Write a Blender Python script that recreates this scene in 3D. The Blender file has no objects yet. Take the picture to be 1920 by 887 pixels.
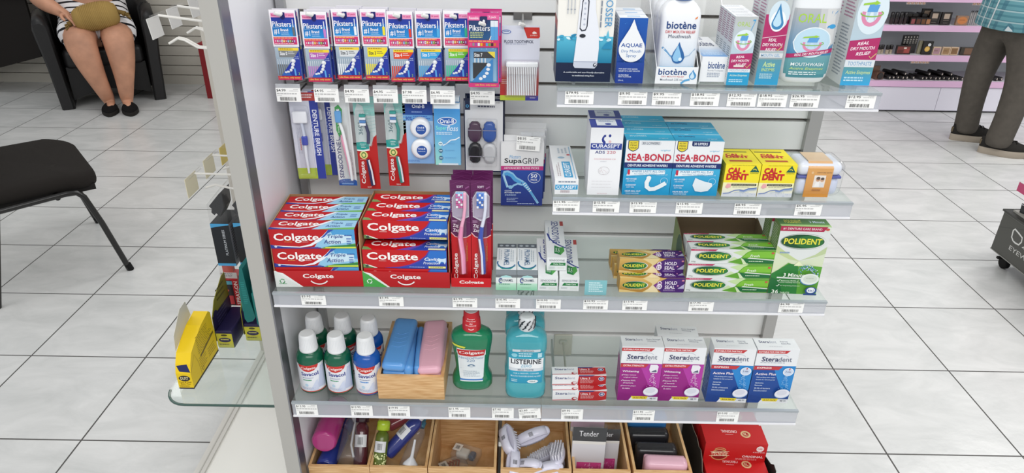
import bpy, math, random
from mathutils import Matrix, Vector
C = bpy.context.scene.collection
sc = bpy.context.scene
PI = math.pi

# ------------------------------------------------------------------ camera
cam_data = bpy.data.cameras.new('camera')
cam_data.sensor_fit = 'HORIZONTAL'
cam_data.sensor_width = 36.0
cam_data.lens = 1302.9 / 1920 * 36.0
cam_data.clip_start = 0.02
cam = bpy.data.objects.new('camera', cam_data)
C.objects.link(cam)
yaw, pitch, roll = -0.0049, -0.4811, 0.0136
fwd = Vector((math.sin(yaw) * math.cos(pitch), math.cos(yaw) * math.cos(pitch), math.sin(pitch)))
right = Vector((math.cos(yaw), -math.sin(yaw), 0))
up = right.cross(fwd)
r2 = right * math.cos(roll) + up * math.sin(roll)
u2 = up * math.cos(roll) - right * math.sin(roll)
cam.matrix_world = Matrix(((r2.x, u2.x, -fwd.x, -0.0619), (r2.y, u2.y, -fwd.y, -1.0618), (r2.z, u2.z, -fwd.z, 1.5146), (0, 0, 0, 1)))
sc.camera = cam

# ------------------------------------------------------------------ light
sc.view_settings.view_transform = 'Standard'
sc.view_settings.look = 'None'
sc.view_settings.gamma = 1
sc.view_settings.use_curve_mapping = False
sc.view_settings.exposure = -0.15
world = bpy.data.worlds.new('shop_ambient')
sc.world = world
world.use_nodes = True
world.node_tree.nodes['Background'].inputs[0].default_value = (0.95, 0.98, 1.0, 1)
world.node_tree.nodes['Background'].inputs[1].default_value = 0.68


def ceiling_or_fill_lamp(x, y, sx, sy, power, z=2.75, col=(1, 0.985, 0.96)):
    ld = bpy.data.lights.new('ceiling_or_fill_panel', 'AREA')
    ld.shape = 'RECTANGLE'
    ld.size, ld.size_y = sx, sy
    ld.energy = power
    ld.color = col
    lo = bpy.data.objects.new('ceiling_or_fill_panel', ld)
    lo.location = (x, y, z)
    C.objects.link(lo)


ceiling_or_fill_lamp(0.1, -2.6, 3.2, 1.2, 88)  # unseen fill lamp added behind the camera to brighten the gondola fronts
ceiling_or_fill_lamp(0.1, -0.5, 1.3, 0.5, 18)
ceiling_or_fill_lamp(-2.4, 0.6, 1.3, 0.6, 16)
ceiling_or_fill_lamp(2.6, 0.8, 1.3, 0.6, 40)
ceiling_or_fill_lamp(3.4, 2.5, 1.2, 0.6, 40)
ceiling_or_fill_lamp(0.2, 2.6, 1.3, 0.6, 26)
ceiling_or_fill_lamp(-2.9, 3.0, 1.2, 0.6, 10)

# ------------------------------------------------------------------ colours and materials


def lin(h):
    h = h.lstrip('#')
    if len(h) == 3:
        h = ''.join(c + c for c in h)
    o = []
    for i in (0, 2, 4):
        v = int(h[i:i + 2], 16) / 255
        o.append(v / 12.92 if v <= 0.04045 else ((v + 0.055) / 1.055) ** 2.4)
    return (o[0], o[1], o[2], 1.0)


def mixc(a, b, t):
    A = lin(a) if isinstance(a, str) else a
    B = lin(b) if isinstance(b, str) else b
    return tuple(A[i] * (1 - t) + B[i] * t for i in range(4))


def newmat(name):
    m = bpy.data.materials.new(name)
    m.use_nodes = True
    return m, m.node_tree.nodes, m.node_tree.links


def attr_mat(name, rough, metallic=0.0, spec=0.5, bump=0.0, scale=300):
    m, n, l = newmat(name)
    b = n['Principled BSDF']
    a = n.new('ShaderNodeVertexColor')
    a.layer_name = 'Col'
    l.new(a.outputs[0], b.inputs['Base Color'])
    b.inputs['Roughness'].default_value = rough
    b.inputs['Metallic'].default_value = metallic
    b.inputs['Specular IOR Level'].default_value = spec
    if bump:
        t = n.new('ShaderNodeTexNoise')
        t.inputs['Scale'].default_value = scale
        bp = n.new('ShaderNodeBump')
        bp.inputs['Strength'].default_value = bump
        bp.inputs['Distance'].default_value = 0.002
        tc = n.new('ShaderNodeTexCoord')
        l.new(tc.outputs['Object'], t.inputs['Vector'])
        l.new(t.outputs[0], bp.inputs['Height'])
        l.new(bp.outputs[0], b.inputs['Normal'])
    return m


def clear_mat(name, amount, rough=0.05, tint=(1, 1, 1, 1), body=0.0, bodycol=None):
    """see-through material: tinted transparency + gloss (+ some diffuse body read from the colour layer)"""
    m, n, l = newmat(name)
    n.remove(n['Principled BSDF'])
    out = n['Material Output']
    tr = n.new('ShaderNodeBsdfTransparent')
    tr.inputs[0].default_value = tint
    pr = n.new('ShaderNodeBsdfPrincipled')
    pr.inputs['Roughness'].default_value = rough
    if bodycol is None:
        a = n.new('ShaderNodeVertexColor')
        a.layer_name = 'Col'
        l.new(a.outputs[0], pr.inputs['Base Color'])
    else:
        pr.inputs['Base Color'].default_value = bodycol
    mx = n.new('ShaderNodeMixShader')
    mx.inputs[0].default_value = 1 - amount
    l.new(tr.outputs[0], mx.inputs[1])
    l.new(pr.outputs[0], mx.inputs[2])
    gl = n.new('ShaderNodeBsdfGlossy')
    gl.inputs['Roughness'].default_value = rough
    lw = n.new('ShaderNodeLayerWeight')                      # same on both faces of a sheet
    pw = n.new('ShaderNodeMath')
    pw.operation = 'POWER'
    pw.inputs[1].default_value = 4.0
    l.new(lw.outputs['Facing'], pw.inputs[0])
    fr = n.new('ShaderNodeMath')
    fr.operation = 'MULTIPLY_ADD'
    fr.inputs[1].default_value = 0.6
    fr.inputs[2].default_value = 0.025
    l.new(pw.outputs[0], fr.inputs[0])
    m2 = n.new('ShaderNodeMixShader')
    l.new(fr.outputs[0], m2.inputs[0])
    l.new(mx.outputs[0], m2.inputs[1])
    l.new(gl.outputs[0], m2.inputs[2])
    l.new(m2.outputs[0], out.inputs[0])
    return m


PRINT = attr_mat('printed_card', 0.42, spec=0.35)
GLOSS = attr_mat('glossy_plastic', 0.22)
MATTE = attr_mat('matte_board', 0.75, spec=0.25)
CLOTH = attr_mat('woven_cloth', 0.9, spec=0.15, bump=0.5, scale=900)
METAL = attr_mat('brushed_metal', 0.38, metallic=0.85)
SKIN = attr_mat('skin', 0.55, spec=0.35, bump=0.15, scale=120)
LEATHER = attr_mat('leatherette', 0.42, spec=0.4, bump=0.25, scale=160)
GLASS = clear_mat('shelf_glass', 0.93, 0.03, (0.955, 0.985, 0.972, 1))
RAIL = clear_mat('frosted_clear_plastic', 0.50, 0.18)
BLISTER = clear_mat('clear_blister', 0.978, 0.10)
WRAP = clear_mat('clear_wrap', 0.86, 0.12)
LIQUID = clear_mat('coloured_liquid', 0.30, 0.08, (0.55, 0.85, 0.75, 1))
AQUA = clear_mat('aqua_liquid', 0.45, 0.06, (0.60, 0.90, 0.93, 1))
TINTED = clear_mat('tinted_plastic', 0.22, 0.12, (0.8, 0.75, 0.85, 1))

# bamboo: procedural strips and grain
m, n, l = newmat('bamboo_wood')
b = n['Principled BSDF']
b.inputs['Roughness'].default_value = 0.5
tc = n.new('ShaderNodeTexCoord')
mp = n.new('ShaderNodeMapping')
mp.inputs['Scale'].default_value = (6, 6, 90)
nz = n.new('ShaderNodeTexNoise')
nz.inputs['Scale'].default_value = 4
nz.inputs['Detail'].default_value = 6
cr = n.new('ShaderNodeValToRGB')
cr.color_ramp.elements[0].position = 0.35
cr.color_ramp.elements[0].color = lin('#c69660')
cr.color_ramp.elements[1].position = 0.68
cr.color_ramp.elements[1].color = lin('#e6c08f')
l.new(tc.outputs['Object'], mp.inputs[0])
l.new(mp.outputs[0], nz.inputs['Vector'])
l.new(nz.outputs[0], cr.inputs[0])
l.new(cr.outputs[0], b.inputs['Base Color'])
BAMBOO = m

# floor: 0.4 m pale marbled ceramic tiles with dark joints
m, n, l = newmat('marbled_floor_tile')
b = n['Principled BSDF']
tc = n.new('ShaderNodeTexCoord')
sx = n.new('ShaderNodeSeparateXYZ')
l.new(tc.outputs['Object'], sx.inputs[0])


def math_node(n, l, op, a, b_=None, c_=None):
    x = n.new('ShaderNodeMath')
    x.operation = op
    for i, q in enumerate((a, b_, c_)):
        if q is None:
            continue
        if isinstance(q, (int, float)):
            x.inputs[i].default_value = q
        else:
            l.new(q, x.inputs[i])
    return x.outputs[0]


cell, joint = [], []
for k, o in ((0, 1.0533), (1, 0.4814)):
    t_ = math_node(n, l, 'MULTIPLY_ADD', sx.outputs[k], 2.5, -o * 2.5 + 0.006)
    cell.append(math_node(n, l, 'FLOOR', t_))
    joint.append(math_node(n, l, 'LESS_THAN', math_node(n, l, 'FRACT', t_), 0.0125))
jm = math_node(n, l, 'MAXIMUM', joint[0], joint[1])
cv = n.new('ShaderNodeCombineXYZ')
l.new(cell[0], cv.inputs[0])
l.new(cell[1], cv.inputs[1])
wn = n.new('ShaderNodeTexWhiteNoise')
l.new(cv.outputs[0], wn.inputs[0])
sc_ = n.new('ShaderNodeVectorMath')
sc_.operation = 'MULTIPLY_ADD'
sc_.inputs[1].default_value = (9, 9, 9)
l.new(wn.outputs['Color'], sc_.inputs[0])
l.new(tc.outputs['Object'], sc_.inputs[2])
mp = n.new('ShaderNodeMapping')
mp.inputs['Scale'].default_value = (1.5, 3.4, 1)
mp.inputs['Rotation'].default_value = (0, 0, 0.45)
l.new(sc_.outputs[0], mp.inputs[0])
nz = n.new('ShaderNodeTexNoise')
nz.inputs['Scale'].default_value = 3.0
nz.inputs['Detail'].default_value = 8
nz.inputs['Roughness'].default_value = 0.62
nz.inputs['Distortion'].default_value = 0.7
cr = n.new('ShaderNodeValToRGB')
cr.color_ramp.elements[0].position = 0.28
cr.color_ramp.elements[0].color = lin('#bcbdbc')
cr.color_ramp.elements[1].position = 0.66
cr.color_ramp.elements[1].color = lin('#d0d0cf')
l.new(mp.outputs[0], nz.inputs['Vector'])
l.new(nz.outputs[0], cr.inputs[0])
mx = n.new('ShaderNodeMix')
mx.data_type = 'RGBA'
l.new(jm, mx.inputs[0])
l.new(cr.outputs[0], mx.inputs[6])
mx.inputs[7].default_value = lin('#4c4a48')
l.new(mx.outputs[2], b.inputs['Base Color'])
n2 = n.new('ShaderNodeTexNoise')
n2.inputs['Scale'].default_value = 45
n2.inputs['Detail'].default_value = 4
bp = n.new('ShaderNodeBump')
bp.inputs['Strength'].default_value = 0.12
bp.inputs['Distance'].default_value = 0.004
l.new(tc.outputs['Object'], n2.inputs['Vector'])
l.new(n2.outputs[0], bp.inputs['Height'])
l.new(bp.outputs[0], b.inputs['Normal'])
b.inputs['Specular IOR Level'].default_value = 0.4
l.new(math_node(n, l, 'MULTIPLY_ADD', jm, 0.5, 0.24), b.inputs['Roughness'])
TILE = m

# plaid shirt cloth
m, n, l = newmat('plaid_cloth')
b = n['Principled BSDF']
b.inputs['Roughness'].default_value = 0.9
tc = n.new('ShaderNodeTexCoord')
sx = n.new('ShaderNodeSeparateXYZ')
l.new(tc.outputs['Object'], sx.inputs[0])


def band(sock, freq, lo, phase=0.0):
    a = n.new('ShaderNodeMath'); a.operation = 'MULTIPLY_ADD'
    a.inputs[1].default_value = freq; a.inputs[2].default_value = phase
    l.new(sock, a.inputs[0])
    f = n.new('ShaderNodeMath'); f.operation = 'FRACT'
    l.new(a.outputs[0], f.inputs[0])
    g = n.new('ShaderNodeMath'); g.operation = 'LESS_THAN'
    g.inputs[1].default_value = lo
    l.new(f.outputs[0], g.inputs[0])
    return g.outputs[0]


def over(prev, fac, col, k):
    x = n.new('ShaderNodeMix'); x.data_type = 'RGBA'
    q = n.new('ShaderNodeMath'); q.operation = 'MULTIPLY'; q.inputs[1].default_value = k
    l.new(fac, q.inputs[0]); l.new(q.outputs[0], x.inputs[0])
    if isinstance(prev, tuple):
        x.inputs[6].default_value = prev
    else:
        l.new(prev, x.inputs[6])
    x.inputs[7].default_value = col
    return x.outputs[2]


ad = n.new('ShaderNodeMath'); ad.operation = 'ADD'
l.new(sx.outputs[0], ad.inputs[0]); l.new(sx.outputs[1], ad.inputs[1])
c0 = over(lin('#6499a3'), band(sx.outputs[2], 34, 0.4), lin('#3b7382'), 0.6)
c0 = over(c0, band(ad.outputs[0], 34, 0.42, 0.3), lin('#37677c'), 0.6)
c0 = over(c0, band(sx.outputs[2], 17, 0.12, 0.5), lin('#cfe0e2'), 0.55)
c0 = over(c0, band(ad.outputs[0], 17, 0.13, 0.1), lin('#e0e8ea'), 0.8)
l.new(c0, b.inputs['Base Color'])
PLAID = m

# striped dress cloth: thin black stripes on white, following the dress' own height
m, n, l = newmat('striped_cloth')
b = n['Principled BSDF']
b.inputs['Roughness'].default_value = 0.9
tc = n.new('ShaderNodeTexCoord')
sp = n.new('ShaderNodeSeparateXYZ')
l.new(tc.outputs['Object'], sp.inputs[0])
yz = math_node(n, l, 'ADD', sp.outputs[1], sp.outputs[2])
c0 = over(lin('#e6e4e6'), band(yz, 15.5, 0.27), lin('#16161c'), 1.0)
l.new(c0, b.inputs['Base Color'])
STRIPE = m


def plain_cloth(name, col, rough=0.85, scale=14, amount=0.12, spec=0.2):
    m, n, l = newmat(name)
    b = n['Principled BSDF']
    b.inputs['Roughness'].default_value = rough
    b.inputs['Specular IOR Level'].default_value = spec
    tc = n.new('ShaderNodeTexCoord')
    nz = n.new('ShaderNodeTexNoise')
    nz.inputs['Scale'].default_value = scale
    nz.inputs['Detail'].default_value = 6
    cr = n.new('ShaderNodeValToRGB')
    a = lin(col)
    cr.color_ramp.elements[0].position = 0.3
    cr.color_ramp.elements[0].color = tuple(v * (1 - amount) for v in a[:3]) + (1,)
    cr.color_ramp.elements[1].position = 0.7
    cr.color_ramp.elements[1].color = tuple(min(1, v * (1 + amount)) for v in a[:3]) + (1,)
    l.new(tc.outputs['Object'], nz.inputs['Vector'])
    l.new(nz.outputs[0], cr.inputs[0])
    l.new(cr.outputs[0], b.inputs['Base Color'])
    return m


FLESH = plain_cloth('mottled_skin', '#c08d72', 0.5, 9, 0.2, 0.35)
TROUSER = plain_cloth('brown_grey_twill', '#55504a', 0.9, 30, 0.1)
HAIR = plain_cloth('grey_hair', '#8a857e', 0.7, 60, 0.2)

MATS = {'p': PRINT, 'g': GLOSS, 'm': MATTE, 'c': CLOTH, 'x': METAL, 's': SKIN, 'l': LEATHER, 'G': GLASS, 'r': RAIL,
        'b': BLISTER, 'w': WRAP, 'q': LIQUID, 'a': AQUA, 't': TINTED, 'B': BAMBOO, 'T': TILE, 'P': PLAID, 'S': STRIPE}

# ------------------------------------------------------------------ mesh builder
_txt = {}


def text2d(s, bold, shear):
    k = (s, bold, shear)
    if k not in _txt:
        cu = bpy.data.curves.new('lettering', 'FONT')
        cu.body = s
        cu.resolution_u = 2
        cu.offset = bold * 0.6
        cu.shear = shear
        ob = bpy.data.objects.new('lettering', cu)
        me = ob.to_mesh()
        v = [(p.co.x, p.co.y) for p in me.vertices]
        f = [tuple(q.vertices) for q in me.polygons]
        ob.to_mesh_clear()
        bpy.data.objects.remove(ob)
        bpy.data.curves.remove(cu)
        x0, x1 = min(p[0] for p in v), max(p[0] for p in v)
        y0, y1 = min(p[1] for p in v), max(p[1] for p in v)
        _txt[k] = ([((p[0] - x0) / (x1 - x0 or 1), (p[1] - y0) / (y1 - y0 or 1)) for p in v], f)
    return _txt[k]


class MB:
    def __init__(self):
        self.v, self.f, self.c, self.m, self.sm = [], [], [], [], []

    def face(self, pts, col, mat='p', smooth=False):
        i = len(self.v)
        self.v += [tuple(p) for p in pts]
        self.f.append(tuple(range(i, i + len(pts))))
        if isinstance(col, str):
            col = lin(col)
        self.c.append(col)
        self.m.append(mat)
        self.sm.append(smooth)

    def grid(self, rows, col, mat='g', closed=False, smooth=True, flip=False):
        """rows of equal point counts, shared vertices"""
        i0 = len(self.v)
        nr, nc = len(rows), len(rows[0])
        for r in rows:
            self.v += [tuple(p) for p in r]
        for a in range(nr - 1):
            cc = col(a) if callable(col) else col
            if isinstance(cc, str):
                cc = lin(cc)
            for b_ in range(nc if closed else nc - 1):
                b2 = (b_ + 1) % nc
                q = (i0 + a * nc + b_, i0 + a * nc + b2, i0 + (a + 1) * nc + b2, i0 + (a + 1) * nc + b_)
                self.f.append(q[::-1] if flip else q)
                self.c.append(cc)
                self.m.append(mat)
                self.sm.append(smooth)

    def box(self, x0, x1, y0, y1, z0, z1, col, mat='p', top=None, side=None, front=None, skip=''):
        P = lambda a, b, c: (x1 if a else x0, y1 if b else y0, z1 if c else z0)
        fs = {'f': [(0, 0, 0), (1, 0, 0), (1, 0, 1), (0, 0, 1)], 'k': [(1, 1, 0), (0, 1, 0), (0, 1, 1), (1, 1, 1)],
              'l': [(0, 1, 0), (0, 0, 0), (0, 0, 1), (0, 1, 1)], 'r': [(1, 0, 0), (1, 1, 0), (1, 1, 1), (1, 0, 1)],
              't': [(0, 0, 1), (1, 0, 1), (1, 1, 1), (0, 1, 1)], 'd': [(0, 1, 0), (1, 1, 0), (1, 0, 0), (0, 0, 0)]}
        for k, q in fs.items():
            if k in skip:
                continue
            cc = {'f': front, 't': top, 'l': side, 'r': side}.get(k) or col
            self.face([P(*p) for p in q], cc, mat)

    def rbox(self, x0, x1, y0, y1, z0, z1, r, col, mat='g', n=4, e=None):
        """box rounded on all edges"""
        rows = []
        for i in range(2 * n + 2):
            t = i if i <= n else i - 1
            ph = -PI / 2 + PI * t / (2 * n)
            zc = z0 + r if i <= n else z1 - r
            row = []
            for q, (cx, cy) in enumerate(((x1 - r, y0 + r), (x1 - r, y1 - r), (x0 + r, y1 - r), (x0 + r, y0 + r))):
                for j in range(n + 1):
                    a = -PI / 2 + q * PI / 2 + PI / 2 * j / n
                    row.append((cx + r * math.cos(ph) * math.cos(a), cy + r * math.cos(ph) * math.sin(a), zc + r * math.sin(ph)))
            rows.append(row)
        self.grid(rows, col, mat, closed=True)
        self.face(rows[0][::-1], col, mat)
        self.face(rows[-1], col, mat)

    def tube(self, pts, r, col, mat='x', n=8, cap=True):
        pts = [Vector(p) for p in pts]
        rs = r if isinstance(r, (list, tuple)) else [r] * len(pts)
        rows = []
        prev = None
        for i, p in enumerate(pts):
            t = (pts[min(i + 1, len(pts) - 1)] - pts[max(i - 1, 0)]).normalized()
            if prev is None:
                a = Vector((0, 0, 1)) if abs(t.z) < 0.9 else Vector((1, 0, 0))
                nrm = (a - t * a.dot(t)).normalized()
            else:
                nrm = (prev - t * prev.dot(t)).normalized()
            prev = nrm
            bn = t.cross(nrm)
            rows.append([p + (nrm * math.cos(2 * PI * k / n) + bn * math.sin(2 * PI * k / n)) * rs[i] for k in range(n)])
        self.grid(rows, col, mat, closed=True, smooth=n > 4)
        if cap:
            self.face(rows[0][::-1], col, mat)
            self.face(rows[-1], col, mat)

    def loft(self, prof, col, mat='g', e=2.0, n=28, cx=0, cy=0, cap=True):
        """prof: list of (z, rx, ry); superellipse sections"""
        rows = []
        for z, rx, ry in prof:
            row = []
            for k in range(n):
                a = 2 * PI * k / n
                ca, sa = math.cos(a), math.sin(a)
                row.append((cx + rx * math.copysign(abs(ca) ** (2 / e), ca), cy + ry * math.copysign(abs(sa) ** (2 / e), sa), z))
            rows.append(row)
        self.grid(rows, col, mat, closed=True)
        if cap:
            self.face(rows[0][::-1], col if not callable(col) else col(0), mat)
            self.face(rows[-1], col if not callable(col) else col(len(prof) - 2), mat)

    def extrude(self, pts, z0, z1, col, mat='p', axis='z', cap0=True):
        """prism over a polygon; axis says which way it is thick"""
        def P(p, h):
            return {'z': (p[0], p[1], h), 'y': (p[0], h, p[1]), 'x': (h, p[0], p[1])}[axis]
        k = len(pts)
        self.face([P(p, z1) for p in pts], col, mat)
        if cap0:
            self.face([P(p, z0) for p in pts][::-1], col, mat)
        for i in range(k):
            a, b_ = pts[i], pts[(i + 1) % k]
            self.face([P(a, z0), P(b_, z0), P(b_, z1), P(a, z1)], col, mat)

    def xf(self, mtx, start=0):
        for i in range(start, len(self.v)):
            self.v[i] = tuple(mtx @ Vector(self.v[i]))

    def build(self, name, parent=None, smooth_weld=False):
        me = bpy.data.meshes.new(name)
        me.from_pydata(self.v, [], self.f)
        order = []
        for k in self.m:
            if k not in order:
                order.append(k)
        for k in order:
            me.materials.append(MATS[k])
        ix = {k: i for i, k in enumerate(order)}
        me.polygons.foreach_set('material_index', [ix[k] for k in self.m])
        me.polygons.foreach_set('use_smooth', self.sm)
        ca = me.color_attributes.new('Col', 'FLOAT_COLOR', 'CORNER')
        buf = []
        for q, cc in zip(self.f, self.c):
            if isinstance(cc, list):
                for x in cc:
                    buf.extend(x)
            else:
                buf.extend(cc * len(q))
        ca.data.foreach_set('color', buf)
        me.update()
        o = bpy.data.objects.new(name, me)
        C.objects.link(o)
        if parent:
            o.parent = parent
        return o


STEP = 0.00005


class Surf:
    """a drawing surface: (u,v) in 0..1; f(u,v,off) gives the point; art is laid on in layers"""

    def __init__(self, mb, O, U, V, f=None, mat='p', nu=1, off=0.0, nv=1):
        self.mb, self.mat, self.nu, self.k, self.off, self.nv = mb, mat, nu, 0, off, nv
        if f is None:
            O, U, V = Vector(O), Vector(U), Vector(V)
            N = U.cross(V).normalized()
            f = lambda u, v, o: O + U * u + V * v + N * o
            self.asp = U.length / V.length
        else:
            self.asp = U / V
        self.F = f

    def _o(self):
        self.k += 1
        return self.off + self.k * STEP

    def rect(self, u0, v0, u1, v1, c, c2=None, hor=False):
        """c2: second colour of a printed blend, upwards (or rightwards with hor)"""
        o = self._o()
        n = max(1, int(round(self.nu * abs(u1 - u0) + 0.49)))
        for i in range(n):
            a, b_ = u0 + (u1 - u0) * i / n, u0 + (u1 - u0) * (i + 1) / n
            m_ = max(1, int(round(self.nv * abs(v1 - v0) + 0.49)))
            if m_ > 1:
                for j in range(m_):
                    w0, w1 = v0 + (v1 - v0) * j / m_, v0 + (v1 - v0) * (j + 1) / m_
                    q0 = lin(c) if c2 is None else mixc(c, c2, j / m_)
                    q1 = lin(c) if c2 is None else mixc(c, c2, (j + 1) / m_)
                    self.mb.face([self.F(a, w0, o), self.F(b_, w0, o), self.F(b_, w1, o), self.F(a, w1, o)], [q0, q0, q1, q1], self.mat)
                continue
            P = [self.F(a, v0, o), self.F(b_, v0, o), self.F(b_, v1, o), self.F(a, v1, o)]
            if c2 is None:
                cc = c
            elif hor:
                x, y = mixc(c, c2, i / n), mixc(c, c2, (i + 1) / n)
                cc = [x, y, y, x]
            else:
                x, y = mixc(c, c2, 0), mixc(c, c2, 1)
                cc = [x, x, y, y]
            self.mb.face(P, cc, self.mat)

    def poly(self, pts, c):
        o = self._o()
        if self.nu == 1:
            self.mb.face([self.F(u, v, o) for u, v in pts], c, self.mat)
            return
        us = [p[0] for p in pts]
        u0, u1 = min(us), max(us)
        n = max(6, int(self.nu * (u1 - u0)) + 3)

        def rng(u):
            vs = []
            for i in range(len(pts)):
                a, b_ = pts[i], pts[(i + 1) % len(pts)]
                if (a[0] - u) * (b_[0] - u) <= 0:
                    if abs(a[0] - b_[0]) < 1e-9:
                        vs += [a[1], b_[1]]
                    else:
                        vs.append(a[1] + (b_[1] - a[1]) * (u - a[0]) / (b_[0] - a[0]))
            return (min(vs), max(vs)) if vs else (0, 0)
        pr = rng(u0 + 1e-6)
        for i in range(n):
            b_ = u0 + (u1 - u0) * (i + 1) / n
            a = u0 + (u1 - u0) * i / n
            nr = rng(b_ - (1e-6 if i == n - 1 else 0))
            m_ = max(1, int(round(self.nv * max(pr[1] - pr[0], nr[1] - nr[0]) + 0.49)))
            for j in range(m_):
                l0, l1 = pr[0] + (pr[1] - pr[0]) * j / m_, pr[0] + (pr[1] - pr[0]) * (j + 1) / m_
                n0, n1 = nr[0] + (nr[1] - nr[0]) * j / m_, nr[0] + (nr[1] - nr[0]) * (j + 1) / m_
                self.mb.face([self.F(a, l0, o), self.F(b_, n0, o), self.F(b_, n1, o), self.F(a, l1, o)], c, self.mat)
            pr = nr

    def ell(self, u, v, ru, rv=None, c='#fff', n=24, rot=0.0):
        if rv is None:
            rv = ru * self.asp
        pts = []
        for i in range(n):
            a = 2 * PI * i / n
            x, y = ru * math.cos(a) * self.asp, rv * math.sin(a)
            pts.append((u + (x * math.cos(rot) - y * math.sin(rot)) / self.asp, v + x * math.sin(rot) + y * math.cos(rot)))
        self.poly(pts, c)

    def drop(self, u, v0, v1, ru, c):
        """water drop, point up"""
        pts = []
        rv = min(ru * self.asp, (v1 - v0) * 0.45)
        for i in range(25):
            a = PI * 0.86 + (2 * PI - PI * 0.72) * i / 24
            pts.append((u + ru * math.cos(a), v0 + rv + rv * math.sin(a)))
        pts.append((u + ru * 0.28, v0 + (v1 - v0) * 0.78))
        pts.append((u, v1))
        pts.append((u - ru * 0.28, v0 + (v1 - v0) * 0.78))
        self.poly(pts, c)

    def line(self, pts, w, c):
        """stroke; w in v units"""
        o = self._o()
        L, R = [], []
        for i, p in enumerate(pts):
            a, b_ = pts[max(i - 1, 0)], pts[min(i + 1, len(pts) - 1)]
            dx, dy = (b_[0] - a[0]) * self.asp, b_[1] - a[1]
            d = math.hypot(dx, dy) or 1
            ox, oy = -dy / d * w / 2 / self.asp, dx / d * w / 2
            L.append((p[0] + ox, p[1] + oy))
            R.append((p[0] - ox, p[1] - oy))
        for i in range(len(pts) - 1):
            self.mb.face([self.F(*R[i], o), self.F(*R[i + 1], o), self.F(*L[i + 1], o), self.F(*L[i], o)], c, self.mat)

    def arc(self, u, v, ru, a0, a1, w, c, rv=None, n=16):
        rv = rv or ru * self.asp
        self.line([(u + ru * math.cos(a0 + (a1 - a0) * i / n), v + rv * math.sin(a0 + (a1 - a0) * i / n)) for i in range(n + 1)], w, c)

    def text(self, s, u0, v0, u1, v1, c, bold=0.0, shear=0.0, rot=0, slope=0.0):
        """text stretched into the box; rot 90 reads upwards, -90 downwards"""
        o = self._o()
        V_, F_ = text2d(s, bold, shear)
        i0 = len(self.mb.v)
        for x, y in V_:
            if rot == 90:
                p = (u1 - (u1 - u0) * y, v0 + (v1 - v0) * x)
            elif rot == -90:
                p = (u0 + (u1 - u0) * y, v1 - (v1 - v0) * x)
            elif rot == 180:
                p = (u1 - (u1 - u0) * x, v1 - (v1 - v0) * y)
            else:
                p = (u0 + (u1 - u0) * x, v0 + (v1 - v0) * y + slope * x)
            self.mb.v.append(tuple(self.F(p[0], p[1], o)))
        cc = lin(c) if isinstance(c, str) else c
        for q in F_:
            self.mb.f.append(tuple(i0 + k for k in q))
            self.mb.c.append(cc)
            self.mb.m.append(self.mat)
            self.mb.sm.append(False)

    def lines(self, u0, v0, u1, v1, n, c, seed=1, fill=0.55, rot=0):
        """rows of tiny illegible print"""
        rg = random.Random(seed)
        o = self._o()
        for i in range(n):
            if rot:
                step = (u1 - u0) / n
                a = u0 + i * step
                y = v0
                end = v0 + (v1 - v0) * rg.uniform(0.7, 1)
                while y < end:
                    d = (v1 - v0) * rg.uniform(0.06, 0.16)
                    e = min(y + d, end)
                    self.mb.face([self.F(a, y, o), self.F(a + step * fill, y, o), self.F(a + step * fill, e, o), self.F(a, e, o)], c, self.mat)
                    y += d + (v1 - v0) * 0.025
            else:
                step = (v1 - v0) / n
                b_ = v1 - i * step
                x = u0
                end = u0 + (u1 - u0) * rg.uniform(0.7, 1)
                while x < end:
                    d = (u1 - u0) * rg.uniform(0.06, 0.16)
                    e = min(x + d, end)
                    self.mb.face([self.F(x, b_ - step * fill, o), self.F(e, b_ - step * fill, o), self.F(e, b_, o), self.F(x, b_, o)], c, self.mat)
                    x += d + (u1 - u0) * 0.025

    def bars(self, u0, v0, u1, v1, c='#222', seed=1):
        rg = random.Random(seed)
        o = self._o()
        x = u0
        w = (u1 - u0) / 60
        while x < u1 - w:
            d = w * rg.choice((1, 1, 2))
            self.mb.face([self.F(x, v0, o), self.F(x + d, v0, o), self.F(x + d, v1, o), self.F(x, v1, o)], c, self.mat)
            x += d + w * rg.choice((0.8, 1.2, 2))


# ------------------------------------------------------------------ scene objects
def tag(o, label, cat, group=None):
    o['label'] = label
    o['category'] = cat
    if group:
        o['group'] = group
    return o


def thing(name, label, cat, loc=(0, 0, 0), rz=0, group=None):
    o = bpy.data.objects.new(name, None)
    o.empty_display_size = 0.02
    C.objects.link(o)
    o.location = loc
    o.rotation_euler = (0, 0, rz)
    return tag(o, label, cat, group)


def solo(mb, name, label, cat, loc=(0, 0, 0), rz=0, group=None, rx=0, ry=0):
    o = mb.build(name)
    o.location = loc
    o.rotation_euler = (rx, ry, rz)
    return tag(o, label, cat, group)


def struct(mb, name):
    o = mb.build(name)
    o['kind'] = 'structure'
    return o


def dup(o, loc, rz=None, label=None, group=None, parent=None, rx=None):
    c = o.copy()
    C.objects.link(c)
    if parent is None:
        c.location = loc
        if rz is not None:
            c.rotation_euler[2] = rz
        if rx is not None:
            c.rotation_euler[0] = rx
        if label:
            c['label'] = label
        if group:
            c['group'] = group
    else:
        c.parent = parent
    for ch in o.children:
        dup(ch, None, parent=c)
    return c


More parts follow.
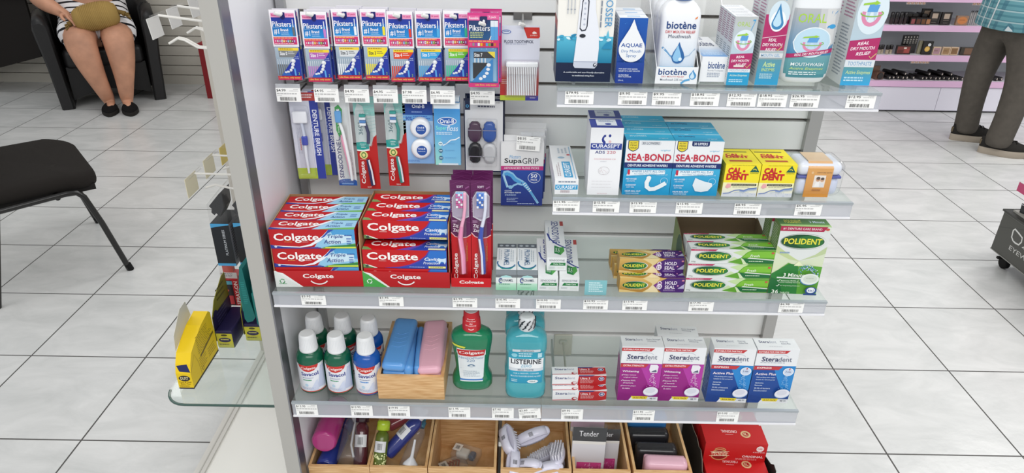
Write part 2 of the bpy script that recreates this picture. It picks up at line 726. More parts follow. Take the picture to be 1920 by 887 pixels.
def carton(w, h, d, col, front=None, top=None, left=None, right=None, topcol=None, sidecol=None, mat='p', bevel=0.0):
    """closed folding carton, origin at the bottom centre of its front face; art callbacks draw on the faces"""
    mb = MB()
    mb.box(-w / 2, w / 2, 0, d, 0, h, col, mat, top=topcol, side=sidecol)
    if front:
        front(Surf(mb, (-w / 2, 0, 0), (w, 0, 0), (0, 0, h), mat=mat))
    if top:
        top(Surf(mb, (-w / 2, 0, h), (w, 0, 0), (0, d, 0), mat=mat))
    if left:
        left(Surf(mb, (-w / 2, d, 0), (0, -d, 0), (0, 0, h), mat=mat))
    if right:
        right(Surf(mb, (w / 2, 0, 0), (0, d, 0), (0, 0, h), mat=mat))
    return mb

# ================================================================== setting
mb = MB()
mb.face([(-7, -3, 0), (7, -3, 0), (7, 6, 0), (-7, 6, 0)], '#fff', 'T')
struct(mb, 'floor')

mb = MB()                                                    # slatted wall behind the armchair
z = 0.0772
mb.box(-7, 2.3, 4.40, 4.45, 0, 2.6, '#2b2623', 'm')
mb.box(-7, 2.3, 4.365, 4.40, 0, 0.0712, '#c9c4b9', 'm')
while z < 2.5:
    mb.box(-7, 2.3, 4.365, 4.40, z, z + 0.0695, '#c9c4b9', 'm')
    z += 0.0755
struct(mb, 'wall_back')

# ================================================================== centre display stand
GONDOLA = thing('display_gondola', 'white slatwall display stand with an aluminium left end post, carrying the dental shelves', 'display stand', (0, 0.3, 0))


def gpart(mb, name):
    o = mb.build(name)
    o.location = (0, -0.3, 0)
    o.parent = GONDOLA
    return o


mb = MB()
GZ = [1.2876 - 0.064 * k for k in range(-6, 17)]
mb.box(-0.485, 0.503, 0.262, 0.30, 0.245, 1.70, '#77716a', 'm')
for i, g in enumerate(GZ):
    lo = (GZ[i + 1] + 0.0035) if i + 1 < len(GZ) else 0.245
    mb.box(-0.485, 0.503, 0.25, 0.262, lo, g - 0.0035, '#ededec', 'p')
gpart(mb, 'slat_panel')
mb = MB()
mb.box(0.503, 0.527, 0.236, 0.30, 0.0, 1.70, '#b4b3b1', 'x')
gpart(mb, 'upright')
mb = MB()
mb.box(-0.5, -0.485, 0.236, 0.30, 0.0, 1.70, '#b9b9ba', 'x')
gpart(mb, 'upright')
mb = MB()
mb.box(-0.530, -0.505, 0.032, 0.80, 0.0, 1.70, '#ececf0', 'p')
gpart(mb, 'end_panel')
mb = MB()
mb.box(-0.534, -0.5055, 0.0, 0.0045, 0.0, 1.70, '#b0aea9', 'm')
mb.box(-0.5055, -0.5025, 0.0, 0.032, 0.0, 1.70, '#8f8f94', 'x')
mb.box(-0.534, -0.530, 0.0045, 0.05, 0.0, 1.70, '#b0aea9', 'm')
gpart(mb, 'corner_post')
mb = MB()
mb.box(-0.5, 0.503, 0.02, 0.235, 0.0, 0.245, '#e3e3e3', 'p')
gpart(mb, 'base_deck')
mb = MB()
mb.box(-0.872, -0.531, 0.03, 0.78, 0.02, 0.098, '#eae8e2', 'p')
mb.box(-0.900, -0.872, 0.0, 0.80, 0.0, 0.104, '#cfccc6', 'm')
mb.box(-0.886, -0.883, 0.0, 0.80, 0.104, 0.1055, '#b9b6b0', 'm')
mb.box(-0.872, -0.531, 0.0, 0.03, 0.0, 0.104, '#cfccc6', 'm')
gpart(mb, 'side_plinth')
mb = MB()
mb.box(-0.885, -0.531, 0.80, 0.83, 0.0, 1.70, '#c8c2b8', 'm')
mb.box(-0.897, -0.885, 0.795, 0.835, 0.0, 1.70, '#c3beb5', 'm')
gpart(mb, 'far_end_panel')
mb = MB()
mb.tube([(-0.872, 0.785, 0.10), (-0.872, 0.785, 1.70)], 0.006, '#f1efe9', 'g', 6)
gpart(mb, 'wire_upright')

# ------------------------------------------------------------------ glass shelves with clear ticket rails
Z1, Z2, Z3, Z4 = 1.222, 1.036, 0.841, 0.587


def glass_shelf(x0, x1, z, label, drop=0.024):
    t = thing('glass_shelf', label, 'shelf', ((x0 + x1) / 2, 0.12, z - 0.006), group='glass shelves of the dental stand')
    h = (x1 - x0) / 2
    mb = MB()
    mb.box(-h, h, -0.12, 0.113, 0, 0.006, '#dfe9e6', 'G')
    mb.build('glass_pane', t)
    mb = MB()
    mb.box(-h, h, -0.1245, -0.1215, 0.004 - drop, 0.005, '#c9ccd4', 'r')
    mb.box(-h, h, -0.1275, -0.1215, 0.001 - drop, 0.004 - drop, '#e6e6ea', 'g')
    mb.box(-h, h, -0.1265, -0.1205, 0.0025, 0.0065, '#9fa6ab', 'g')
    mb.build('ticket_rail', t)
    for s in (-1, 1):
        mb = MB()
        x = s * (h - 0.03)
        mb.extrude([(0.113, -0.004), (0.113, -0.04), (0.10, -0.03), (-0.06, -0.006), (-0.06, -0.001)], x - 0.002, x + 0.002, '#b9bcbc', 'x', axis='x')
        mb.build('bracket', t)
    return t


glass_shelf(0.0, 0.5, Z1, 'short top glass shelf on the right, under the mouthwash and oral gel cartons')
glass_shelf(0.0, 0.5, Z2, 'short second glass shelf on the right, under the blue wafer and yellow cartons')
glass_shelf(-0.497, 0.5, Z3, 'full-width third glass shelf holding the red toothpaste trays')
glass_shelf(-0.497, -0.0055, Z4, 'left half of the lowest glass shelf, under the mouthwash bottles and wooden box', 0.030)
glass_shelf(-0.0045, 0.5, Z4, 'right half of the lowest glass shelf, under the pink and blue tablet cartons', 0.030)

# side shelf of the end display
t = thing('glass_shelf', 'round-cornered glass shelf sticking out left of the end post', 'shelf', (-0.68, 0.2, 0.494))
mb = MB()
pts = [(0.145, -0.116), (0.145, 0.22), (-0.135, 0.22), (-0.135, -0.07)]
for i in range(1, 7):
    a = PI + (PI / 2) * i / 6
    pts.append((-0.085 + 0.05 * math.cos(a), -0.066 + 0.05 * math.sin(a)))
mb.extrude(pts, 0, 0.006, '#dfe9e6', 'G')
mb.build('glass_pane', t)
mb = MB()
mb.tube([(p[0], p[1], 0.003) for p in pts[3:] + pts[:1]], 0.003, '#3d5750', 'g', 6)
mb.build('polished_edge', t)
mb = MB()
for yy in (-0.05, 0.15):
    mb.box(0.085, 0.149, yy - 0.003, yy + 0.003, -0.02, 0.0, '#bcbcbc', 'x')
mb.build('bracket', t)

# ------------------------------------------------------------------ price tags


def price_tag(price, loc, label, w=0.044, h=0.0215, rz=0.0, ry=0.0, group=None, col='#f4f4f2', rx=0.0):
    mb = MB()
    mb.box(-w / 2, w / 2, 0, 0.0006, 0, h, col, 'p')
    s = Surf(mb, (-w / 2, 0, 0), (w, 0, 0), (0, 0, h))
    sd = int(abs(loc[0]) * 9000) + int(loc[2] * 700)
    s.text(price, 0.03, 0.72, 0.46 if len(price) > 5 else 0.40, 0.93, '#222', 0.02)
    s.lines(0.55, 0.74, 0.97, 0.82, 1, '#b9b9b9', sd)
    s.lines(0.72, 0.86, 0.97, 0.94, 1, '#b3b3b3', sd + 1)
    s.lines(0.03, 0.50, 0.96, 0.64, 1, '#b9b9b9', sd + 2, 0.6)
    s.lines(0.03, 0.40, 0.25, 0.47, 1, '#c4c4c4', sd + 3)
    s.bars(0.14, 0.08, 0.82, 0.34, '#555', sd)
    return solo(mb, 'price_tag', label, 'price tag', loc, rz, group, rx, ry)


RAILTAGS = [
    (Z1, [(0.0344, '$79.95', 'under the tall water flosser box'), (0.1169, '$9.95', 'under the dark blue mouth spray cartons'),
          (0.1696, '$9.95', 'under the white mouthwash bottle in its clear tray'), (0.2288, '$18.95', 'under the small white carton lying in the clear tray'),
          (0.286, '$12.95', 'under the shortest carton with pink band'), (0.3335, '$18.95', 'under the tall gel carton with water drop'),
          (0.3836, '$26.95', 'under the big silver-labelled flat bottle'), (0.4702, '$12.95', 'at the right end of the top glass shelf')]),
    (Z2, [(0.0232, '$11.95', 'under the lying slim toothpaste carton'), (0.0898, '$15.95', 'under the tall white and navy rinse carton'),
          (0.1517, '$15.95', 'under the left stack of light blue wafer cartons'), (0.2287, '$15.95', 'under the right stack of light blue wafer cartons'),
          (0.3263, '$8.95', 'under the two yellow cartons'), (0.4278, '$5.95', 'under the plastic-wrapped denture bath')]),
    (Z3, [(-0.4243, '$3.95', 'under the leftmost red toothpaste tray'), (-0.2837, '$3.95', 'under the red tray of blue and red cartons'),
          (-0.1504, '$2.95', 'under the purple toothbrush packs'), (-0.0731, '$10.95', 'under the two pale green-ended cartons'),
          (0.0004, '$10.95', 'under the three green-banded white cartons'), (0.0855, '$10.95', 'just below the small turquoise notice'),
          (0.1561, '$13.95', 'under the gold and purple cartons'), (0.2757, '$17.95', 'under the open tray of green denture cream'),
          (0.4378, '$6.98', 'under the tall green tablet carton at the right end')]),
    (Z4, [(-0.4687, '$13.95', 'under the front left green bottle'), (-0.3596, '$12.95', 'under the blue mouthwash bottle'),
          (-0.2859, '$19.95', 'under the wooden box of brush cases'), (-0.1663, '$11.95', 'under the big green bottle with red cap'),
          (-0.0803, '$7.95', 'left of two tags under the turquoise mouthwash'), (-0.026, '$2.60', 'tilted, beside the seam of the lowest rail'),
          (0.0565, '$9.95', 'under the small red and white cartons'), (0.1976, '$11.95', 'under the pink tablet cartons'),
          (0.3635, '$10.95', 'under the blue tablet cartons')]),
]
for z, row in RAILTAGS:
    for x, p, where in row:
        low = z == Z4
        price_tag(p, (x, -0.0054, z - (0.0315 if low else 0.0245)), 'white price tag reading %s %s' % (p, where), 0.043 if low else 0.0445,
                  0.0265 if low else 0.0215, ry=-0.09 if p == '$2.60' else 0)

# ================================================================== top glass shelf
# tall water flosser box, runs out of the top of the frame
def f_flosser(s):
    s.rect(0, 0, 1, 0.115, '#14213f')
    s.rect(0, 0.115, 1, 0.27, '#14779c', '#56b6d2')
    rg = random.Random(4)
    for i in range(26):
        s.ell(rg.uniform(0.02, 0.98), 0.262 + rg.uniform(-0.012, 0.016), rg.uniform(0.02, 0.06), 0.007, rg.choice(('#7fcbe0', '#3a9fc4', '#d7eef5', '#1f7fa9')), 10, rg.uniform(-.4, .4))
    s.poly([(0.86, 0.26), (0.90, 0.31), (0.93, 0.262)], '#58b6d2')
    s.poly([(0.80, 0.2), (0.99, 0.2), (0.97, 0.245), (0.88, 0.235)], '#2687b0')
    s.poly([(0.31, 0.10), (0.34, 0.085), (0.70, 0.083), (0.74, 0.10), (0.755, 0.20), (0.735, 0.31), (0.66, 0.42), (0.62, 0.62), (0.40, 0.62), (0.37, 0.42), (0.345, 0.25)], '#e3e6ee')
    s.poly([(0.31, 0.10), (0.34, 0.085), (0.70, 0.083), (0.74, 0.10), (0.745, 0.122), (0.315, 0.122)], '#c8cddb')
    s.poly([(0.31, 0.125), (0.745, 0.125), (0.745, 0.121), (0.315, 0.121)], '#9aa3b8')
    s.poly([(0.39, 0.315), (0.43, 0.30), (0.50, 0.305), (0.53, 0.33), (0.54, 0.47), (0.51, 0.50), (0.45, 0.50), (0.415, 0.47)], '#2c3040')
    s.poly([(0.405, 0.32), (0.44, 0.308), (0.49, 0.312), (0.51, 0.33), (0.52, 0.465), (0.50, 0.49), (0.455, 0.49), (0.43, 0.465)], '#dfe2ea')
    for k in range(5):
        s.ell(0.47, 0.34 + k * 0.03, 0.02, 0.006, '#b6bccb', 10)
    s.ell(0.45, 0.275, 0.055, 0.011, '#2a2d36')
    s.ell(0.70, 0.105, 0.03, 0.012, '#3a3f4d', 14, -0.5)
    s.ell(0.705, 0.107, 0.015, 0.007, '#e6e8ee', 12, -0.5)
    s.text('A comfortable and user-friendly alternative', 0.14, 0.052, 0.88, 0.064, '#e9eef5', 0.01)
    s.text('to traditional string floss', 0.30, 0.032, 0.70, 0.044, '#e9eef5', 0.01)
    s.text('WATER FLOSSER', 0.83, 0.325, 0.955, 0.74, '#3e8fc4', 0.0, 0, -90)
    s.lines(0.745, 0.325, 0.785, 0.56, 1, '#7d8796', 5, 0.6, 1)
    for k in range(3):
        s.line([(0.17 + k * 0.06, 0.40), (0.17 + k * 0.06, 0.56)], 0.005, '#b8bcc3')
        s.ell(0.17 + k * 0.06, 0.425, 0.018, 0.004, '#9ea3ad', 10)


def l_flosser(s):
    s.rect(0, 0, 1, 0.30, '#22304c')
    s.rect(0, 0.30, 1, 0.36, '#a03436')
    s.lines(0.1, 0.4, 0.9, 0.9, 8, '#b9b4ae', 3, 0.4)


solo(carton(0.087, 0.262, 0.075, '#eceae4', f_flosser, left=l_flosser), 'water_flosser_box',
     'tall pale box picturing a white water flosser over blue water, left end of top shelf', 'box', (0.0418, 0.036, Z1))


# dark blue spray cartons, three deep
def f_aquae(s):
    s.rect(0, 0, 1, 1, '#1d3f94', '#1b57ab')
    rg = random.Random(9)
    for i in range(60):
        s.ell(rg.uniform(0.04, 0.96), rg.uniform(0.3, 0.95), rg.uniform(0.006, 0.014), None, '#4f93d2', 6)
    s.rect(0, 0, 1, 0.33, '#1d3a8f', '#1e4397')
    s.drop(0.5, 0.335, 0.985, 0.465, '#e9ebee')
    s.text('AQUAE', 0.11, 0.555, 0.86, 0.625, '#1e4f9c', 0.03)
    s.text('Dry Mouth', 0.14, 0.47, 0.84, 0.525, '#3a72b2')
    s.text('Spray', 0.32, 0.40, 0.68, 0.46, '#3a72b2')
    s.text('FOR EASY AND QUICK', 0.1, 0.215, 0.78, 0.237, '#e6edf8', 0.03)
    s.text('RELIEF OF A DRY MOUTH', 0.1, 0.185, 0.86, 0.205, '#e6edf8', 0.03)
    s.text('ULTRA MILD', 0.1, 0.122, 0.47, 0.142, '#e6edf8', 0.03)
    s.text('MINT FLAVOUR', 0.1, 0.094, 0.57, 0.114, '#e6edf8', 0.03)
    s.text('25mL', 0.1, 0.035, 0.30, 0.06, '#cfdcf1')


def t_aquae(s):
    s.rect(0.04, 0.08, 0.96, 0.95, '#dfe3e8')
    s.rect(0.3, 0.35, 0.75, 0.6, '#8db4d8')


def l_aquae(s):
    s.rect(0, 0, 1, 1, '#2a4a8e', '#c9d3e2')
    s.lines(0.1, 0.35, 0.8, 0.95, 12, '#5e6f92', 4, 0.4)


mbq = carton(0.0435, 0.100, 0.030, '#1d3f94', f_aquae, t_aquae, l_aquae, topcol='#dfe3e8')
A = solo(mbq, 'mouth_spray_carton', 'dark blue spray carton with a big white drop, front of its row of three', 'carton', (0.1146, 0.034, Z1), 0, 'dark blue mouth spray cartons')
dup(A, (0.1152, 0.0655, Z1), 0.0, 'dark blue spray carton second in its row, directly behind the front drop carton')
dup(A, (0.116, 0.097, Z1), 0.0, 'dark blue spray carton at the back of its row of three')


# white mouthwash bottles standing in a clear tray
def flat_bottle(w, h, d, col, capcol, profile, e=4.0, capmat='g'):
    mb = MB()
    mb.loft([(z * h, rx * w / 2, ry * d / 2) for z, rx, ry in profile], col, 'g', e, 40)
    return mb


def bottle_surf(mb, profile, w, h, d, x0, x1, z0, z1, e, nu=14, yoff=0.0, nv=14, rel=0.0):
    def rad(z):
        z /= h
        for i in range(len(profile) - 1):
            a, b_ = profile[i], profile[i + 1]
            if a[0] <= z <= b_[0]:
                t = (z - a[0]) / ((b_[0] - a[0]) or 1)
                return (a[1] + (b_[1] - a[1]) * t) * w / 2, (a[2] + (b_[2] - a[2]) * t) * d / 2
        return profile[-1][1] * w / 2, profile[-1][2] * d / 2

    def f(u, v, o):
        x, z = x0 + (x1 - x0) * u, z0 + (z1 - z0) * v
        rx, ry = rad(z)
        if rel:
            x = (2 * u - 1) * rx * rel
        q = max(0.0, 1 - min(1, abs(x / rx)) ** e)
        return (x, yoff - ry * q ** (1 / e) - o, z)
    return Surf(mb, None, x1 - x0, z1 - z0, f, 'p', nu, 0.0004, nv)


BIO = [(0, .90, .9), (.02, .97, .97), (.06, 1, 1), (.60, 1, 1), (.68, .985, .97), (.73, .90, .9), (.78, .70, .75), (.82, .45, .6), (.83, .36, .55)]


def bio_bottle():
    t = thing('mouthwash_bottle', 'white square mouthwash bottle with a blue drop label, front of the clear tray', 'bottle', (0.1896, 0.062, Z1 + 0.003), 0, 'white mouthwash bottles')
    w, h, d = 0.062, 0.150, 0.042
    mb = flat_bottle(w, h, d, '#e9ebef', None, BIO, 5)
    s = bottle_surf(mb, BIO, w, h, d, -0.027, 0.027, 0.010, 0.099, 5)
    s.rect(0, 0.0, 1, 0.14, '#6fb3dc', '#9fcbe6')
    s.rect(0, 0.14, 1, 0.62, '#cfdcea', '#e6eaf0')
    s.text('biotène', 0.08, 0.79, 0.93, 0.915, '#1c3f7c', 0.025)
    s.text('DRY MOUTH RELIEF', 0.07, 0.715, 0.92, 0.762, '#c03a3f', 0.02)
    s.text('Mouthwash', 0.16, 0.635, 0.80, 0.695, '#3a4a66')
    s.poly([(0.86, 0.95), (0.94, 0.97), (0.95, 1.0), (0.88, 0.98)], '#e0813e')
    s.line([(0.02, 0.47), (0.12, 0.42), (0.25, 0.33), (0.4, 0.30)], 0.035, '#6d9fca')
    s.line([(0.02, 0.44), (0.14, 0.38), (0.27, 0.30)], 0.012, '#e9f1f8')
    s.line([(0.68, 0.31), (0.82, 0.34), (0.98, 0.45)], 0.02, '#a9c2da')
    s.drop(0.5, 0.19, 0.57, 0.195, '#2f67a3')
    s.drop(0.47, 0.225, 0.52, 0.13, '#8fc2e6')
    s.ell(0.57, 0.27, 0.055, 0.03, '#d9ecf8')
    s.text('INTENSE MOISTURISING', 0.12, 0.075, 0.88, 0.105, '#ffffff', 0.03)
    mb.build('bottle', t)
    mb = MB()
    mb.loft([(0.122, .018, .018), (0.125, .0195, .0195), (0.150, .0185, .0185), (0.153, .017, .017)], '#2b62a8', 'g', 2, 28)
    mb.build('screw_cap', t)
    return t


BB = bio_bottle()
for i in range(1, 4):
    dup(BB, (0.1896 + 0.0012 * i, 0.062 + 0.0435 * i, Z1 + 0.003), None, 'white square mouthwash bottle %s behind the front one in the clear tray' % ('directly', 'second', 'third')[i - 1])


def clear_tray(w, d, hf, hb, label, loc, front=None):
    t = thing('display_tray', label, 'display tray', loc)
    mb = MB()
    mb.box(-w / 2, w / 2, 0, d, 0, 0.0015, '#e8ecee', 'b')
    for s_ in (-1, 1):
        x = s_ * (w / 2 - 0.0006)
        mb.extrude([(0, 0.0015), (0, hf), (d * 0.62, hb), (d, hb), (d, 0.0015)], x - 0.0006, x + 0.0006, '#e8ecee', 'b', axis='x')
        mb.tube([(x, 0, 0.0), (x, 0, hf), (x, d * 0.62, hb)], 0.0006, '#f6f8f8', 'g', 4)
    mb.build('tray_wall', t)
    if front:
        mb = MB()
        mb.box(-w / 2, w / 2, -0.0012, 0, 0, hf, '#eef0f3', 'p')
        front(Surf(mb, (-w / 2, -0.0012, 0), (w, 0, 0), (0, 0, hf)))
        mb.build('front_card', t)
    return t


def f_biocard(s):
    s.text('biotène', 0.06, 0.52, 0.74, 0.90, '#24457f', 0.03)
    s.text('DRY MOUTH RELIEF', 0.14, 0.38, 0.68, 0.48, '#c9545a', 0.01)
    s.text('Mouthwash 235 mL', 0.12, 0.18, 0.66, 0.31, '#6b7688', 0.01)
    s.drop(0.88, 0.27, 0.88, 0.085, '#4e97cd')
    s.drop(0.87, 0.32, 0.75, 0.05, '#cfe6f5')
    s.line([(0.62, 0.02), (0.70, 0.2), (0.82, 0.27)], 0.12, '#5fa6d6')


clear_tray(0.0665, 0.200, 0.0265, 0.115, 'clear tray with a white printed front card holding square white bottles', (0.1892, 0.033, Z1), f_biocard)


# low carton in a clear tray
def f_biotp(s):
    s.text('biotène', 0.24, 0.52, 0.84, 0.80, '#2a4c86', 0.03)
    s.text('Fluoride Toothpaste', 0.24, 0.40, 0.80, 0.48, '#6b7688')
    s.lines(0.24, 0.16, 0.82, 0.36, 3, '#98a3b5', 3)


def t_biotp(s):
    s.rect(0, 0, 1, 0.48, '#5d97cf', '#e8edf2')
    s.lines(0.1, 0.05, 0.9, 0.3, 3, '#bcd5ec', 5)
    s.text('biotène', 0.05, 0.5, 0.85, 0.75, '#2a3c66', 0.02)
    s.lines(0.15, 0.8, 0.8, 0.95, 2, '#8d97a8', 8)


TP = solo(carton(0.044, 0.040, 0.150, '#eceef1', f_biotp, t_biotp), 'toothpaste_carton',
          'low white toothpaste carton with blue fading top, in a clear tray beside square bottles', 'carton', (0.2505, 0.040, Z1 + 0.002))
clear_tray(0.0475, 0.200, 0.030, 0.125, 'empty-fronted clear tray around the low white carton on top shelf', (0.2505, 0.0375, Z1))


# tall oral-care range: grey-silver top, pink band, teal foot
def o7_head(s, v0, v1):
    s.text('ORAL', 0.10, v0, 0.70, v1, '#a8c94c', 0.01)
    s.text('7', 0.72, v0 - (v1 - v0) * 0.5, 0.95, v1 + (v1 - v0) * 0.4, '#4f9fd0', 0, 0.3)


def o7_tooth(s, u, v, r, rv):
    """tooth in a gum ring with a green arrow round it"""
    s.arc(u, v + rv * .1, r * .92, PI * .92, PI * 2.08, rv * 0.42, '#d98aac', rv * 1.1)
    s.poly([(u - r * 0.62, v + rv * .75), (u - r * 0.42, v - rv * .7), (u - r * .02, v + rv * .75)], '#b5cfe4')
    s.poly([(u + r * 0.02, v + rv * .75), (u + r * 0.42, v - rv * .7), (u + r * .62, v + rv * .75)], '#b5cfe4')
    s.poly([(u - r * .6, v + rv * .35), (u + r * .55, v + rv * .35), (u + r * .7, v + rv * 1.1), (u - r * .45, v + rv * 1.15)], '#5d9ed8')
    s.arc(u, v + rv * 0.2, r * 1.25, PI * 0.95, PI * 2.2, rv * 0.12, '#86b84e', rv * 0.35)
    s.poly([(u - r * 1.2, v + rv * 1.02), (u + r * .1, v + rv * 1.15), (u + r * .1, v + rv * 1.02), (u + r * .7, v + rv * 1.28), (u + r * .15, v + rv * 1.55), (u + r * .12, v + rv * 1.4), (u - r * 1.15, v + rv * 1.22)], '#9ccb45')


def o7_relief(s, v0, v1, sl):
    s.poly([(0, v0), (1, v0), (1, v1 + sl), (0, v1)], '#b03068')
    d = v1 - v0
    for i, (t_, a, b_) in enumerate((('REAL', .28, .66), ('DRY MOUTH', .08, .88), ('RELIEF', .30, .78))):
        y = v1 - d * (0.20 + 0.27 * i) + sl * .35
        s.text(t_, a, y - d * .11, b_, y + d * .06, '#f6e9ef', 0.03, 0.15, slope=sl * .4)
    s.line([(.76, v0 + d * .2), (.83, v0 + d * .08), (.98, v0 + d * .36)], d * .05, '#cfb27a')


def l_o7(s):
    s.lines(0.12, 0.06, 0.9, 0.55, 16, '#7c8794', 3, 0.45)
    s.lines(0.12, 0.60, 0.9, 0.97, 12, '#a9708f', 6, 0.45)


def f_o7spray(s):
    s.rect(0, 0.24, 1, 1, '#b8d4e6', '#b9bdbd')
    s.text('ORAL', 0.12, 0.86, 0.70, 0.925, '#a8c94c', 0.0)
    s.text('7', 0.74, 0.80, 0.92, 0.96, '#4f9fd0', 0, .3)
    s.ell(0.52, 0.66, 0.46, 0.155, '#dbe7ee', 30)
    o7_tooth(s, 0.5, 0.625, 0.27, 0.095)
    o7_relief(s, 0.245, 0.46, 0.02)
    s.rect(0.22, 0.272, 0.68, 0.300, '#e3d9d2')
    s.rect(0, 0.195, 1, 0.245, '#e2e7ea')
    s.text('MOUTH SPRAY', 0.08, 0.205, 0.92, 0.236, '#8fb1cf')
    s.rect(0, 0, 1, 0.195, '#2f9fce')
    s.text('Active Enzymes', 0.1, 0.125, 0.9, 0.165, '#cfe7d2', 0.02, .2)
    s.lines(0.1, 0.035, 0.9, 0.09, 2, '#bfe3f1', 3)


SP = solo(carton(0.0345, 0.105, 0.026, '#dfe3e6', f_o7spray, lambda s: s.lines(.1, .2, .9, .8, 4, '#c9ced2', 2), l_o7, topcol='#e8ebee', sidecol='#d8dcde'),
          'mouth_spray_carton', 'short grey and teal carton with pink band, front of its row', 'carton', (0.2853, 0.030, Z1), 0.0, 'short grey spray cartons')
for i, wd in enumerate(('second', 'third', 'fourth')):
    dup(SP, (0.2853 + 0.0012 * (i + 1), 0.030 + 0.0268 * (i + 1), Z1), None, 'short grey and teal spray carton %s from the front in its row' % wd)


def f_o7gel(s):
    s.rect(0, 0, 1, 1, '#a8bcc2', '#c0c4c4')
    s.rect(0, 0.36, 1, 0.72, '#b03068')
    o7_head(s, 0.885, 0.945)
    s.ell(0.55, 0.71, 0.43, 0.145, '#cfe0ea', 30)
    s.poly([(0, 0.70), (0.14, 0.66), (0.25, 0.50), (0, 0.45)], '#b03068')
    s.poly([(1, 0.68), (0.92, 0.66), (0.84, 0.50), (1, 0.46)], '#b03068')
    s.ell(0.53, 0.655, 0.32, 0.105, '#eef2f5')
    s.drop(0.53, 0.57, 0.83, 0.25, '#3f85b8')
    s.drop(0.51, 0.60, 0.77, 0.17, '#bcdcee')
    s.line([(0, 0.485), (1, 0.52)], 0.006, '#e6c7d5')
    for t_, a, b_, y in (('REAL', .28, .62, .452), ('DRY MOUTH', .06, .90, .402), ('RELIEF', .22, .66, .352)):
        s.text(t_, a, y, b_, y + .032, '#f6e9ef', .03, .15)
    s.line([(.68, .375), (.74, .36), (.90, .405)], .01, '#cfb27a')
    s.rect(0, 0.285, 1, 0.335, '#d5d9dc')
    s.text('MOUTH GEL', 0.08, 0.295, 0.88, 0.326, '#7fa9cd', 0.015)
    s.rect(0, 0, 1, 0.27, '#2f9fd0', '#5f98a5')
    s.text('Active', 0.22, 0.19, 0.74, 0.245, '#cfe39a', 0.03, .2)
    s.text('ENZYMES', 0.20, 0.145, 0.76, 0.178, '#bfdc8c', 0.03)
    s.lines(0.15, 0.06, 0.85, 0.12, 3, '#c3dde3', 3)


GE = solo(carton(0.0365, 0.150, 0.036, '#c3cacd', f_o7gel, None, l_o7, sidecol='#ccd1d3'), 'mouth_gel_carton',
          'tall carton with a water drop over a crimson band, front of its row', 'carton', (0.3325, 0.034, Z1), 0, 'tall gel cartons')
dup(GE, (0.334, 0.072, Z1), None, 'tall gel carton behind the one with water drop and crimson band')


def f_o7tp(s):
    s.rect(0, 0, 1, 1, '#b3d3e8', '#b9bebf')
    o7_head(s, 0.885, 0.945)
    s.ell(0.55, 0.68, 0.50, 0.20, '#d8e6ee', 30)
    o7_tooth(s, 0.52, 0.655, 0.29, 0.085)
    o7_relief(s, 0.245, 0.42, 0.035)
    s.rect(0, 0.175, 1, 0.245, '#dbe1e6')
    s.text('TOOTHPASTE', 0.10, 0.19, 0.90, 0.228, '#6f9dc6', 0.01)
    s.rect(0, 0, 1, 0.175, '#35a5dc', '#5c9aa0')
    s.text('Active Enzymes', 0.09, 0.10, 0.93, 0.143, '#c9de98', 0.02, .2)
    s.lines(0.08, 0.03, 0.92, 0.08, 2, '#bfe0ee', 3)


TT = solo(carton(0.0465, 0.165, 0.045, '#c6d0d6', f_o7tp, None, l_o7, sidecol='#ccd1d3'), 'toothpaste_carton',
          'tall pale carton with tooth picture and crimson band, right end of top shelf', 'carton', (0.4755, 0.0395, Z1), 0, 'tall pale toothpaste cartons')
dup(TT, (0.4775, 0.087, Z1), None, 'tall pale toothpaste carton behind the rightmost one on the top shelf')

# flat mouthwash bottle with silver label
O7B = [(0, .72, .7), (.012, .83, .9), (.05, .95, 1), (.12, 1, 1), (.35, 1, 1), (.62, .985, 1), (.72, .95, .96), (.78, .86, .85), (.82, .68, .7), (.84, .5, .62)]
t = thing('mouthwash_bottle', 'big flat white bottle with a silver label and green lettering', 'bottle', (0.3965, 0.066, Z1))
w, h, d = 0.0800, 0.205, 0.045
mb = flat_bottle(w, h, d, '#e9ecef', None, O7B, 3.2)
s = bottle_surf(mb, O7B, w, h, d, -0.0345, 0.0345, 0.010, 0.116, 3.2, 18, rel=0.88)
s.rect(0.05, 0.0, 0.95, 0.05, '#4f8f9a')
s.rect(0, 0.05, 1, 0.33, '#5b9aa2', '#6ea3ac')
s.rect(0, 0.33, 1, 1, '#3f88b4', '#b7b9bb')
s.poly([(0.60, 0.35), (1, 0.5), (1, 1), (0.55, 1)], '#c6c8ca')
s.poly([(0.75, 0.5), (0.97, 0.5), (0.90, 1), (0.70, 1)], '#d3d4d4')
s.text('ORAL', 0.10, 0.80, 0.72, 0.93, '#a8d04a', 0.01)
s.text('7', 0.76, 0.72, 0.95, 0.97, '#3f8fca', 0, .3)
s.ell(0.88, 0.75, 0.09, 0.032, '#3f9fd6')
s.ell(0.50, 0.52, 0.42, 0.22, '#e9f1f5', 36)
s.ell(0.50, 0.52, 0.40, 0.207, '#bcd9ea', 36)
o7_tooth(s, 0.5, 0.49, 0.20, 0.09)
s.poly([(0, 0.285), (1, 0.375), (1, 0.435), (0, 0.345)], '#b03068')
s.text('REAL DRY MOUTH RELIEF', 0.16, 0.315, 0.90, 0.352, '#f6e9ef', 0.02, .15, slope=0.055)
s.text('MOUTHWASH', 0.12, 0.175, 0.85, 0.225, '#eef4f4', 0.01)
s.text('Active Enzymes', 0.10, 0.11, 0.86, 0.155, '#c4e08c', 0.02, .2)
s.lines(0.1, 0.03, 0.9, 0.09, 2, '#dcebed', 3)
mb.build('bottle', t)
mb = MB()
mb.loft([(0.172, .019, .017), (0.175, .0205, .0185), (0.205, .0195, .0175), (0.208, .018, .016)], '#e2e4e8', 'g', 2, 28)
mb.build('screw_cap', t)

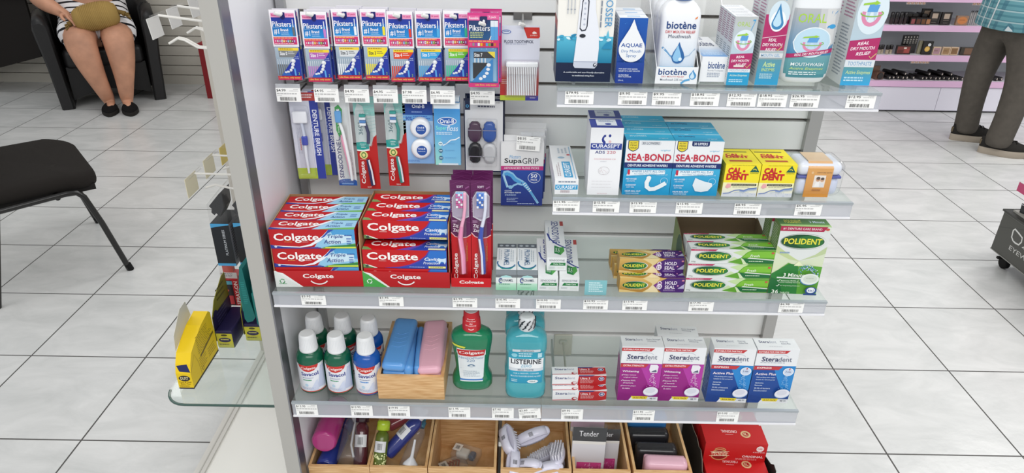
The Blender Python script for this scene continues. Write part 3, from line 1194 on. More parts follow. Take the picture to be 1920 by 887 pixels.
# ================================================================== second glass shelf
def f_curtp(s):
    s.rect(0.02, 0.32, 0.98, 0.66, '#3d9fd0')
    s.text('CURASEPT', 0.07, 0.38, 0.93, 0.60, '#f4f9fc', 0.02)
    s.lines(0.15, 0.74, 0.9, 0.90, 1, '#6f7f95', 2)
    s.lines(0.25, 0.10, 0.75, 0.26, 2, '#a07f88', 3)


def t_curtp(s):
    s.rect(0.42, 0.06, 0.80, 0.50, '#3d9fd0')
    s.text('CURASEPT', 0.48, 0.09, 0.74, 0.47, '#f4f9fc', 0.02, 0, 90)
    s.lines(0.16, 0.1, 0.34, 0.5, 2, '#b7a9ae', 4, 0.5, 1)
    s.ell(0.45, 0.62, 0.16, 0.03, '#9db9cd')
    s.ell(0.80, 0.70, 0.085, 0.02, '#c94a52')
    s.lines(0.35, 0.75, 0.85, 0.95, 3, '#c2cbd4', 7, 0.5, 1)
    s.line([(0.9, 0.02), (0.9, 0.95)], 0.008, '#7fb9dc')


solo(carton(0.0395, 0.0265, 0.165, '#ebecee', f_curtp, t_curtp), 'toothpaste_carton',
     'slim white carton with light blue panel lying flat at left end of second shelf', 'carton', (0.0232, 0.0125, Z2), 0.025)


def f_cur(s):
    s.poly([(.36, .86), (.41, .895), (.47, .90), (.47, .87), (.42, .86), (.41, .835), (.44, .81), (.47, .80), (.47, .77), (.40, .775), (.36, .80), (.345, .83)], '#2b3a8c')
    s.ell(.59, .885, .04, .022, '#2b3a8c')
    s.ell(.60, .80, .045, .02, '#e3bfc2')
    s.rect(0.02, 0.685, 0.98, 0.775, '#2b3f92')
    s.text('CURASEPT', 0.05, 0.712, 0.92, 0.762, '#f2f4fa', 0.03)
    s.lines(0.2, 0.692, 0.8, 0.704, 1, '#9fb0da', 2)
    s.text('ADS', 0.17, 0.625, 0.47, 0.668, '#2f3c80', 0.02)
    s.text('220', 0.53, 0.625, 0.80, 0.668, '#c25a6c', 0.0)
    s.text('CHLORHEXIDINE 0.20', 0.15, 0.535, 0.82, 0.555, '#d8a2a8')
    s.lines(0.35, 0.50, 0.60, 0.512, 1, '#b9bcc4', 3)
    s.arc(.48, .37, .17, 0, 2 * PI, .004, '#b9b5b8', .06, 24)
    rg = random.Random(2)
    for i in range(30):
        a, r = rg.uniform(0, 6.28), rg.uniform(0, 1) ** .5
        s.ell(.48 + .14 * r * math.cos(a), .37 + .05 * r * math.sin(a), .007, None, '#c3a7ad', 6)
    s.lines(0.12, 0.08, 0.85, 0.22, 3, '#d3ced2', 5, .1)
    s.text('NO ALCOHOL', 0.32, 0.02, 0.64, 0.034, '#c79aa2')


def t_cur(s):
    s.rect(0, 0, 1, 1, '#2d3f9a')
    s.rect(0.2, 0.25, 0.82, 0.95, '#e4e7ef')
    s.lines(0.28, 0.6, 0.76, 0.85, 3, '#8f9bc0', 4)
    s.ell(0.55, 0.42, 0.1, 0.1, '#39489a')


CU = solo(carton(0.053, 0.118, 0.045, '#ebecef', f_cur, t_cur, topcol='#2d3f9a'), 'mouth_rinse_carton',
          'tall white carton with navy top and navy name band, front of its pair', 'carton', (0.0846, 0.0125, Z2), 0, 'tall white and navy cartons')
dup(CU, (0.087, 0.0605, Z2), None, 'tall white and navy carton standing behind its twin on the second shelf')


def f_seabond(up):
    def f(s):
        s.rect(0, 0.60, 1, 1, '#e9ecef')
        s.rect(0, 0, 1, 0.51, '#1893c6', '#3fabd6')
        s.rect(0.02, 0.0, 0.25, 0.4, '#1288bd', '#2b9fd0')
        if up:
            s.poly([(.34, .93), (.36, .91), (.68, .91), (.70, .93), (.70, 1), (.34, 1)], '#1d2f63')
            s.text('30 UPPERS', .38, .93, .66, .975, '#e9edf5', .02)
        else:
            s.poly([(.31, .92), (.70, .92), (.72, .96), (.70, .985), (.31, .985)], '#d6dadf')
            s.text('30 LOWERS', .33, .93, .68, .975, '#4c5566', .02)
        s.poly([(.04, 1), (.04, .86), (.09, .82), (.15, .80), (.21, .82), (.26, .86), (.26, 1)], '#22305e')
        s.poly([(.055, .99), (.055, .865), (.10, .83), (.15, .815), (.20, .83), (.245, .865), (.245, .99)], '#e6d23e')
        for q, tx in enumerate(('ALL DAY', 'STRONG', 'HOLD')):
            s.text(tx, .08, .945 - q * .045, .22, .972 - q * .045, '#4b4a2a', .03)
        s.text('original', .72, .81, .92, .845, '#63b3d8', 0, .2)
        s.text('SEA·BOND', .04, .635, .955, .765, '#c02f46', .045)
        s.rect(0, .505, 1, .605, '#1d2f6c')
        s.text('DENTURE ADHESIVE WAFERS', .07, .53, .90, .575, '#e9eef6', .03)
        s.poly([(.06, .36), (.86, .40), (.86, .47), (.10, .47)], '#e3edf2')
        s.text('1', .08, .38, .13, .475, '#c02f46', .03)
        s.text('WAFER LASTS ALL DAY', .16, .425, .86, .465, '#5c8fb5', .02)
        s.text('NO NEED TO REAPPLY', .22, .385, .70, .41, '#7fa9c4', .01)
        for q, (a, b_) in enumerate((('NO OOZE', 'LIKE PASTES'), ('CUSHIONY', 'SOFT FEEL'), ('HELPS SEAL OUT', 'FOOD PARTICLES'))):
            wd = .33 if q == 2 else .22
            s.text(a, .06, .29 - q * .115, .06 + wd, .318 - q * .115, '#eef6fa', .03)
            s.text(b_, .08, .25 - q * .115, .04 + wd * .95, .275 - q * .115, '#cfe6f1', .01)
        s.arc(.86, .27, .075, 0, 2 * PI, .006, '#bfe0ef')
        s.text('easy peel off', .68, .375, .92, .395, '#d6ecf6')
        if up:
            s.poly([(.50, .34), (.58, .31), (.72, .27), (.86, .245), (.88, .19), (.80, .10), (.66, .075), (.53, .09), (.46, .20)], '#dfe7ec')
        else:
            s.line([(.54, .32), (.50, .24), (.51, .16), (.58, .115), (.68, .125), (.80, .18), (.90, .235)], .075, '#e6edf0')
            s.ell(.535, .325, .05, .04, '#e6edf0')
    return f


def t_seabond(up):
    def f(s):
        s.rect(0, 0, 1, .1, '#8fd3ea')
        s.text('30 UPPERS' if up else '30 LOWERS', .1, .6, .45, .8, '#1b3b74' if up else '#d3ebf4', .02)
        s.text('original', .68, .25, .88, .45, '#c9ecf7', 0, .2)
    return f


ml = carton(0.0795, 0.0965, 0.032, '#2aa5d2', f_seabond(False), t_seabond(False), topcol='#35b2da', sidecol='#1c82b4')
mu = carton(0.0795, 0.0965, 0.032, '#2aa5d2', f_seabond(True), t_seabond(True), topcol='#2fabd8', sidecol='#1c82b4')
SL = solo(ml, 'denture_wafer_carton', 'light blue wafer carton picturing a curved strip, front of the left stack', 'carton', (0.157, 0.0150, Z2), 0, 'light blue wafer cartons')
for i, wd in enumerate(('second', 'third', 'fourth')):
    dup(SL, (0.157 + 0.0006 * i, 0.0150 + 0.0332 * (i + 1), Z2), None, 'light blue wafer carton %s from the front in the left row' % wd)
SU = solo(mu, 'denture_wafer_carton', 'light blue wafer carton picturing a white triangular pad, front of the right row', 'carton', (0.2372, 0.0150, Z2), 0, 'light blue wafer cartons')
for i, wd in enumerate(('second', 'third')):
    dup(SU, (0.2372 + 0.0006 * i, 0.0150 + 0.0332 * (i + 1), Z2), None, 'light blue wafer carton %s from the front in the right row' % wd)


def caldent_words(s, u0, v0, u1, v1):
    d = v1 - v0
    s.text('CAL', u0 + .02, v0 + d * .50, u0 + (u1 - u0) * .66, v1, '#c2262c', .10)
    s.ell(u0 + (u1 - u0) * .77, v0 + d * .72, .035, None, '#c2262c')
    s.text('DENT', u0, v0, u1, v0 + d * .52, '#c2262c', .10)


def f_cal(s):
    s.rect(0, 0.44, 1, 1, '#f0de2e')
    s.rect(0, 0, 1, .44, '#e6e7ea', '#f2eeb0')
    s.rect(0, 0, 1, .12, '#d9dde4')
    s.text('DAILY CLEANING PROTECTION FORMULA', .18, .955, .86, .975, '#7a7430')
    caldent_words(s, .06, .52, .68, .90)
    s.poly([(.70, .77), (.97, .77), (.84, .97)], '#1f5c50')
    s.arc(.83, .81, .05, .2, 2.6, .02, '#e4d84a')
    s.text('AUSTRALIAN MADE', .72, .72, .95, .75, '#4b5a30')
    s.poly([(.07, .30), (.14, .26), (.23, .30), (.22, .40), (.12, .41)], '#e6a9ac')
    s.rect(.24, .345, .95, .405, '#2b2b26')
    s.text('DENTURE CLEANSER AND STAIN REMOVER', .27, .36, .92, .388, '#e9e6d0')
    s.lines(.28, .29, .9, .315, 1, '#9a9a92', 3)
    pts = [(.04, .10), (.2, .12), (.35, .20), (.5, .22), (.62, .20), (.74, .26), (.88, .27), (.98, .29)]
    s.line(pts, .025, '#5f79b8')
    s.line([(p[0], p[1] - .03) for p in pts[3:]], .03, '#8ba2cf')
    s.line([(p[0], p[1] - .065) for p in pts[2:]], .012, '#a9bbdc')
    rg = random.Random(3)
    for i in range(14):
        s.ell(rg.uniform(.4, .95), rg.uniform(.03, .16), .012, None, '#bfc9dc', 8)


def t_cal(s):
    s.rect(.05, .78, .85, .83, '#3a3a30')
    caldent_words(s, .14, .40, .80, .68)
    s.rect(.16, .16, .80, .26, '#b8552f')


CD = solo(carton(0.0585, 0.0585, 0.072, '#f0de2e', f_cal, t_cal, sidecol='#d9c93a', left=lambda s: s.lines(.1, .1, .9, .9, 12, '#8d8436', 4, .4)), 'denture_cleanser_carton',
          'yellow cube carton with bold red lettering, left one of the pair', 'carton', (0.3138, 0.0133, Z2), 0, 'yellow cleanser cartons')
dup(CD, (0.3738, 0.0139, Z2), None, 'yellow cube carton with bold red lettering, right one beside the wrapped denture bath')

# denture bath wrapped in clear film with an orange band
t = thing('denture_bath', 'pale blue rounded denture bath in clear film with an orange paper band', 'denture bath', (0.4445, 0.016, Z2))
mb = MB()
mb.rbox(-0.037, 0.037, 0.003, 0.056, 0.001, 0.034, 0.010, '#cfd6ea')
mb.build('tub', t)
mb = MB()
mb.rbox(-0.038, 0.038, 0.002, 0.057, 0.036, 0.060, 0.0105, '#dfe3ef')
mb.build('lid', t)
mb = MB()
mb.rbox(-0.0375, 0.0375, 0.0022, 0.0565, 0.0325, 0.0375, 0.002, '#4c559c')
mb.build('hinge_seal', t)
mb = MB()
mb.box(-0.0215, 0.0205, 0.0008, 0.0016, 0.000, 0.052, '#d99a4c', 'p')
mb.face([(-0.0215, 0.0008, 0.052), (0.0205, 0.0008, 0.052), (0.0195, 0.010, 0.0612), (-0.0205, 0.010, 0.0612)], '#dfae78')
mb.face([(-0.0205, 0.010, 0.0612), (0.0195, 0.010, 0.0612), (0.0195, 0.052, 0.0612), (-0.0205, 0.052, 0.0612)], '#e0c29e')
s = Surf(mb, (-0.0215, 0.0008, 0), (0.042, 0, 0), (0, 0, 0.052))
s.rect(0, 0, 1, 1, '#d6913f', '#dca35a')
s.text('DENTURE BATH', .38, .83, .96, .875, '#6b4a2c', .02)
s.ell(.2, .85, .05, None, '#e3bf8c')
s.rect(.30, .34, .76, .76, '#ece4dc')
s.ell(.47, .62, .09, None, '#c99a78'); s.ell(.47, .66, .08, .05, '#5b4a40'); s.ell(.64, .60, .08, None, '#d0a486'); s.ell(.64, .645, .07, .045, '#4a3c34')
s.poly([(.35, .36), (.40, .52), (.53, .54), (.58, .36)], '#f4f2f0'); s.poly([(.56, .36), (.58, .5), (.70, .5), (.74, .36)], '#dfe0e4')
s.lines(.3, .2, .75, .28, 2, '#a06a34', 3)
mb.build('paper_band', t)
mb = MB()
mb.rbox(-0.0415, 0.0425, -0.0015, 0.060, 0.0002, 0.0630, 0.013, '#eef0f4', 'b')
mb.build('film_wrap', t)

# ================================================================== third glass shelf: toothpaste trays
def swoosh(s, pts, c):
    s.poly(pts, c)


def colgate_word(s, u0, v0, u1, v1, c='#f6f2f0'):
    s.text('Colgate', u0, v0, u1, v1, c, 0.035)


def f_triple(s):
    s.rect(0, 0, 1, 1, '#b9181f')
    s.poly([(.50, 0), (1, 0), (1, 1), (.72, 1), (.66, .8), (.60, .5), (.55, .3)], '#8fc3e2')
    s.poly([(.75, .55), (1, .45), (1, 1), (.72, 1)], '#4f9cd2')
    s.poly([(.62, .62), (.80, .75), (.96, .68), (.96, .35), (.70, .2)], '#c9e2f0')
    s.poly([(.58, 0), (1, 0), (1, .28), (.88, .18), (.72, .16)], '#5fa84e')
    s.poly([(.60, .07), (1, .13), (1, .22), (.8, .17)], '#2f7a44')
    s.poly([(.64, .02), (1, .02), (1, .09), (.64, .08)], '#d9e04f')
    s.poly([(0, 0), (.60, 0), (.58, .06), (.35, .04), (.15, .10), (0, .20)], '#2b3a94')
    s.poly([(.02, .17), (.15, .09), (.35, .055), (.48, .14), (.60, .42), (.68, .72), (.74, 1), (.70, 1), (.63, .70), (.55, .45), (.46, .22), (.34, .10)], '#e8eef5')
    s.poly([(.70, 1), (.66, .80), (.60, .55), (.64, .60), (.69, .8), (.76, 1)], '#2f4fa8')
    s.ell(.06, .11, .016, None, '#cfd6ea', 12)
    colgate_word(s, .05, .30, .58, .80)
    s.lines(.17, .33, .26, .37, 1, '#e6b45c', 2); s.lines(.35, .33, .48, .37, 1, '#e9d9d4', 3)
    s.text('Triple', .68, .52, .86, .74, '#2d4488', .01, .2)
    s.text('Action', .63, .27, .83, .48, '#2d4488', .01, .2)
    s.lines(.88, .64, .97, .72, 1, '#2d56a6', 2)
    s.lines(.90, .16, .96, .55, 3, '#3f62ae', 5, .4)
    s.rect(.48, .04, .56, .09, '#5a4a9a')


def t_triple(s):
    s.rect(0, 0, 1, 1, '#b9181f')
    s.poly([(.50, 0), (1, 0), (1, 1), (.72, 1), (.60, .5)], '#9ccbe6')
    s.poly([(.58, 0), (1, 0), (1, .25), (.72, .14)], '#6fb35a')
    s.poly([(0, 0), (.55, 0), (.35, .05), (.12, .12), (0, .25)], '#2b3a94')
    s.poly([(.02, .2), (.15, .1), (.35, .07), (.48, .2), (.60, .5), (.72, 1), (.68, 1), (.54, .5), (.45, .26), (.33, .13)], '#e8eef5')
    colgate_word(s, .08, .30, .56, .86)
    s.text('Triple', .70, .56, .84, .80, '#2d4488', .01, .2)
    s.text('Action', .65, .26, .82, .50, '#2d4488', .01, .2)
    s.lines(.88, .3, .97, .7, 3, '#4f76b8', 5, .4)


def tooth_icon(s, u, v, h, c):
    w = h / s.asp
    s.poly([(u - w * .5, v + h * .45), (u - w * .15, v + h * .35), (u + w * .15, v + h * .35), (u + w * .5, v + h * .45), (u + w * .5, v), (u + w * .35, v - h * .5), (u + w * .15, v - h * .1), (u - w * .15, v - h * .1), (u - w * .35, v - h * .5), (u - w * .5, v)], c)


def f_cavity(s):
    s.rect(0, 0, 1, 1, '#c0161d')
    s.poly([(.42, 0), (1, 0), (1, 1), (.80, 1), (.76, .72), (.68, .42), (.58, .20)], '#2a45a5')
    s.poly([(.80, 1), (1, 1), (1, .35), (.86, .25), (.74, .45), (.77, .7)], '#2b6fc4')
    s.poly([(.25, .02), (.42, 0), (.58, .18), (.68, .40), (.765, .72), (.805, 1), (.79, 1), (.745, .70), (.66, .42), (.55, .2), (.42, .07)], '#5a3aa0')
    s.poly([(0, 0), (.15, 0), (.06, .16), (0, .2)], '#6f8f52')
    s.poly([(.015, .21), (.08, .14), (.17, 0), (.13, 0), (.05, .13)], '#e9ece4')
    s.ell(.045, .09, .02, None, '#3f4f46', 12)
    colgate_word(s, .05, .33, .66, .86)
    s.lines(.19, .36, .28, .40, 1, '#e9d9d4', 2); s.lines(.38, .36, .54, .40, 1, '#e9d9d4', 3)
    s.text('Cavity', .735, .40, .92, .62, '#eef1f8', .03, .25)
    s.text('Protection', .72, .25, .91, .39, '#dfe6f4', .02, .25)
    tooth_icon(s, .945, .44, .38, '#c7def2')
    s.rect(.78, .03, .985, .14, '#e9e28a')
    s.lines(.80, .06, .97, .11, 1, '#5d6a3a', 5)
    s.lines(.55, .05, .75, .10, 1, '#bcc6e6', 6)


def t_cavity(s):
    s.rect(0, 0, 1, 1, '#c0161d')
    s.poly([(.55, 0), (1, 0), (1, 1), (.78, 1), (.70, .5)], '#2a45a5')
    s.poly([(.78, 1), (1, 1), (1, .3), (.80, .35)], '#2f74c8')
    s.poly([(.40, 0), (.55, 0), (.70, .5), (.78, 1), (.75, 1), (.66, .5)], '#6a4aac')
    s.poly([(0, 0), (.12, 0), (.06, .25), (0, .3)], '#7a9a5e')
    colgate_word(s, .08, .26, .62, .86)
    s.text('Cavity', .74, .50, .89, .80, '#eef1f8', .03, .25)
    s.text('Protection', .73, .30, .90, .48, '#dfe6f4', .02, .25)
    tooth_icon(s, .94, .5, .45, '#c7def2')
    s.rect(.78, .04, .985, .2, '#e3dfae')


def red_tray(w, d, hf, hb, label, loc, corner, rz=0):
    """open retail tray: printed front lip, sloping card sides, inside visible"""
    t = thing('toothpaste_tray', label, 'display tray', loc, rz)
    mb = MB()
    mb.box(-w / 2, w / 2, 0, d, 0, 0.001, '#a9825c', 'm')
    mb.box(-w / 2, w / 2, d - 0.001, d, 0.001, hb, '#a9825c', 'm')
    mb.build('tray_base', t)
    mb = MB()
    mb.box(-w / 2, w / 2, 0, 0.001, 0, hf, '#b81d22', 'p')
    s = Surf(mb, (-w / 2, 0, 0), (w, 0, 0), (0, 0, hf))
    s.poly([(0, 0), (.29, 0), (.20, .35), (.10, .75), (.02, 1), (0, 1)], corner)
    s.poly([(.0, .98), (.10, .86), (.20, .45), (.31, 0), (.28, 0), (.17, .40), (.07, .78)], '#e9ebe8')
    s.arc(.08, .36, .026, .4, 2.2, .05, '#3f8f56' if corner != '#4aa84e' else '#f0f6ee')
    s.arc(.08, .36, .026, 2.6, 4.2, .05, '#3f8f56' if corner != '#4aa84e' else '#f0f6ee')
    s.arc(.08, .36, .026, 4.7, 6.3, .05, '#3f8f56' if corner != '#4aa84e' else '#f0f6ee')
    s.lines(.04, .14, .13, .22, 1, '#6aa878', 2)
    colgate_word(s, .32, .48, .67, .82)
    s.arc(.50, .56, .105, PI * 1.15, PI * 1.85, .07, '#f3efee', .38)
    mb.build('front_lip', t)
    for k in (-1, 1):
        mb = MB()
        x = k * (w / 2 - 0.0006)
        mb.extrude([(0.0012, 0), (0.0012, hf + 0.002), (0.006, hb * 0.90), (0.012, hb), (d, hb), (d, 0)], x - 0.0006, x + 0.0006, '#b89069', 'm', axis='x')
        xi = k * (w / 2) - (0.0 if k < 0 else 0.0)
        mb.face([(xi + k * 0.00012, y, z) for y, z in ((0.0012, 0), (0.0012, hf), (0.006, hb * 0.88), (d, hb * 0.88), (d, 0))], '#b22327', 'p')
        mb.build('side_wall', t)
    return t


red_tray(0.1585, 0.152, 0.0335, 0.117, 'red tray with a white front corner at the far left of the third shelf', (-0.4168, 0.018, Z3), '#dfe4e0', 0.03)
T1 = solo(carton(0.150, 0.038, 0.0352, '#b9181f', f_triple, t_triple), 'toothpaste_carton', 'red and sky-blue toothpaste carton, lower front one in the leftmost red tray', 'carton', (-0.4188, 0.0205, Z3 + 0.0405), 0.03, 'red and sky-blue toothpaste cartons')
dup(T1, (-0.4196, 0.0195, Z3 + 0.0788), None, 'red and sky-blue toothpaste carton, upper front one in the leftmost red tray')
LOW = solo(carton(0.150, 0.038, 0.0352, '#b9181f', f_triple, t_triple), 'toothpaste_carton', 'red and sky-blue toothpaste carton hidden behind the lip of the leftmost red tray', 'carton', (-0.4187, 0.0212, Z3 + 0.0012), 0.03, 'red and sky-blue toothpaste cartons')
for r, wd in enumerate(('second', 'third', 'last')):
    y = 0.0195 + 0.0362 * (r + 1)
    dup(T1, (-0.4195 - 0.001 * r, y, Z3 + 0.0788 - 0.001 * r), None, 'red and sky-blue toothpaste carton, top of the %s row back in the leftmost red tray' % wd)
    dup(T1, (-0.4195 - 0.001 * r, y, Z3 + 0.0392), None, 'red and sky-blue toothpaste carton, middle of the %s row back in the leftmost red tray' % wd)

red_tray(0.1590, 0.152, 0.0330, 0.125, 'red tray with a green front corner, second from left on the third shelf', (-0.2588, 0.0205, Z3), '#4aa84e', -0.008)
V1 = solo(carton(0.151, 0.037, 0.0375, '#c0161d', f_cavity, t_cavity), 'toothpaste_carton', 'red and dark blue toothpaste carton, lower front one sticking out of its red tray', 'carton', (-0.2592, 0.0228, Z3 + 0.0395), -0.008, 'red and dark blue toothpaste cartons')
dup(V1, (-0.2592, 0.0228, Z3 + 0.0012), None, 'red and dark blue toothpaste carton at the bottom behind the lip with the green corner')
dup(V1, (-0.2575, 0.0400, Z3 + 0.0895), None, 'red and dark blue toothpaste carton, upper front one set back on the pile')
for r, wd in enumerate(('second', 'last')):
    y = 0.0400 + 0.0385 * (r + 1)
    dup(V1, (-0.2565 + 0.001 * r, y, Z3 + 0.0895), None, 'red and dark blue toothpaste carton, top of the %s row behind the upper front one' % wd)
    dup(V1, (-0.2565 + 0.001 * r, y, Z3 + 0.0395), None, 'red and dark blue toothpaste carton, middle of the %s row behind the upper front one' % wd)
dup(V1, (-0.2585, 0.0615, Z3 + 0.0012), None, 'red and dark blue toothpaste carton under the pile in the green-cornered tray')

# purple and red toothbrush packs in a small red tray
def wavy(s, pts, w0, w1, c):
    n = len(pts)
    for i in range(n - 1):
        s.line([pts[i], pts[i + 1]], w0 + (w1 - w0) * i / n, c)


def brush(mb, path, radii, col, head, bris, mat='g', accent=None):
    """toothbrush: tapering bent handle along path, bristle block at the top end"""
    mb.tube(path, radii, col, mat, 10)
    if accent:
        mb.tube([(p[0] + 0.0006, p[1] - 0.0012, p[2]) for p in path[2:5]], [r * 0.7 for r in radii[2:5]], accent, mat, 8)


def zig_pack(handle, grip, bris, bris2):
    t = thing('toothbrush_pack', 'x', 'toothbrush', (0, 0, 0), 0, 'purple toothbrush packs in the red tray')
    w, h = 0.0352, 0.204
    mb = MB()
    mb.box(-w / 2, w / 2, 0, 0.0006, 0, h, '#5c1f52', 'p')
    s = Surf(mb, (-w / 2, 0, 0), (w, 0, 0), (0, 0, h))
    s.rect(0, 0, 1, .50, '#b3161e', '#c41a22')
    s.poly([(0, .50), (.2, .46), (.5, .445), (.8, .455), (1, .48), (1, 1), (0, 1)], '#5c1f52')
    s.line([(0, .505), (.2, .465), (.5, .45), (.8, .46), (1, .485)], .008, '#e3b9b9')
    for k in range(7):
        s.line([(0, .60 + k * .06), (.5, .63 + k * .06), (1, .60 + k * .06)], .004, '#74336a')
    s.text('SOFT', .34, .93, .66, .952, '#e9dcea', .02)
    s.line([(.76, .925), (.95, .945)], .012, '#8a4a80')
    s.text('Zig', .10, .55, .38, .59, '#f2e6ee', .02)
    s.text('Zag', .10, .505, .42, .545, '#f2e6ee', .02)
    s.lines(.08, .60, .4, .625, 2, '#b993b4', 3)
    s.text('Colgate', .10, .03, .36, .30, '#f6f0ee', .03, 0, 90)
    s.lines(.76, .22, .84, .42, 2, '#c98a30', 4, .5, 1)
    s.text('ANTIBAC', .04, .70, .13, .85, '#9c7f98', .02, 0, 90)
    s.poly([(.1, .66), (.5, .62), (.92, .66), (.93, .86), (.75, .90), (.3, .90), (.1, .84)], '#cfd0d8')
    s.poly([(.13, .67), (.5, .632), (.89, .67), (.90, .85), (.74, .888), (.32, .888), (.13, .835)], '#a99fb4')
    mb.build('backing_card', t)
    mb = MB()
    path = [(0.004, -0.004, 0.022), (0.003, -0.0045, 0.06), (-0.001, -0.005, 0.095), (0.002, -0.005, 0.118), (0.006, -0.0045, 0.135), (0.0085, -0.004, 0.155), (0.0085, -0.004, 0.180)]
    mb.tube(path[:4], [0.0042, 0.0046, 0.0048, 0.0036], grip, 'g', 10)
    mb.tube(path[3:], [0.0034, 0.003, 0.0028, 0.003], handle, 'g', 10)
    mb.tube([(p[0] - 0.0016, p[1] - 0.0028, p[2]) for p in path[:3]], 0.0024, handle, 'g', 8)
    mb.rbox(0.005, 0.011, -0.006, -0.002, 0.150, 0.182, 0.0018, handle)
    hd = mb.build('brush_handle', t)
    mb = MB()
    for i in range(3):
        for j in range(6):
            z = 0.154 + j * 0.0046
            mb.box(-0.007 + i * 0.004, -0.0035 + i * 0.004, -0.0065, -0.0025, z, z + 0.0038, bris if (i + j) % 3 else '#eef0f6', 'm')
    mb.rbox(-0.007, 0.006, -0.0062, -0.0025, 0.168, 0.183, 0.001, bris2, 'm')
    mb.build('bristles', t)
    mb = MB()
    mb.rbox(-0.0125, 0.0145, -0.0095, 0.0, 0.136, 0.186, 0.004, '#e6e6ee', 'b')
    mb.rbox(-0.006, 0.011, -0.0085, 0.0, 0.018, 0.134, 0.004, '#e6e6ee', 'b')
    mb.build('blister', t)
    return t


za = zig_pack('#efa9c6', '#e58fb6', '#c85f9c', '#7fb9de')
zb = zig_pack('#dfe3f2', '#3a52b0', '#3f6fc4', '#5f8fd6')
za.location = (-0.1585, 0.040, Z3 + 0.002)
zb.location = (-0.1225, 0.040, Z3 + 0.002)
za['label'] = 'purple and red toothbrush pack with a pink brush, front left in the small red tray'
zb['label'] = 'purple and red toothbrush pack with a blue brush, front right in the small red tray'
for k, (src, side, x) in enumerate(((za, 'pink', -0.1585), (zb, 'blue', -0.1225))):
    for i, wd in enumerate(('directly', 'second')):
        dup(src, (x + 0.001 * (i + 1), 0.040 + 0.022 * (i + 1), Z3 + 0.002 + 0.001 * i), None, 'purple and red toothbrush pack %s behind the front pack with the %s brush' % (wd, side))
t = thing('toothbrush_tray', 'small red tray holding the purple toothbrush packs on the third shelf', 'display tray', (-0.1408, 0.0265, Z3))
mb = MB()
mb.box(-0.0363, 0.0363, 0, 0.075, 0, 0.001, '#b3161e', 'p')
mb.box(-0.0363, 0.0363, 0.074, 0.075, 0.001, 0.05, '#b3161e', 'p')
for k in (-1, 1):
    mb.extrude([(0, 0.001), (0, 0.027), (0.012, 0.020), (0.075, 0.05), (0.075, 0.001)], k * 0.0363 - 0.0004, k * 0.0363 + 0.0004, '#c0181f', 'p', axis='x')
mb.build('tray_shell', t)
mb = MB()
mb.box(-0.0363, 0.0363, -0.001, 0, 0, 0.0185, '#cf1f27', 'p')
s = Surf(mb, (-0.0363, -0.001, 0), (0.0726, 0, 0), (0, 0, 0.0185))
s.text('Colgate', .20, .28, .82, .74, '#f6f0ee', .05)
mb.build('front_lip', t)

# pale green and white cartons
def f_pron(s):
    s.rect(0, 0, 1, .45, '#8fd3ae', '#c3e6d2')
    s.rect(0, .45, 1, .82, '#e3e9e8')
    s.rect(0, .82, 1, 1, '#6d7378')
    s.poly([(.2, .82), (.3, .92), (.5, .97), (.7, .92), (.8, .82)], '#a8d6d6')
    s.arc(.24, .62, .08, .8, 5.4, .06, '#3c4f8e', .14)
    s.text('PRONAMEL', .22, .56, .84, .72, '#3a4a63', .02)
    s.lines(.15, .32, .85, .42, 1, '#5f9a7e', 3)
    s.lines(.2, .08, .8, .2, 1, '#9fd0b5', 4)


def t_pron(s):
    s.rect(0, 0, 1, .15, '#8b9499')
    s.rect(0, .15, 1, .86, '#e6eaeb')
    s.rect(0, .86, 1, 1, '#5c636a')
    for k in (.2, .5, .8):
        s.ell(k, .93, .1, .03, '#aab3b8', 12)
    s.poly([(.02, .28), (.3, .16), (.7, .16), (.98, .28), (.7, .2), (.3, .22)], '#2f8f86')
    s.arc(.5, .36, .45, PI * .9, PI * 1.9, .022, '#3a6f9c', .16)
    s.text('PRONAMEL', .36, .28, .64, .80, '#3f6a94', .01, 0, -90)
    s.lines(.7, .4, .9, .85, 2, '#a3b1bb', 5, .4, 1)
    s.lines(.1, .45, .3, .85, 2, '#b3bec6', 6, .4, 1)


PR = solo(carton(0.0372, 0.0325, 0.118, '#dfe6e4', f_pron, t_pron), 'toothpaste_carton', 'white and mint green carton lying end-on, left one of the pair', 'carton', (-0.0768, 0.0172, Z3), 0, 'mint green ended cartons')
dup(PR, (-0.0383, 0.0175, Z3), None, 'white and mint green carton lying end-on, right one of the pair')


def f_sens(s):
    s.rect(0, 0, 1, 1, '#e6e9ea')
    s.text('SENSODYNE', .12, .70, .90, .84, '#5c6470', .02)
    s.poly([(.14, .38), (.95, .38), (.95, .60), (.24, .60)], '#1f7a3f')
    s.text('Daily Care', .34, .43, .84, .54, '#eaf3ea', .03)
    s.lines(.1, .12, .5, .28, 2, '#b9bfc4', 3)
    s.rect(.55, .1, .9, .26, '#dde3de')


def t_sens(s):
    s.text('SENSODYNE', .34, .36, .72, .97, '#2f3f86', .02, 0, -90)
    s.lines(.16, .42, .28, .9, 1, '#8f9bb4', 3, .4, 1)
    s.rect(.82, .84, 1.0, .97, '#b8433f')
    s.line([(.1, .62), (.2, .48), (.45, .37), (.75, .29), (1, .24)], .022, '#2f3f8e')
    s.poly([(.38, .10), (.70, .06), (.68, .25), (.42, .30)], '#1f7a3f')
    s.poly([(.70, .06), (.92, .16), (.88, .26), (.68, .25)], '#4f9f4a')
    s.text('Daily', .45, .14, .56, .24, '#eaf3ea', .02, 0, 90)
    s.text('Care', .56, .12, .66, .22, '#eaf3ea', .02, 0, 90)


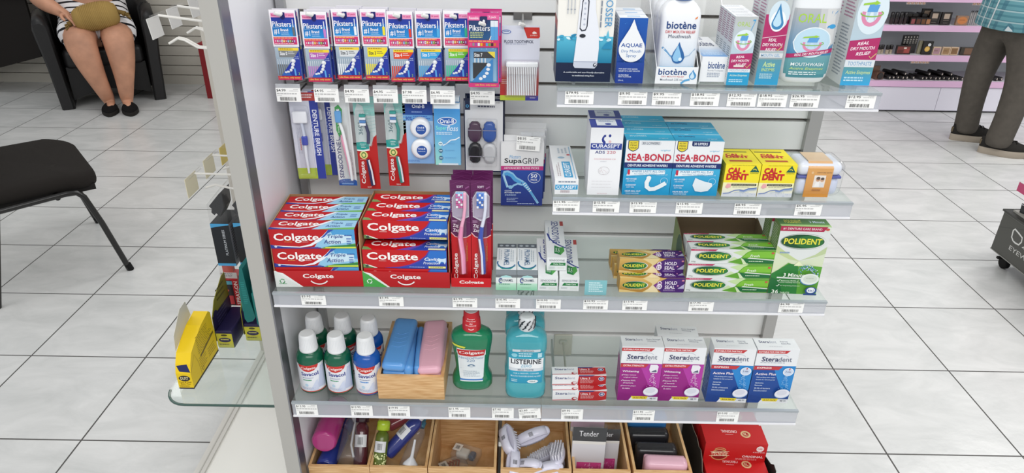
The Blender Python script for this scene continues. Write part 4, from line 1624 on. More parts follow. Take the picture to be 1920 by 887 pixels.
SE = solo(carton(0.036, 0.0275, 0.152, '#e9ebec', f_sens, t_sens), 'toothpaste_carton', 'white carton with green band lying end-on, lower left of three, against the mint pair', 'carton', (-0.0008, 0.0178, Z3), 0, 'white cartons with green band')
dup(SE, (0.0378, 0.0183, Z3), -0.03, 'white carton with green band lying end-on, lower right of the three')
dup(SE, (0.0150, 0.0420, Z3 + 0.0285), 0.0, 'white carton with green band lying on top of the other two')
# turquoise notice
mb = MB()
mb.box(-0.0197, 0.0197, 0, 0.0006, 0, 0.0305, '#7fb9c0', 'p')
s = Surf(mb, (-0.0197, 0, 0), (0.0394, 0, 0), (0, 0, 0.0305))
s.lines(.18, .16, .84, .86, 5, '#d9ecee', 4, .45)
solo(mb, 'notice_card', 'small turquoise notice card standing on the third shelf edge', 'notice', (0.0846, 0.0042, Z3 + 0.0003), 0, None, -0.03)


# gold and purple denture fixative cartons
def oval_brand(s, u, v, ru, rv, word='POLIDENT', ring='#8a9a94'):
    s.ell(u, v, ru * 1.12, rv * 1.14, ring, 30)
    s.ell(u + ru * .05, v, ru * 1.07, rv * 1.06, '#d9dedb', 30)
    s.ell(u, v, ru * 1.03, rv, '#1e5a34', 30)
    s.ell(u + ru * .42, v, ru * .6, rv * .85, '#2f7a3a', 24)
    s.text(word, u - ru * .86, v - rv * .38, u + ru * .86, v + rv * .42, '#f0e64a', .03)


def f_hold(s):
    s.rect(0, 0, 1, 1, '#b07f34', '#d6b062')
    s.poly([(.0, .0), (.3, .0), (.15, .12), (0, .2)], '#e3c684')
    s.poly([(.34, 1), (.50, .62), (.50, .40), (.36, 0), (.62, 0), (.54, .5), (.62, 1)], '#e2cc94')
    s.poly([(.40, .02), (.60, .02), (.58, .40), (.5, .5)], '#eddcb0')
    oval_brand(s, .235, .50, .185, .26, ring='#c7a356')
    s.lines(.16, .18, .40, .26, 1, '#e9dfae', 3)
    s.poly([(.52, .50), (.60, .75), (.66, .86), (.72, 1), (1, 1), (1, 0), (.66, 0), (.60, .2)], '#4a2470')
    s.poly([(.52, .50), (.60, .75), (.66, .70), (.64, .3), (.60, .2)], '#7a3a86')
    s.ell(.615, .42, .042, .20, '#e9dfe8', 16); s.arc(.615, .62, .026, 0, PI, .05, '#e9dfe8', .16); s.text('12', .588, .32, .642, .50, '#6a3a78', .03)
    s.text('HOLD', .70, .56, .885, .80, '#efe6f2', .04)
    s.text('SEAL', .70, .26, .86, .50, '#efe6f2', .04)
    s.ell(.90, .48, .012, None, '#e9a0c8')
    s.lines(.68, .10, .88, .20, 2, '#b99fce', 4)
    s.poly([(.90, .28), (1, .62), (1, .28)], '#b9b4d2')
    s.rect(.955, .80, .99, .90, '#d98aa0')


def t_hold(s):
    f_hold(s)


HO = solo(carton(0.1175, 0.0300, 0.030, '#c79a4a', f_hold, t_hold), 'denture_cream_carton', 'gold and purple carton, bottom front one of its stack', 'carton', (0.1878, 0.0178, Z3), 0.018, 'gold and purple cartons')
dup(HO, (0.1868, 0.0345, Z3 + 0.0308), None, 'gold and purple carton on top of the front of its stack')
dup(HO, (0.1835, 0.0650, Z3), 0.01, 'gold and purple carton at the bottom behind the front one')
dup(HO, (0.1810, 0.0960, Z3), 0.0, 'gold and purple carton standing last behind the stack')


# green denture cream in an open tray
def f_fresh(s):
    s.rect(0, 0, 1, 1, '#dfe3e2')
    s.poly([(0, .88), (.29, .88), (.32, 1), (0, 1)], '#b8335e')
    s.lines(.04, .91, .26, .96, 1, '#e6b7c4', 3)
    s.poly([(.52, .5), (.66, .1), (.70, 0), (.55, 0), (.45, .2)], '#c9dcae')
    s.poly([(.50, .80), (.62, 1), (.80, 1), (.62, .55)], '#c3dca4')
    s.poly([(.45, .10), (.60, .42), (.66, .80), (.72, 1), (1, 1), (1, 0), (.62, 0)], '#5fa02e')
    s.poly([(.62, .48), (.68, .84), (1, .90), (1, .45)], '#7fbf3c')
    s.poly([(.60, .42), (.66, .30), (.70, 0), (.64, 0)], '#cfe0b8')
    s.poly([(.62, .42), (.68, .05), (1, .05), (1, .34), (.70, .36)], '#1f6a3a')
    s.poly([(.68, .40), (1, .27), (1, .33), (.70, .46)], '#e3e8e0')
    oval_brand(s, .28, .52, .20, .32)
    s.text('Fresh', .71, .50, .82, .68, '#e9f2dc', .02, .1)
    s.lines(.70, .14, .92, .24, 1, '#cfe3c4', 4)
    s.rect(.955, .74, .985, .86, '#c9544a')
    s.text('60g', .02, .08, .07, .18, '#6a736c')


FR = solo(carton(0.150, 0.0288, 0.030, '#dfe3e2', f_fresh, f_fresh), 'denture_cream_carton', 'white and green denture cream carton at the bottom of the open tray', 'carton', (0.3236, 0.0205, Z3 + 0.0012), 0.002, 'white and green denture cream cartons')
for i, (dx, dy, wd) in enumerate(((0.0005, 0.0008, 'second from the bottom'), (0.002, 0.002, 'third from the bottom'))):
    dup(FR, (0.3236 + dx, 0.0205 + dy, Z3 + 0.0012 + 0.0292 * (i + 1)), None, 'white and green denture cream carton %s of the open tray stack' % wd)
dup(FR, (0.3248, 0.0535, Z3 + 0.0596), None, 'white and green denture cream carton behind the top one of the stack')
dup(FR, (0.3246, 0.0535, Z3 + 0.0304), None, 'white and green denture cream carton in the middle layer behind the front stack')
t = thing('display_carton', 'open-topped tray box with brown inside and green printed sides around the denture cream', 'display tray', (0.3232, 0.020, Z3))
mb = MB()
mb.box(-0.0775, 0.0775, 0.002, 0.12, 0, 0.001, '#7d6a52', 'm')
mb.build('tray_base', t)
mb = MB()
mb.extrude([(-0.0775, 0), (0.0775, 0), (0.0775, 0.092), (0.066, 0.1005), (0.0, 0.102), (-0.0775, 0.100)], 0.12, 0.1212, '#7a6751', 'm', axis='y')
mb.build('back_wall', t)
for k in (-1, 1):
    mb = MB()
    x = k * 0.0771
    mb.extrude([(0.004, 0.0), (0.003, 0.056), (0.03, 0.068), (0.085, 0.090), (0.12, 0.098), (0.12, 0.0)], x - 0.0004, x + 0.0004, '#8a775e', 'm', axis='x')
    s = Surf(mb, (x - 0.0005, 0.12, 0), (0, -0.12, 0), (0, 0, 0.10)) if k < 0 else Surf(mb, (x + 0.0005, 0, 0), (0, 0.12, 0), (0, 0, 0.10))
    s.poly([(0, 0), (.97, 0), (.97, .55), (.75, .68), (.30, .89), (0, .98)] if k < 0 else [(.03, 0), (1, 0), (1, .98), (.70, .89), (.25, .68), (.03, .55)], '#8da05a')
    s.ell(.45 if k < 0 else .55, .55, .18, .28, '#2f5a34')
    mb.build('side_wall', t)


# tall tablet carton
def f_pol3(s):
    s.rect(0, 0, 1, 1, '#cfdca4', '#dfe5dc')
    s.poly([(0, .93), (.86, .93), (.93, 1), (0, 1)], '#b0284e')
    s.text('#1 DENTURE CARE BRAND', .05, .948, .82, .98, '#f2dfe4', .02)
    s.ell(.93, .965, .04, .018, '#c9544a')
    s.poly([(0, .66), (.3, .55), (.55, .50), (.8, .55), (1, .66), (1, .93), (0, .93)], '#e0e4e2')
    s.poly([(0, .62), (.3, .52), (.5, .50), (.3, .58), (0, .72)], '#c2d29a')
    s.poly([(1, .72), (.8, .60), (.5, .50), (.8, .56), (1, .62)], '#bfcfa0')
    s.ell(.5, .785, .46, .115, '#9aa69e', 36)
    s.ell(.52, .785, .44, .108, '#dfe3e0', 36)
    s.ell(.49, .785, .43, .10, '#1c5030', 36)
    s.ell(.62, .785, .28, .09, '#2c7038', 30)
    s.text('POLIDENT', .12, .745, .87, .83, '#f0e64a', .04)
    s.lines(.08, .59, .28, .63, 1, '#8fa9c2', 2)
    s.poly([(0, 0), (1, 0), (1, .42), (.7, .44), (.5, .42), (.30, .47), (.12, .36), (0, .30)], '#5fa53a')
    s.poly([(0, 0), (.6, 0), (.55, .3), (.5, .44), (.32, .46), (.12, .36), (0, .30)], '#2f7f3a')
    s.poly([(0, 0), (.3, 0), (.2, .2), (0, .25)], '#1f6a36')
    s.poly([(.50, .50), (.42, .43), (.62, .43)], '#e9efc8')
    rg = random.Random(8)
    for i in range(110):
        a = rg.uniform(-.3, 2.4)
        r = rg.uniform(.22, .36)
        s.ell(.70 + r * .72 * math.cos(a), .26 + r * .55 * math.sin(a), .012, None, rg.choice(('#4a86b8', '#cfe0ea', '#7fb0d2')), 6)
    s.ell(.77, .25, .19, .088, '#4a7fa8', 30); s.ell(.78, .257, .185, .083, '#dfe6de', 30); s.ell(.785, .262, .14, .058, '#cfd8cc', 24)
    s.lines(.70, .245, .86, .28, 1, '#b9c4b6', 2)
    s.text('3 Minute', .22, .285, .66, .34, '#eef4e8', .02, .05)
    s.line([(.1, .27), (.6, .265)], .02, '#dfe6e0')
    s.text('Removes 99.9% of', .20, .215, .56, .235, '#dbe9d2', .02)
    s.text('odour-causing bacteria', .16, .19, .60, .208, '#dbe9d2', .01)
    s.text('for long-lasting freshness', .20, .14, .60, .158, '#dbe9d2', .01)
    s.line([(.12, .225), (.145, .215), (.18, .245)], .008, '#eef4e8'); s.line([(.12, .15), (.145, .14), (.18, .17)], .008, '#eef4e8')
    s.text('36', .05, .03, .19, .085, '#eef4e8', .02)
    s.text('TABLETS', .22, .03, .42, .055, '#dbe9d2', .02)
    s.ell(.85, .085, .12, .058, '#2f4f8c'); s.ell(.85, .09, .085, .042, '#e6ebf2'); s.text('4-in-1', .79, .07, .91, .105, '#2f4f8c', .03)
    s.rect(.71, .015, .98, .04, '#2f4a86')


def t_pol3(s):
    s.rect(0, 0, 1, 1, '#5a8a44', '#3f6f3a')
    s.rect(0, 0, 1, .2, '#9fc07a')
    s.text('POLIDENT', .12, .35, .46, .70, '#d3cf5a', .03)
    s.text('3 Minute', .62, .4, .92, .65, '#cfe0ea', .02)


def l_pol3(s):
    s.rect(0, 0, 1, 1, '#55803f', '#7f9a62')
    s.lines(.1, .45, .9, .95, 16, '#c9d3bb', 3, .4)


PO = solo(carton(0.087, 0.137, 0.036, '#4f9038', f_pol3, t_pol3, l_pol3, topcol='#4f8a40'), 'denture_tablet_carton', 'tall green and white tablet carton, front one at the right end of third shelf', 'carton', (0.444, 0.0208, Z3), -0.03, 'tall green tablet cartons')
dup(PO, (0.4415, 0.0585, Z3), -0.03, 'tall green tablet carton hidden mostly behind the front one at the right end')

# ================================================================== lowest glass shelf
SAV = [(0, .80, .80), (.012, .94, .94), (.03, 1, 1), (.07, 1, 1), (.615, 1, 1), (.66, .965, .965), (.70, .87, .87), (.735, .72, .72), (.75, .56, .56), (.76, .5, .5)]


def savacol(col, dark, label, grp):
    t = thing('mouthwash_bottle', label, 'bottle', (0, 0, 0), 0, grp)
    w = d = 0.0530
    h = 0.126
    mb = flat_bottle(w, h, d, col, None, SAV, 2)
    s = bottle_surf(mb, SAV, w, h, d, -0.0252, 0.0252, 0.0065, 0.0715, 2, 20)
    s.rect(0.0, 0.0, 1, 1, '#e6e8ee')
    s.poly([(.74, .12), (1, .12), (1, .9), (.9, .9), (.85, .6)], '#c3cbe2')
    s.rect(0, 0, 1, .035, '#c9544a')
    s.poly([(.10, .965), (.14, .88), (.3, .79), (.5, .765), (.70, .81), (.82, .90), (.86, 1), (.1, 1)], '#c5332c')
    s.text('Colgate', .19, .83, .76, .94, '#f4ecea', .03, slope=0)
    s.text('Savacol', .18, .61, .83, .75, '#27358a', .04)
    s.lines(.22, .50, .76, .55, 1, '#8a93ad', 3)
    s.lines(.22, .40, .66, .47, 1, dark, 4)
    s.ell(.34, .26, .07, .055, '#b9d3e6')
    s.poly([(.45, .06), (.78, .06), (.78, .45), (.70, .40)], '#cfd6ea')
    s.lines(.16, .08, .7, .17, 3, '#9aa7c9', 6, .35)
    mb.build('bottle', t)
    mb = MB()
    cap = [(0.0935, .0175, .0175), (0.095, .0182, .0182), (0.0985, .0182, .0182), (0.0995, .0172, .0172), (0.126, .0158, .0158), (0.1295, .0148, .0148), (0.131, .013, .013)]
    mb.loft(cap, '#e9eaec', 'g', 2, 36)
    for k in range(36):
        a = 2 * PI * k / 36
        mb.tube([(.0172 * math.cos(a), .0172 * math.sin(a), 0.100), (.0158 * math.cos(a), .0158 * math.sin(a), .1255)], .0004, '#dcdee2', 'g', 3, False)
    mb.build('measuring_cap', t)
    return t


GRN, BLU = '#0f5a41', '#1553a6'
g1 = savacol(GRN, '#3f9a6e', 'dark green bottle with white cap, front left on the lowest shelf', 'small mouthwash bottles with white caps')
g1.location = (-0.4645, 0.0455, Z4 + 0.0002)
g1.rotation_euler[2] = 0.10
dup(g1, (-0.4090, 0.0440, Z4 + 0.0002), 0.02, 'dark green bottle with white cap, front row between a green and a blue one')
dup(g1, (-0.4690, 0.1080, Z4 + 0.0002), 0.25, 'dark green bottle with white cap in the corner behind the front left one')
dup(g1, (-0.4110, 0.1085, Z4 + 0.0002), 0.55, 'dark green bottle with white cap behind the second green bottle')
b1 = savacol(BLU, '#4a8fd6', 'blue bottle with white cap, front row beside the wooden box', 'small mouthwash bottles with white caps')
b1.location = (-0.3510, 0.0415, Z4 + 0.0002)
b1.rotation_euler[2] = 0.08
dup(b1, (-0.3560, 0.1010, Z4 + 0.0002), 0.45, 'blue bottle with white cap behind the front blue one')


def wooden_box(w, d, h, label, loc, rz=0.0, th=0.0065, fl=None):
    t = thing('bamboo_box', label, 'box', loc, rz, 'open bamboo boxes')
    for nm, bx in (('box_floor', (-w / 2 + th, w / 2 - th, th, d - th, 0, fl or th)), ('front_wall', (-w / 2 + th, w / 2 - th, 0, th, 0, h)), ('back_wall', (-w / 2 + th, w / 2 - th, d - th, d, 0, h)),
                   ('side_wall', (-w / 2, -w / 2 + th, 0, d, 0, h)), ('side_wall', (w / 2 - th, w / 2, 0, d, 0, h))):
        mb = MB()
        mb.box(*bx, '#c99b68', 'B')
        mb.build(nm, t)
    return t


wooden_box(0.131, 0.188, 0.0568, 'open bamboo box of toothbrush cases on the lowest glass shelf', (-0.262, 0.010, Z4 + 0.0002), 0.0)


def brush_case(col, label, grp):
    """long rounded travel case, origin at its bottom near end, y along it"""
    t = thing('toothbrush_case', label, 'toothbrush case', (0, 0, 0), 0, grp)
    mb = MB()
    mb.rbox(-0.0235, 0.0235, 0, 0.140, 0, 0.013, 0.006, col)
    mb.build('case_base', t)
    mb = MB()
    mb.rbox(-0.024, 0.024, -0.0006, 0.1406, 0.0135, 0.034, 0.0095, col)
    for k in range(4):
        mb.tube([(-0.014, 0.055 + k * 0.012, 0.0338), (0.0, 0.05 + k * 0.012, 0.0344), (0.014, 0.058 + k * 0.012, 0.0338)], 0.0006, col, 'g', 5)
    mb.build('case_lid', t)
    return t


bc = brush_case('#5c98d6', 'sky blue toothbrush case lying on top at the left of the bamboo box', 'plastic toothbrush cases')
bc.location = (-0.2950, 0.0190, Z4 + 0.0460)
bc.rotation_euler = (0.14, 0.0, -0.06)
c2 = dup(bc, (-0.2950, 0.0180, Z4 + 0.0068), None, 'sky blue toothbrush case flat under the other one in the bamboo box')
c2.rotation_euler = (0.0, 0, -0.01)
c3 = dup(bc, (-0.2430, 0.0185, Z4 + 0.0500), None, 'sky blue toothbrush case standing on edge between a blue and a pink case')
c3.rotation_euler = (0.12, -PI / 2 + 0.04, -0.05)
pc = brush_case('#dda9b9', 'pale pink toothbrush case tilted at the right of the bamboo box', 'plastic toothbrush cases')
pc.location = (-0.2235, 0.0185, Z4 + 0.0400)
pc.rotation_euler = (0.17, -0.10, -0.02)

# big green mouthwash with red cap
NEU = [(0, .80, .85), (.012, .92, .97), (.05, 1, 1), (.13, 1, 1), (.19, .95, .97), (.26, .83, .86), (.34, .80, .84), (.5, .86, .86), (.66, .95, .95), (.76, .995, 1), (.82, .995, 1), (.87, .90, .93), (.915, .62, .75), (.93, .42, .6)]
t = thing('mouthwash_bottle', 'big green waisted bottle with a red cap beside the wooden box', 'bottle', (-0.144, 0.062, Z4))
w, h, d = 0.0815, 0.150, 0.048
mb = flat_bottle(w, h, d, '#0f8a5c', None, NEU, 2.6)
mb.m = ['q'] * len(mb.m)
s = bottle_surf(mb, NEU, w, h, d, -0.0275, 0.0265, 0.024, 0.102, 2.6, 14)
s.poly([(.0, .85), (.06, .12), (.10, 0), (.90, 0), (.94, .12), (1, .85)], '#e3e9ec')
s.rect(.08, .0, .92, .035, '#dfe6ea'); s.rect(.07, .035, .93, .075, '#3a78c0')
s.poly([(-.03, .86), (1.03, .80), (1.03, .98), (-.03, 1.02)], '#e9ecee')
s.poly([(-.02, .85), (.04, .80), (.5, .775), (.97, .80), (1.03, .98), (-.03, .99)], '#c22a2c')
s.text('Colgate', .06, .825, .96, .945, '#f6eeec', .035)
s.text('NeutraFluor', .04, .69, .97, .765, '#6e8fb4', .0)
s.text('220', .33, .60, .63, .675, '#6e8fb4', .0)
s.line([(.10, .375), (.92, .35)], .008, '#5b7fb8')
s.arc(.5, .48, .11, 0, 2 * PI, .012, '#6f8fae', .04); s.line([(.36, .47), (.5, .51), (.64, .47)], .02, '#4f7390')
s.lines(.2, .12, .84, .31, 5, '#9aa9b8', 4, .3)
s.poly([(-.22, 1.09), (.30, 1.03), (.31, 1.09), (-.20, 1.15)], '#d9d94a')
mb.build('bottle', t)
mb = MB()
mb.loft([(0.1385, .0180, .0180), (0.141, .0186, .0186), (0.162, .0172, .0172), (0.163, .0160, .0160), (0.178, .0150, .0150), (0.180, .0140, .0140)], '#c3202a', 'g', 2, 32)
cs = Surf(mb, None, .028, .026, lambda u, v, o: (.0175 * math.sin((u - .5) * 1.7), -.0177 * math.cos((u - .5) * 1.7) - o + .0015 * v, .1425 + .033 * v), 'p', 12, 0.0006)
for i, (tx, a, b_) in enumerate((('Keeps', .25, .75), ('Working', .15, .80), ('after', .40, .62), ('Brushing', .12, .85))):
    cs.text(tx, a, .74 - i * .15, b_, .84 - i * .15, '#f3dada', .03)
cs.arc(.5, .2, .2, PI * 1.15, PI * 1.85, .05, '#f3dada', .12)
o = mb.build('cap', t)
mb = MB()
mb.loft([(0.1802, .0132, .0132), (0.1808, .0128, .0128)], '#e2dcdc', 'g', 2, 28)
mb.build('cap_top', t)

# turquoise mouthwash bottles, three deep
LIS = [(0, .82, .85), (.012, .94, .96), (.05, 1, 1), (.20, 1, 1), (.23, .955, .96), (.27, .95, .96), (.68, .95, .96), (.72, 1, 1), (.84, 1, 1), (.90, .95, .95), (.95, .75, .78), (.985, .42, .5), (1, .34, .42)]


def listerine():
    t = thing('mouthwash_bottle', 'clear turquoise bottle with striped cap and white label, front of its row', 'bottle', (0, 0, 0), 0, 'turquoise mouthwash bottles')
    w, h, d = 0.0800, 0.158, 0.046
    mb = flat_bottle(w, h, d, '#56c4d2', None, LIS, 3.4)
    mb.m = ['a'] * len(mb.m)
    s = bottle_surf(mb, LIS, w, h, d, -0.0335, 0.0335, 0.040, 0.122, 3.4, 14)
    s.rect(0.02, 0, .98, .36, '#2a93b4', '#2f9fc0')
    s.rect(0, .36, 1, .45, '#d3d9e0')
    s.rect(0, .45, 1, .72, '#eceff2')
    s.rect(0, .72, 1, .93, '#2f9db8')
    s.poly([(.1, .93), (.9, .93), (.9, 1.0), (.1, 1.0)], '#c9d2d8')
    s.text('LISTERINE', .06, .57, .94, .71, '#1f2230', .04)
    s.text('ZERO', .34, .475, .66, .555, '#7fb5d2', .02)
    s.text('MILD TASTE', .26, .375, .72, .43, '#7a8494', .02)
    s.text('FOR A FRESHER, CLEANER', .14, .27, .88, .315, '#d9eef3', .01)
    s.text('MOUTH THAN BRUSHING ALONE', .06, .19, .93, .235, '#d9eef3', .01)
    s.ell(.70, .06, .17, .05, '#dfe8ea'); s.text('500mL', .61, .035, .79, .085, '#5a6a72', .02)
    s.lines(.08, .03, .3, .12, 2, '#bfe0ea', 3)
    s.ell(.16, .83, .09, .06, '#8fcfe0'); s.lines(.28, .76, .72, .9, 2, '#d3edf3', 5, .45); s.rect(.83, .76, .95, .9, '#b9e0ea')
    s.text('ZERO ALCOHOL', .32, .945, .72, .985, '#4a5a64', .02)
    mb.build('bottle', t)
    mb = MB()
    mb.loft([(0.157, .0150, .0150), (0.159, .0158, .0158), (0.1815, .0150, .0150), (0.1840, .0135, .0135), (0.185, .011, .011)], '#d6d9dc', 'g', 2, 32)
    for k in range(9):
        for j in range(3):
            a0 = 2 * PI * k / 9 + j * 0.25
            z0 = .1615 + j * .0068
            mb.tube([(.0161 * math.cos(a0 + q * .11), .0161 * math.sin(a0 + q * .11), z0 + .0016 * q) for q in range(5)], .0012, '#2b3138', 'g', 4)
    mb.build('child_proof_cap', t)
    return t


li = listerine()
li.location = (-0.0365, 0.0385, Z4)
dup(li, (-0.0390, 0.0905, Z4), None, 'clear turquoise bottle with striped cap directly behind the front one')
dup(li, (-0.0380, 0.1440, Z4), None, 'clear turquoise bottle with striped cap at the back of its row')


# small red and white cartons
def f_ultra(s):
    s.rect(0, 0, 1, 1, '#e6e7e8')
    s.poly([(.47, 0), (1, 0), (1, .9), (.80, .92), (.72, .84), (.49, .84)], '#b5282c')
    s.poly([(.49, .84), (.74, .84), (.80, .96), (.49, .96)], '#3a2f6a')
    s.text('Stera', .05, .58, .27, .82, '#3f4a78', .03)
    s.text('dent', .27, .58, .42, .82, '#8f98b0', .0)
    s.ell(.41, .20, .055, .14, '#a53a40'); s.ell(.42, .22, .035, .08, '#e3dfe0')
    s.line([(0, .06), (.3, .08), (.42, .05)], .06, '#c0484a')
    s.text('Ultra 3', .52, .56, .70, .76, '#f0e2e2', .03)
    s.lines(.52, .16, .84, .50, 4, '#e0b0b0', 3, .4)
    s.ell(.91, .62, .055, .20, '#e6dfe6'); s.ell(.91, .62, .046, .165, '#2f3f7a'); s.text('48', .885, .52, .935, .72, '#e6e9f2', .02)
    s.poly([(.84, 0), (1, .1), (1, 0)], '#dfe0e4')


UL = solo(carton(0.107, 0.0255, 0.025, '#e3e4e6', f_ultra, f_ultra), 'denture_tablet_carton', 'small red and white carton at the front bottom of a pile of three', 'carton', (0.0708, 0.0148, Z4), 0.03, 'small red and white cartons')
dup(UL, (0.0700, 0.0405, Z4 + 0.0), None, 'small red and white carton on the shelf behind the front bottom one')
dup(UL, (0.0698, 0.0302, Z4 + 0.0262), None, 'small red and white carton on top of the pile of three')


# pink and blue tablet cartons
def f_ster(kind):
    pink = kind == 'pink'
    base, deep, lite = ('#a02388', '#861d74', '#b13aa0') if pink else ('#1c4f9e', '#1d3f86', '#2a86cc')

    def f(s):
        s.rect(0, .70, 1, 1, '#e9ebee')
        s.rect(0, 0, 1, .70, deep, base)
        s.poly([(.45, .70), (1, .70), (1, .25), (.8, .2)], lite)
        s.rect(0, 0, 1, .075, '#e6e7ea')
        s.poly([(0, 0), (.28, 0), (.35, .075), (.35, .10), (0, .16)], deep)
        s.poly([(.38, .03), (.72, .03), (.76, .085), (.33, .085)], '#ecd93a')
        s.text('BULK PACK', .40, .04, .70, .07, '#8a5a2a', .03, .1)
        s.text('48', .80, .03, .87, .06, '#4a5060', .02); s.lines(.89, .03, .97, .06, 2, '#8a909a', 3)
        s.poly([(0, .925), (.70, .925), (.78, .98), (0, .98)], '#c23a3e')
        s.text('SUITABLE FOR PARTIALS', .03, .938, .66, .967, '#f6e6e6', .03, .1)
        s.text('Stera', .14, .78, .54, .865, '#2a2f5c', .03)
        s.text('dent', .54, .78, .86, .865, '#5a6078', .0)
        s.arc(.58, .84, .2, .4, 2.6, .006, '#b9bec9', .065)
        s.lines(.12, .745, .88, .765, 1, '#aab0bc', 4, .6)
        s.poly([(0, .63), (.60, .63), (.68, .695), (0, .695)], '#c23a3e')
        s.text('EXTRA STRENGTH' if pink else 'EXPRESS', .07, .648, .56 if pink else .42, .68, '#f6e6e6', .03)
        s.text('Whitening' if pink else 'Active Plus', .06, .53, .46 if pink else .56, .575, '#f0e6f0', .03)
        rows = ('Helps restore', 'original colour', 'Removes 99.9%', 'of bacteria', 'Removes plaque', '& stains') if pink else ('With purifying active oxygen.', 'Suitable for full and partial', 'dentures.', 'Removes:', '99.9% of bacteria', 'Discolouration')
        for i, r in enumerate(rows):
            y = .475 - i * .045 - (.012 * (i // 2))
            s.text(r, .10, y, .10 + min(.46, .023 * len(r)), y + .026, '#ead2e6' if pink else '#cfdcf0', .02)
        if pink:
            for q in range(3):
                y = .475 - q * .102
                s.line([(.05, y + .015), (.065, y + .004), (.085, y + .03)], .007, '#f0e6f0')
            s.poly([(.70, .60), (.74, .54), (.90, .54), (.92, .66), (.88, .69), (.72, .69)], '#e9e6ee')
            s.poly([(.74, .555), (.89, .555), (.87, .60), (.80, .58)], '#5a5f78')
        else:
            s.ell(.84, .60, .13, .075, '#e6ebf2'); s.ell(.84, .60, .105, .06, '#c9d6ea'); s.text('3 min', .77, .585, .90, .62, '#3a4a78', .02); s.poly([(.84, .66), (.88, .67), (.86, .62)], '#c23a3e')
        rg = random.Random(5)
        for i in range(70):
            y = rg.uniform(.29, .53)
            wd = .03 + (.53 - y) * .45
            s.ell(.80 + rg.uniform(-wd, wd) * .9, y, rg.uniform(.006, .012), None, '#e6c9e4' if pink else '#8fc3ea', 6)
        s.ell(.79, .205, .185, .085, '#9a86b0' if pink else '#7f9cc6', 30, .15)
        s.ell(.79, .215, .18, .08, '#e3e3ec', 30, .15)
        s.ell(.78, .228, .125, .048, '#d3d4e0', 26, .15)
    return f


def t_ster(kind):
    def f(s):
        s.text('Stera', .10, .55, .34, .78, '#3a3f66', .03)
        s.text('dent', .34, .55, .52, .78, '#8f94a8', 0)
        s.text('Extra Strength' if kind == 'pink' else 'Express', .62, .62, .95 if kind == 'pink' else .80, .75, '#5a5f78', .01)
        s.text('Whitening' if kind == 'pink' else 'Active Plus', .62, .46, .84, .58, '#5a5f78', .01)
        s.lines(.3, .2, .7, .26, 1, '#c3c6cc', 3)
    return f


def l_ster(kind):
    def f(s):
        s.rect(0, 0, 1, .72, '#94307f' if kind == 'pink' else '#1d4a92')
        s.poly([(0, .72), (1, .72), (1, .60), (0, .80)], '#e3e5e9')
        s.lines(.12, .1, .85, .55, 9, '#c79ac0' if kind == 'pink' else '#8fa9d3', 4, .35)
    return f


def ster(kind):
    return carton(0.080, 0.131, 0.0355, '#e6e8eb', f_ster(kind), t_ster(kind), l_ster(kind))


S_ = solo(ster('pink'), 'denture_tablet_carton', 'pink and white tablet carton, left one of the front pair', 'carton', (0.1864, 0.0178, Z4), -0.012, 'pink tablet cartons')
dup(S_, (0.2674, 0.0182, Z4), None, 'pink and white tablet carton beside the blue ones')
dup(S_, (0.2600, 0.0550, Z4), -0.06, 'pink and white tablet carton behind the front pair, only its white top showing')
S2_ = solo(ster('blue'), 'denture_tablet_carton', 'blue and white tablet carton, left one of the blue pair', 'carton', (0.3620, 0.0172, Z4), -0.025, 'blue tablet cartons')
dup(S2_, (0.4445, 0.0172, Z4), -0.005, 'blue and white tablet carton at the right end of the lowest shelf')

# spare hook on the slatwall behind the small cartons
t = thing('peg_hook', 'empty hook with a beige back plate behind the small red and white cartons', 'hook', (0.0525, 0.2475, 0.553))
mb = MB()
mb.rbox(-0.0205, 0.0205, -0.004, 0.0, -0.029, 0.029, 0.0018, '#c3c0b2')
mb.build('back_plate', t)
mb = MB()
mb.rbox(-0.009, 0.009, -0.009, -0.004, 0.005, 0.015, 0.002, '#b9b6aa')
mb.tube([(0, -0.006, 0.01), (0, -0.09, 0.010), (0, -0.135, 0.014), (0, -0.14, 0.02)], 0.0022, '#cfccc0', 'x', 8)
mb.build('hook_wire', t)

# ================================================================== peg hooks and hanging packs on the slatwall
def peg_hook(x, zg, length, label, rise=0.0, lower=False, tip='#e9e9e6', wide=0.026):
    t = thing('peg_hook', label, 'hook', (x, 0.2495, zg), 0, 'peg hooks on the slatwall')
    mb = MB()
    mb.box(-wide / 2, wide / 2, -0.003, 0.0, -0.009, 0.004, '#8e8b86', 'x')
    mb.build('back_plate', t)
    mb = MB()
    mb.tube([(0, -0.002, 0), (0, -length * 0.5, rise * 0.45), (0, -length, rise)], 0.0021, '#9b9a98', 'x', 8)
    mb.build('hook_wire', t)
    if lower:
        mb = MB()
        mb.tube([(0, -0.002, -0.006), (0, -length + 0.035, -0.008), (0, -length + 0.025, -0.002)], 0.0018, '#6d6a68', 'x', 8)
        mb.build('lower_wire', t)
        mb = MB()
        mb.box(-0.0215, 0.0215, -length - 0.0022, -length, rise - 0.0045, rise + 0.003, '#d3d6da', 'r')
        mb.box(-0.0215, 0.0215, -length - 0.0010, -length - 0.0004, rise - 0.028, rise - 0.0045, '#e6e8ea', 'b')
        mb.build('ticket_pocket', t)
    else:
        mb = MB()
        mb.tube([(0, -length + 0.004, rise), (0.0015, -length - 0.006, rise), (-0.006, -length - 0.011, rise + 0.004)], 0.0032, tip, 'g', 10)
        mb.build('tip_cover', t)
    return t


# interdental brush packs
SIZES = ['#7c8083', '#b264b0', '#d4d8dc', '#efe01f', '#d9472a', '#3aa0d9', '#6cbf3c', '#2c2c2e']
STICK = ['#6a6c6e', '#c37fc6', '#eceff2', '#f0de34', '#d83b2b', '#4fa7dc', '#3cbf93']
WORD = ['grey', 'violet', 'white', 'yellow', 'red', 'sky blue', 'green', 'black']


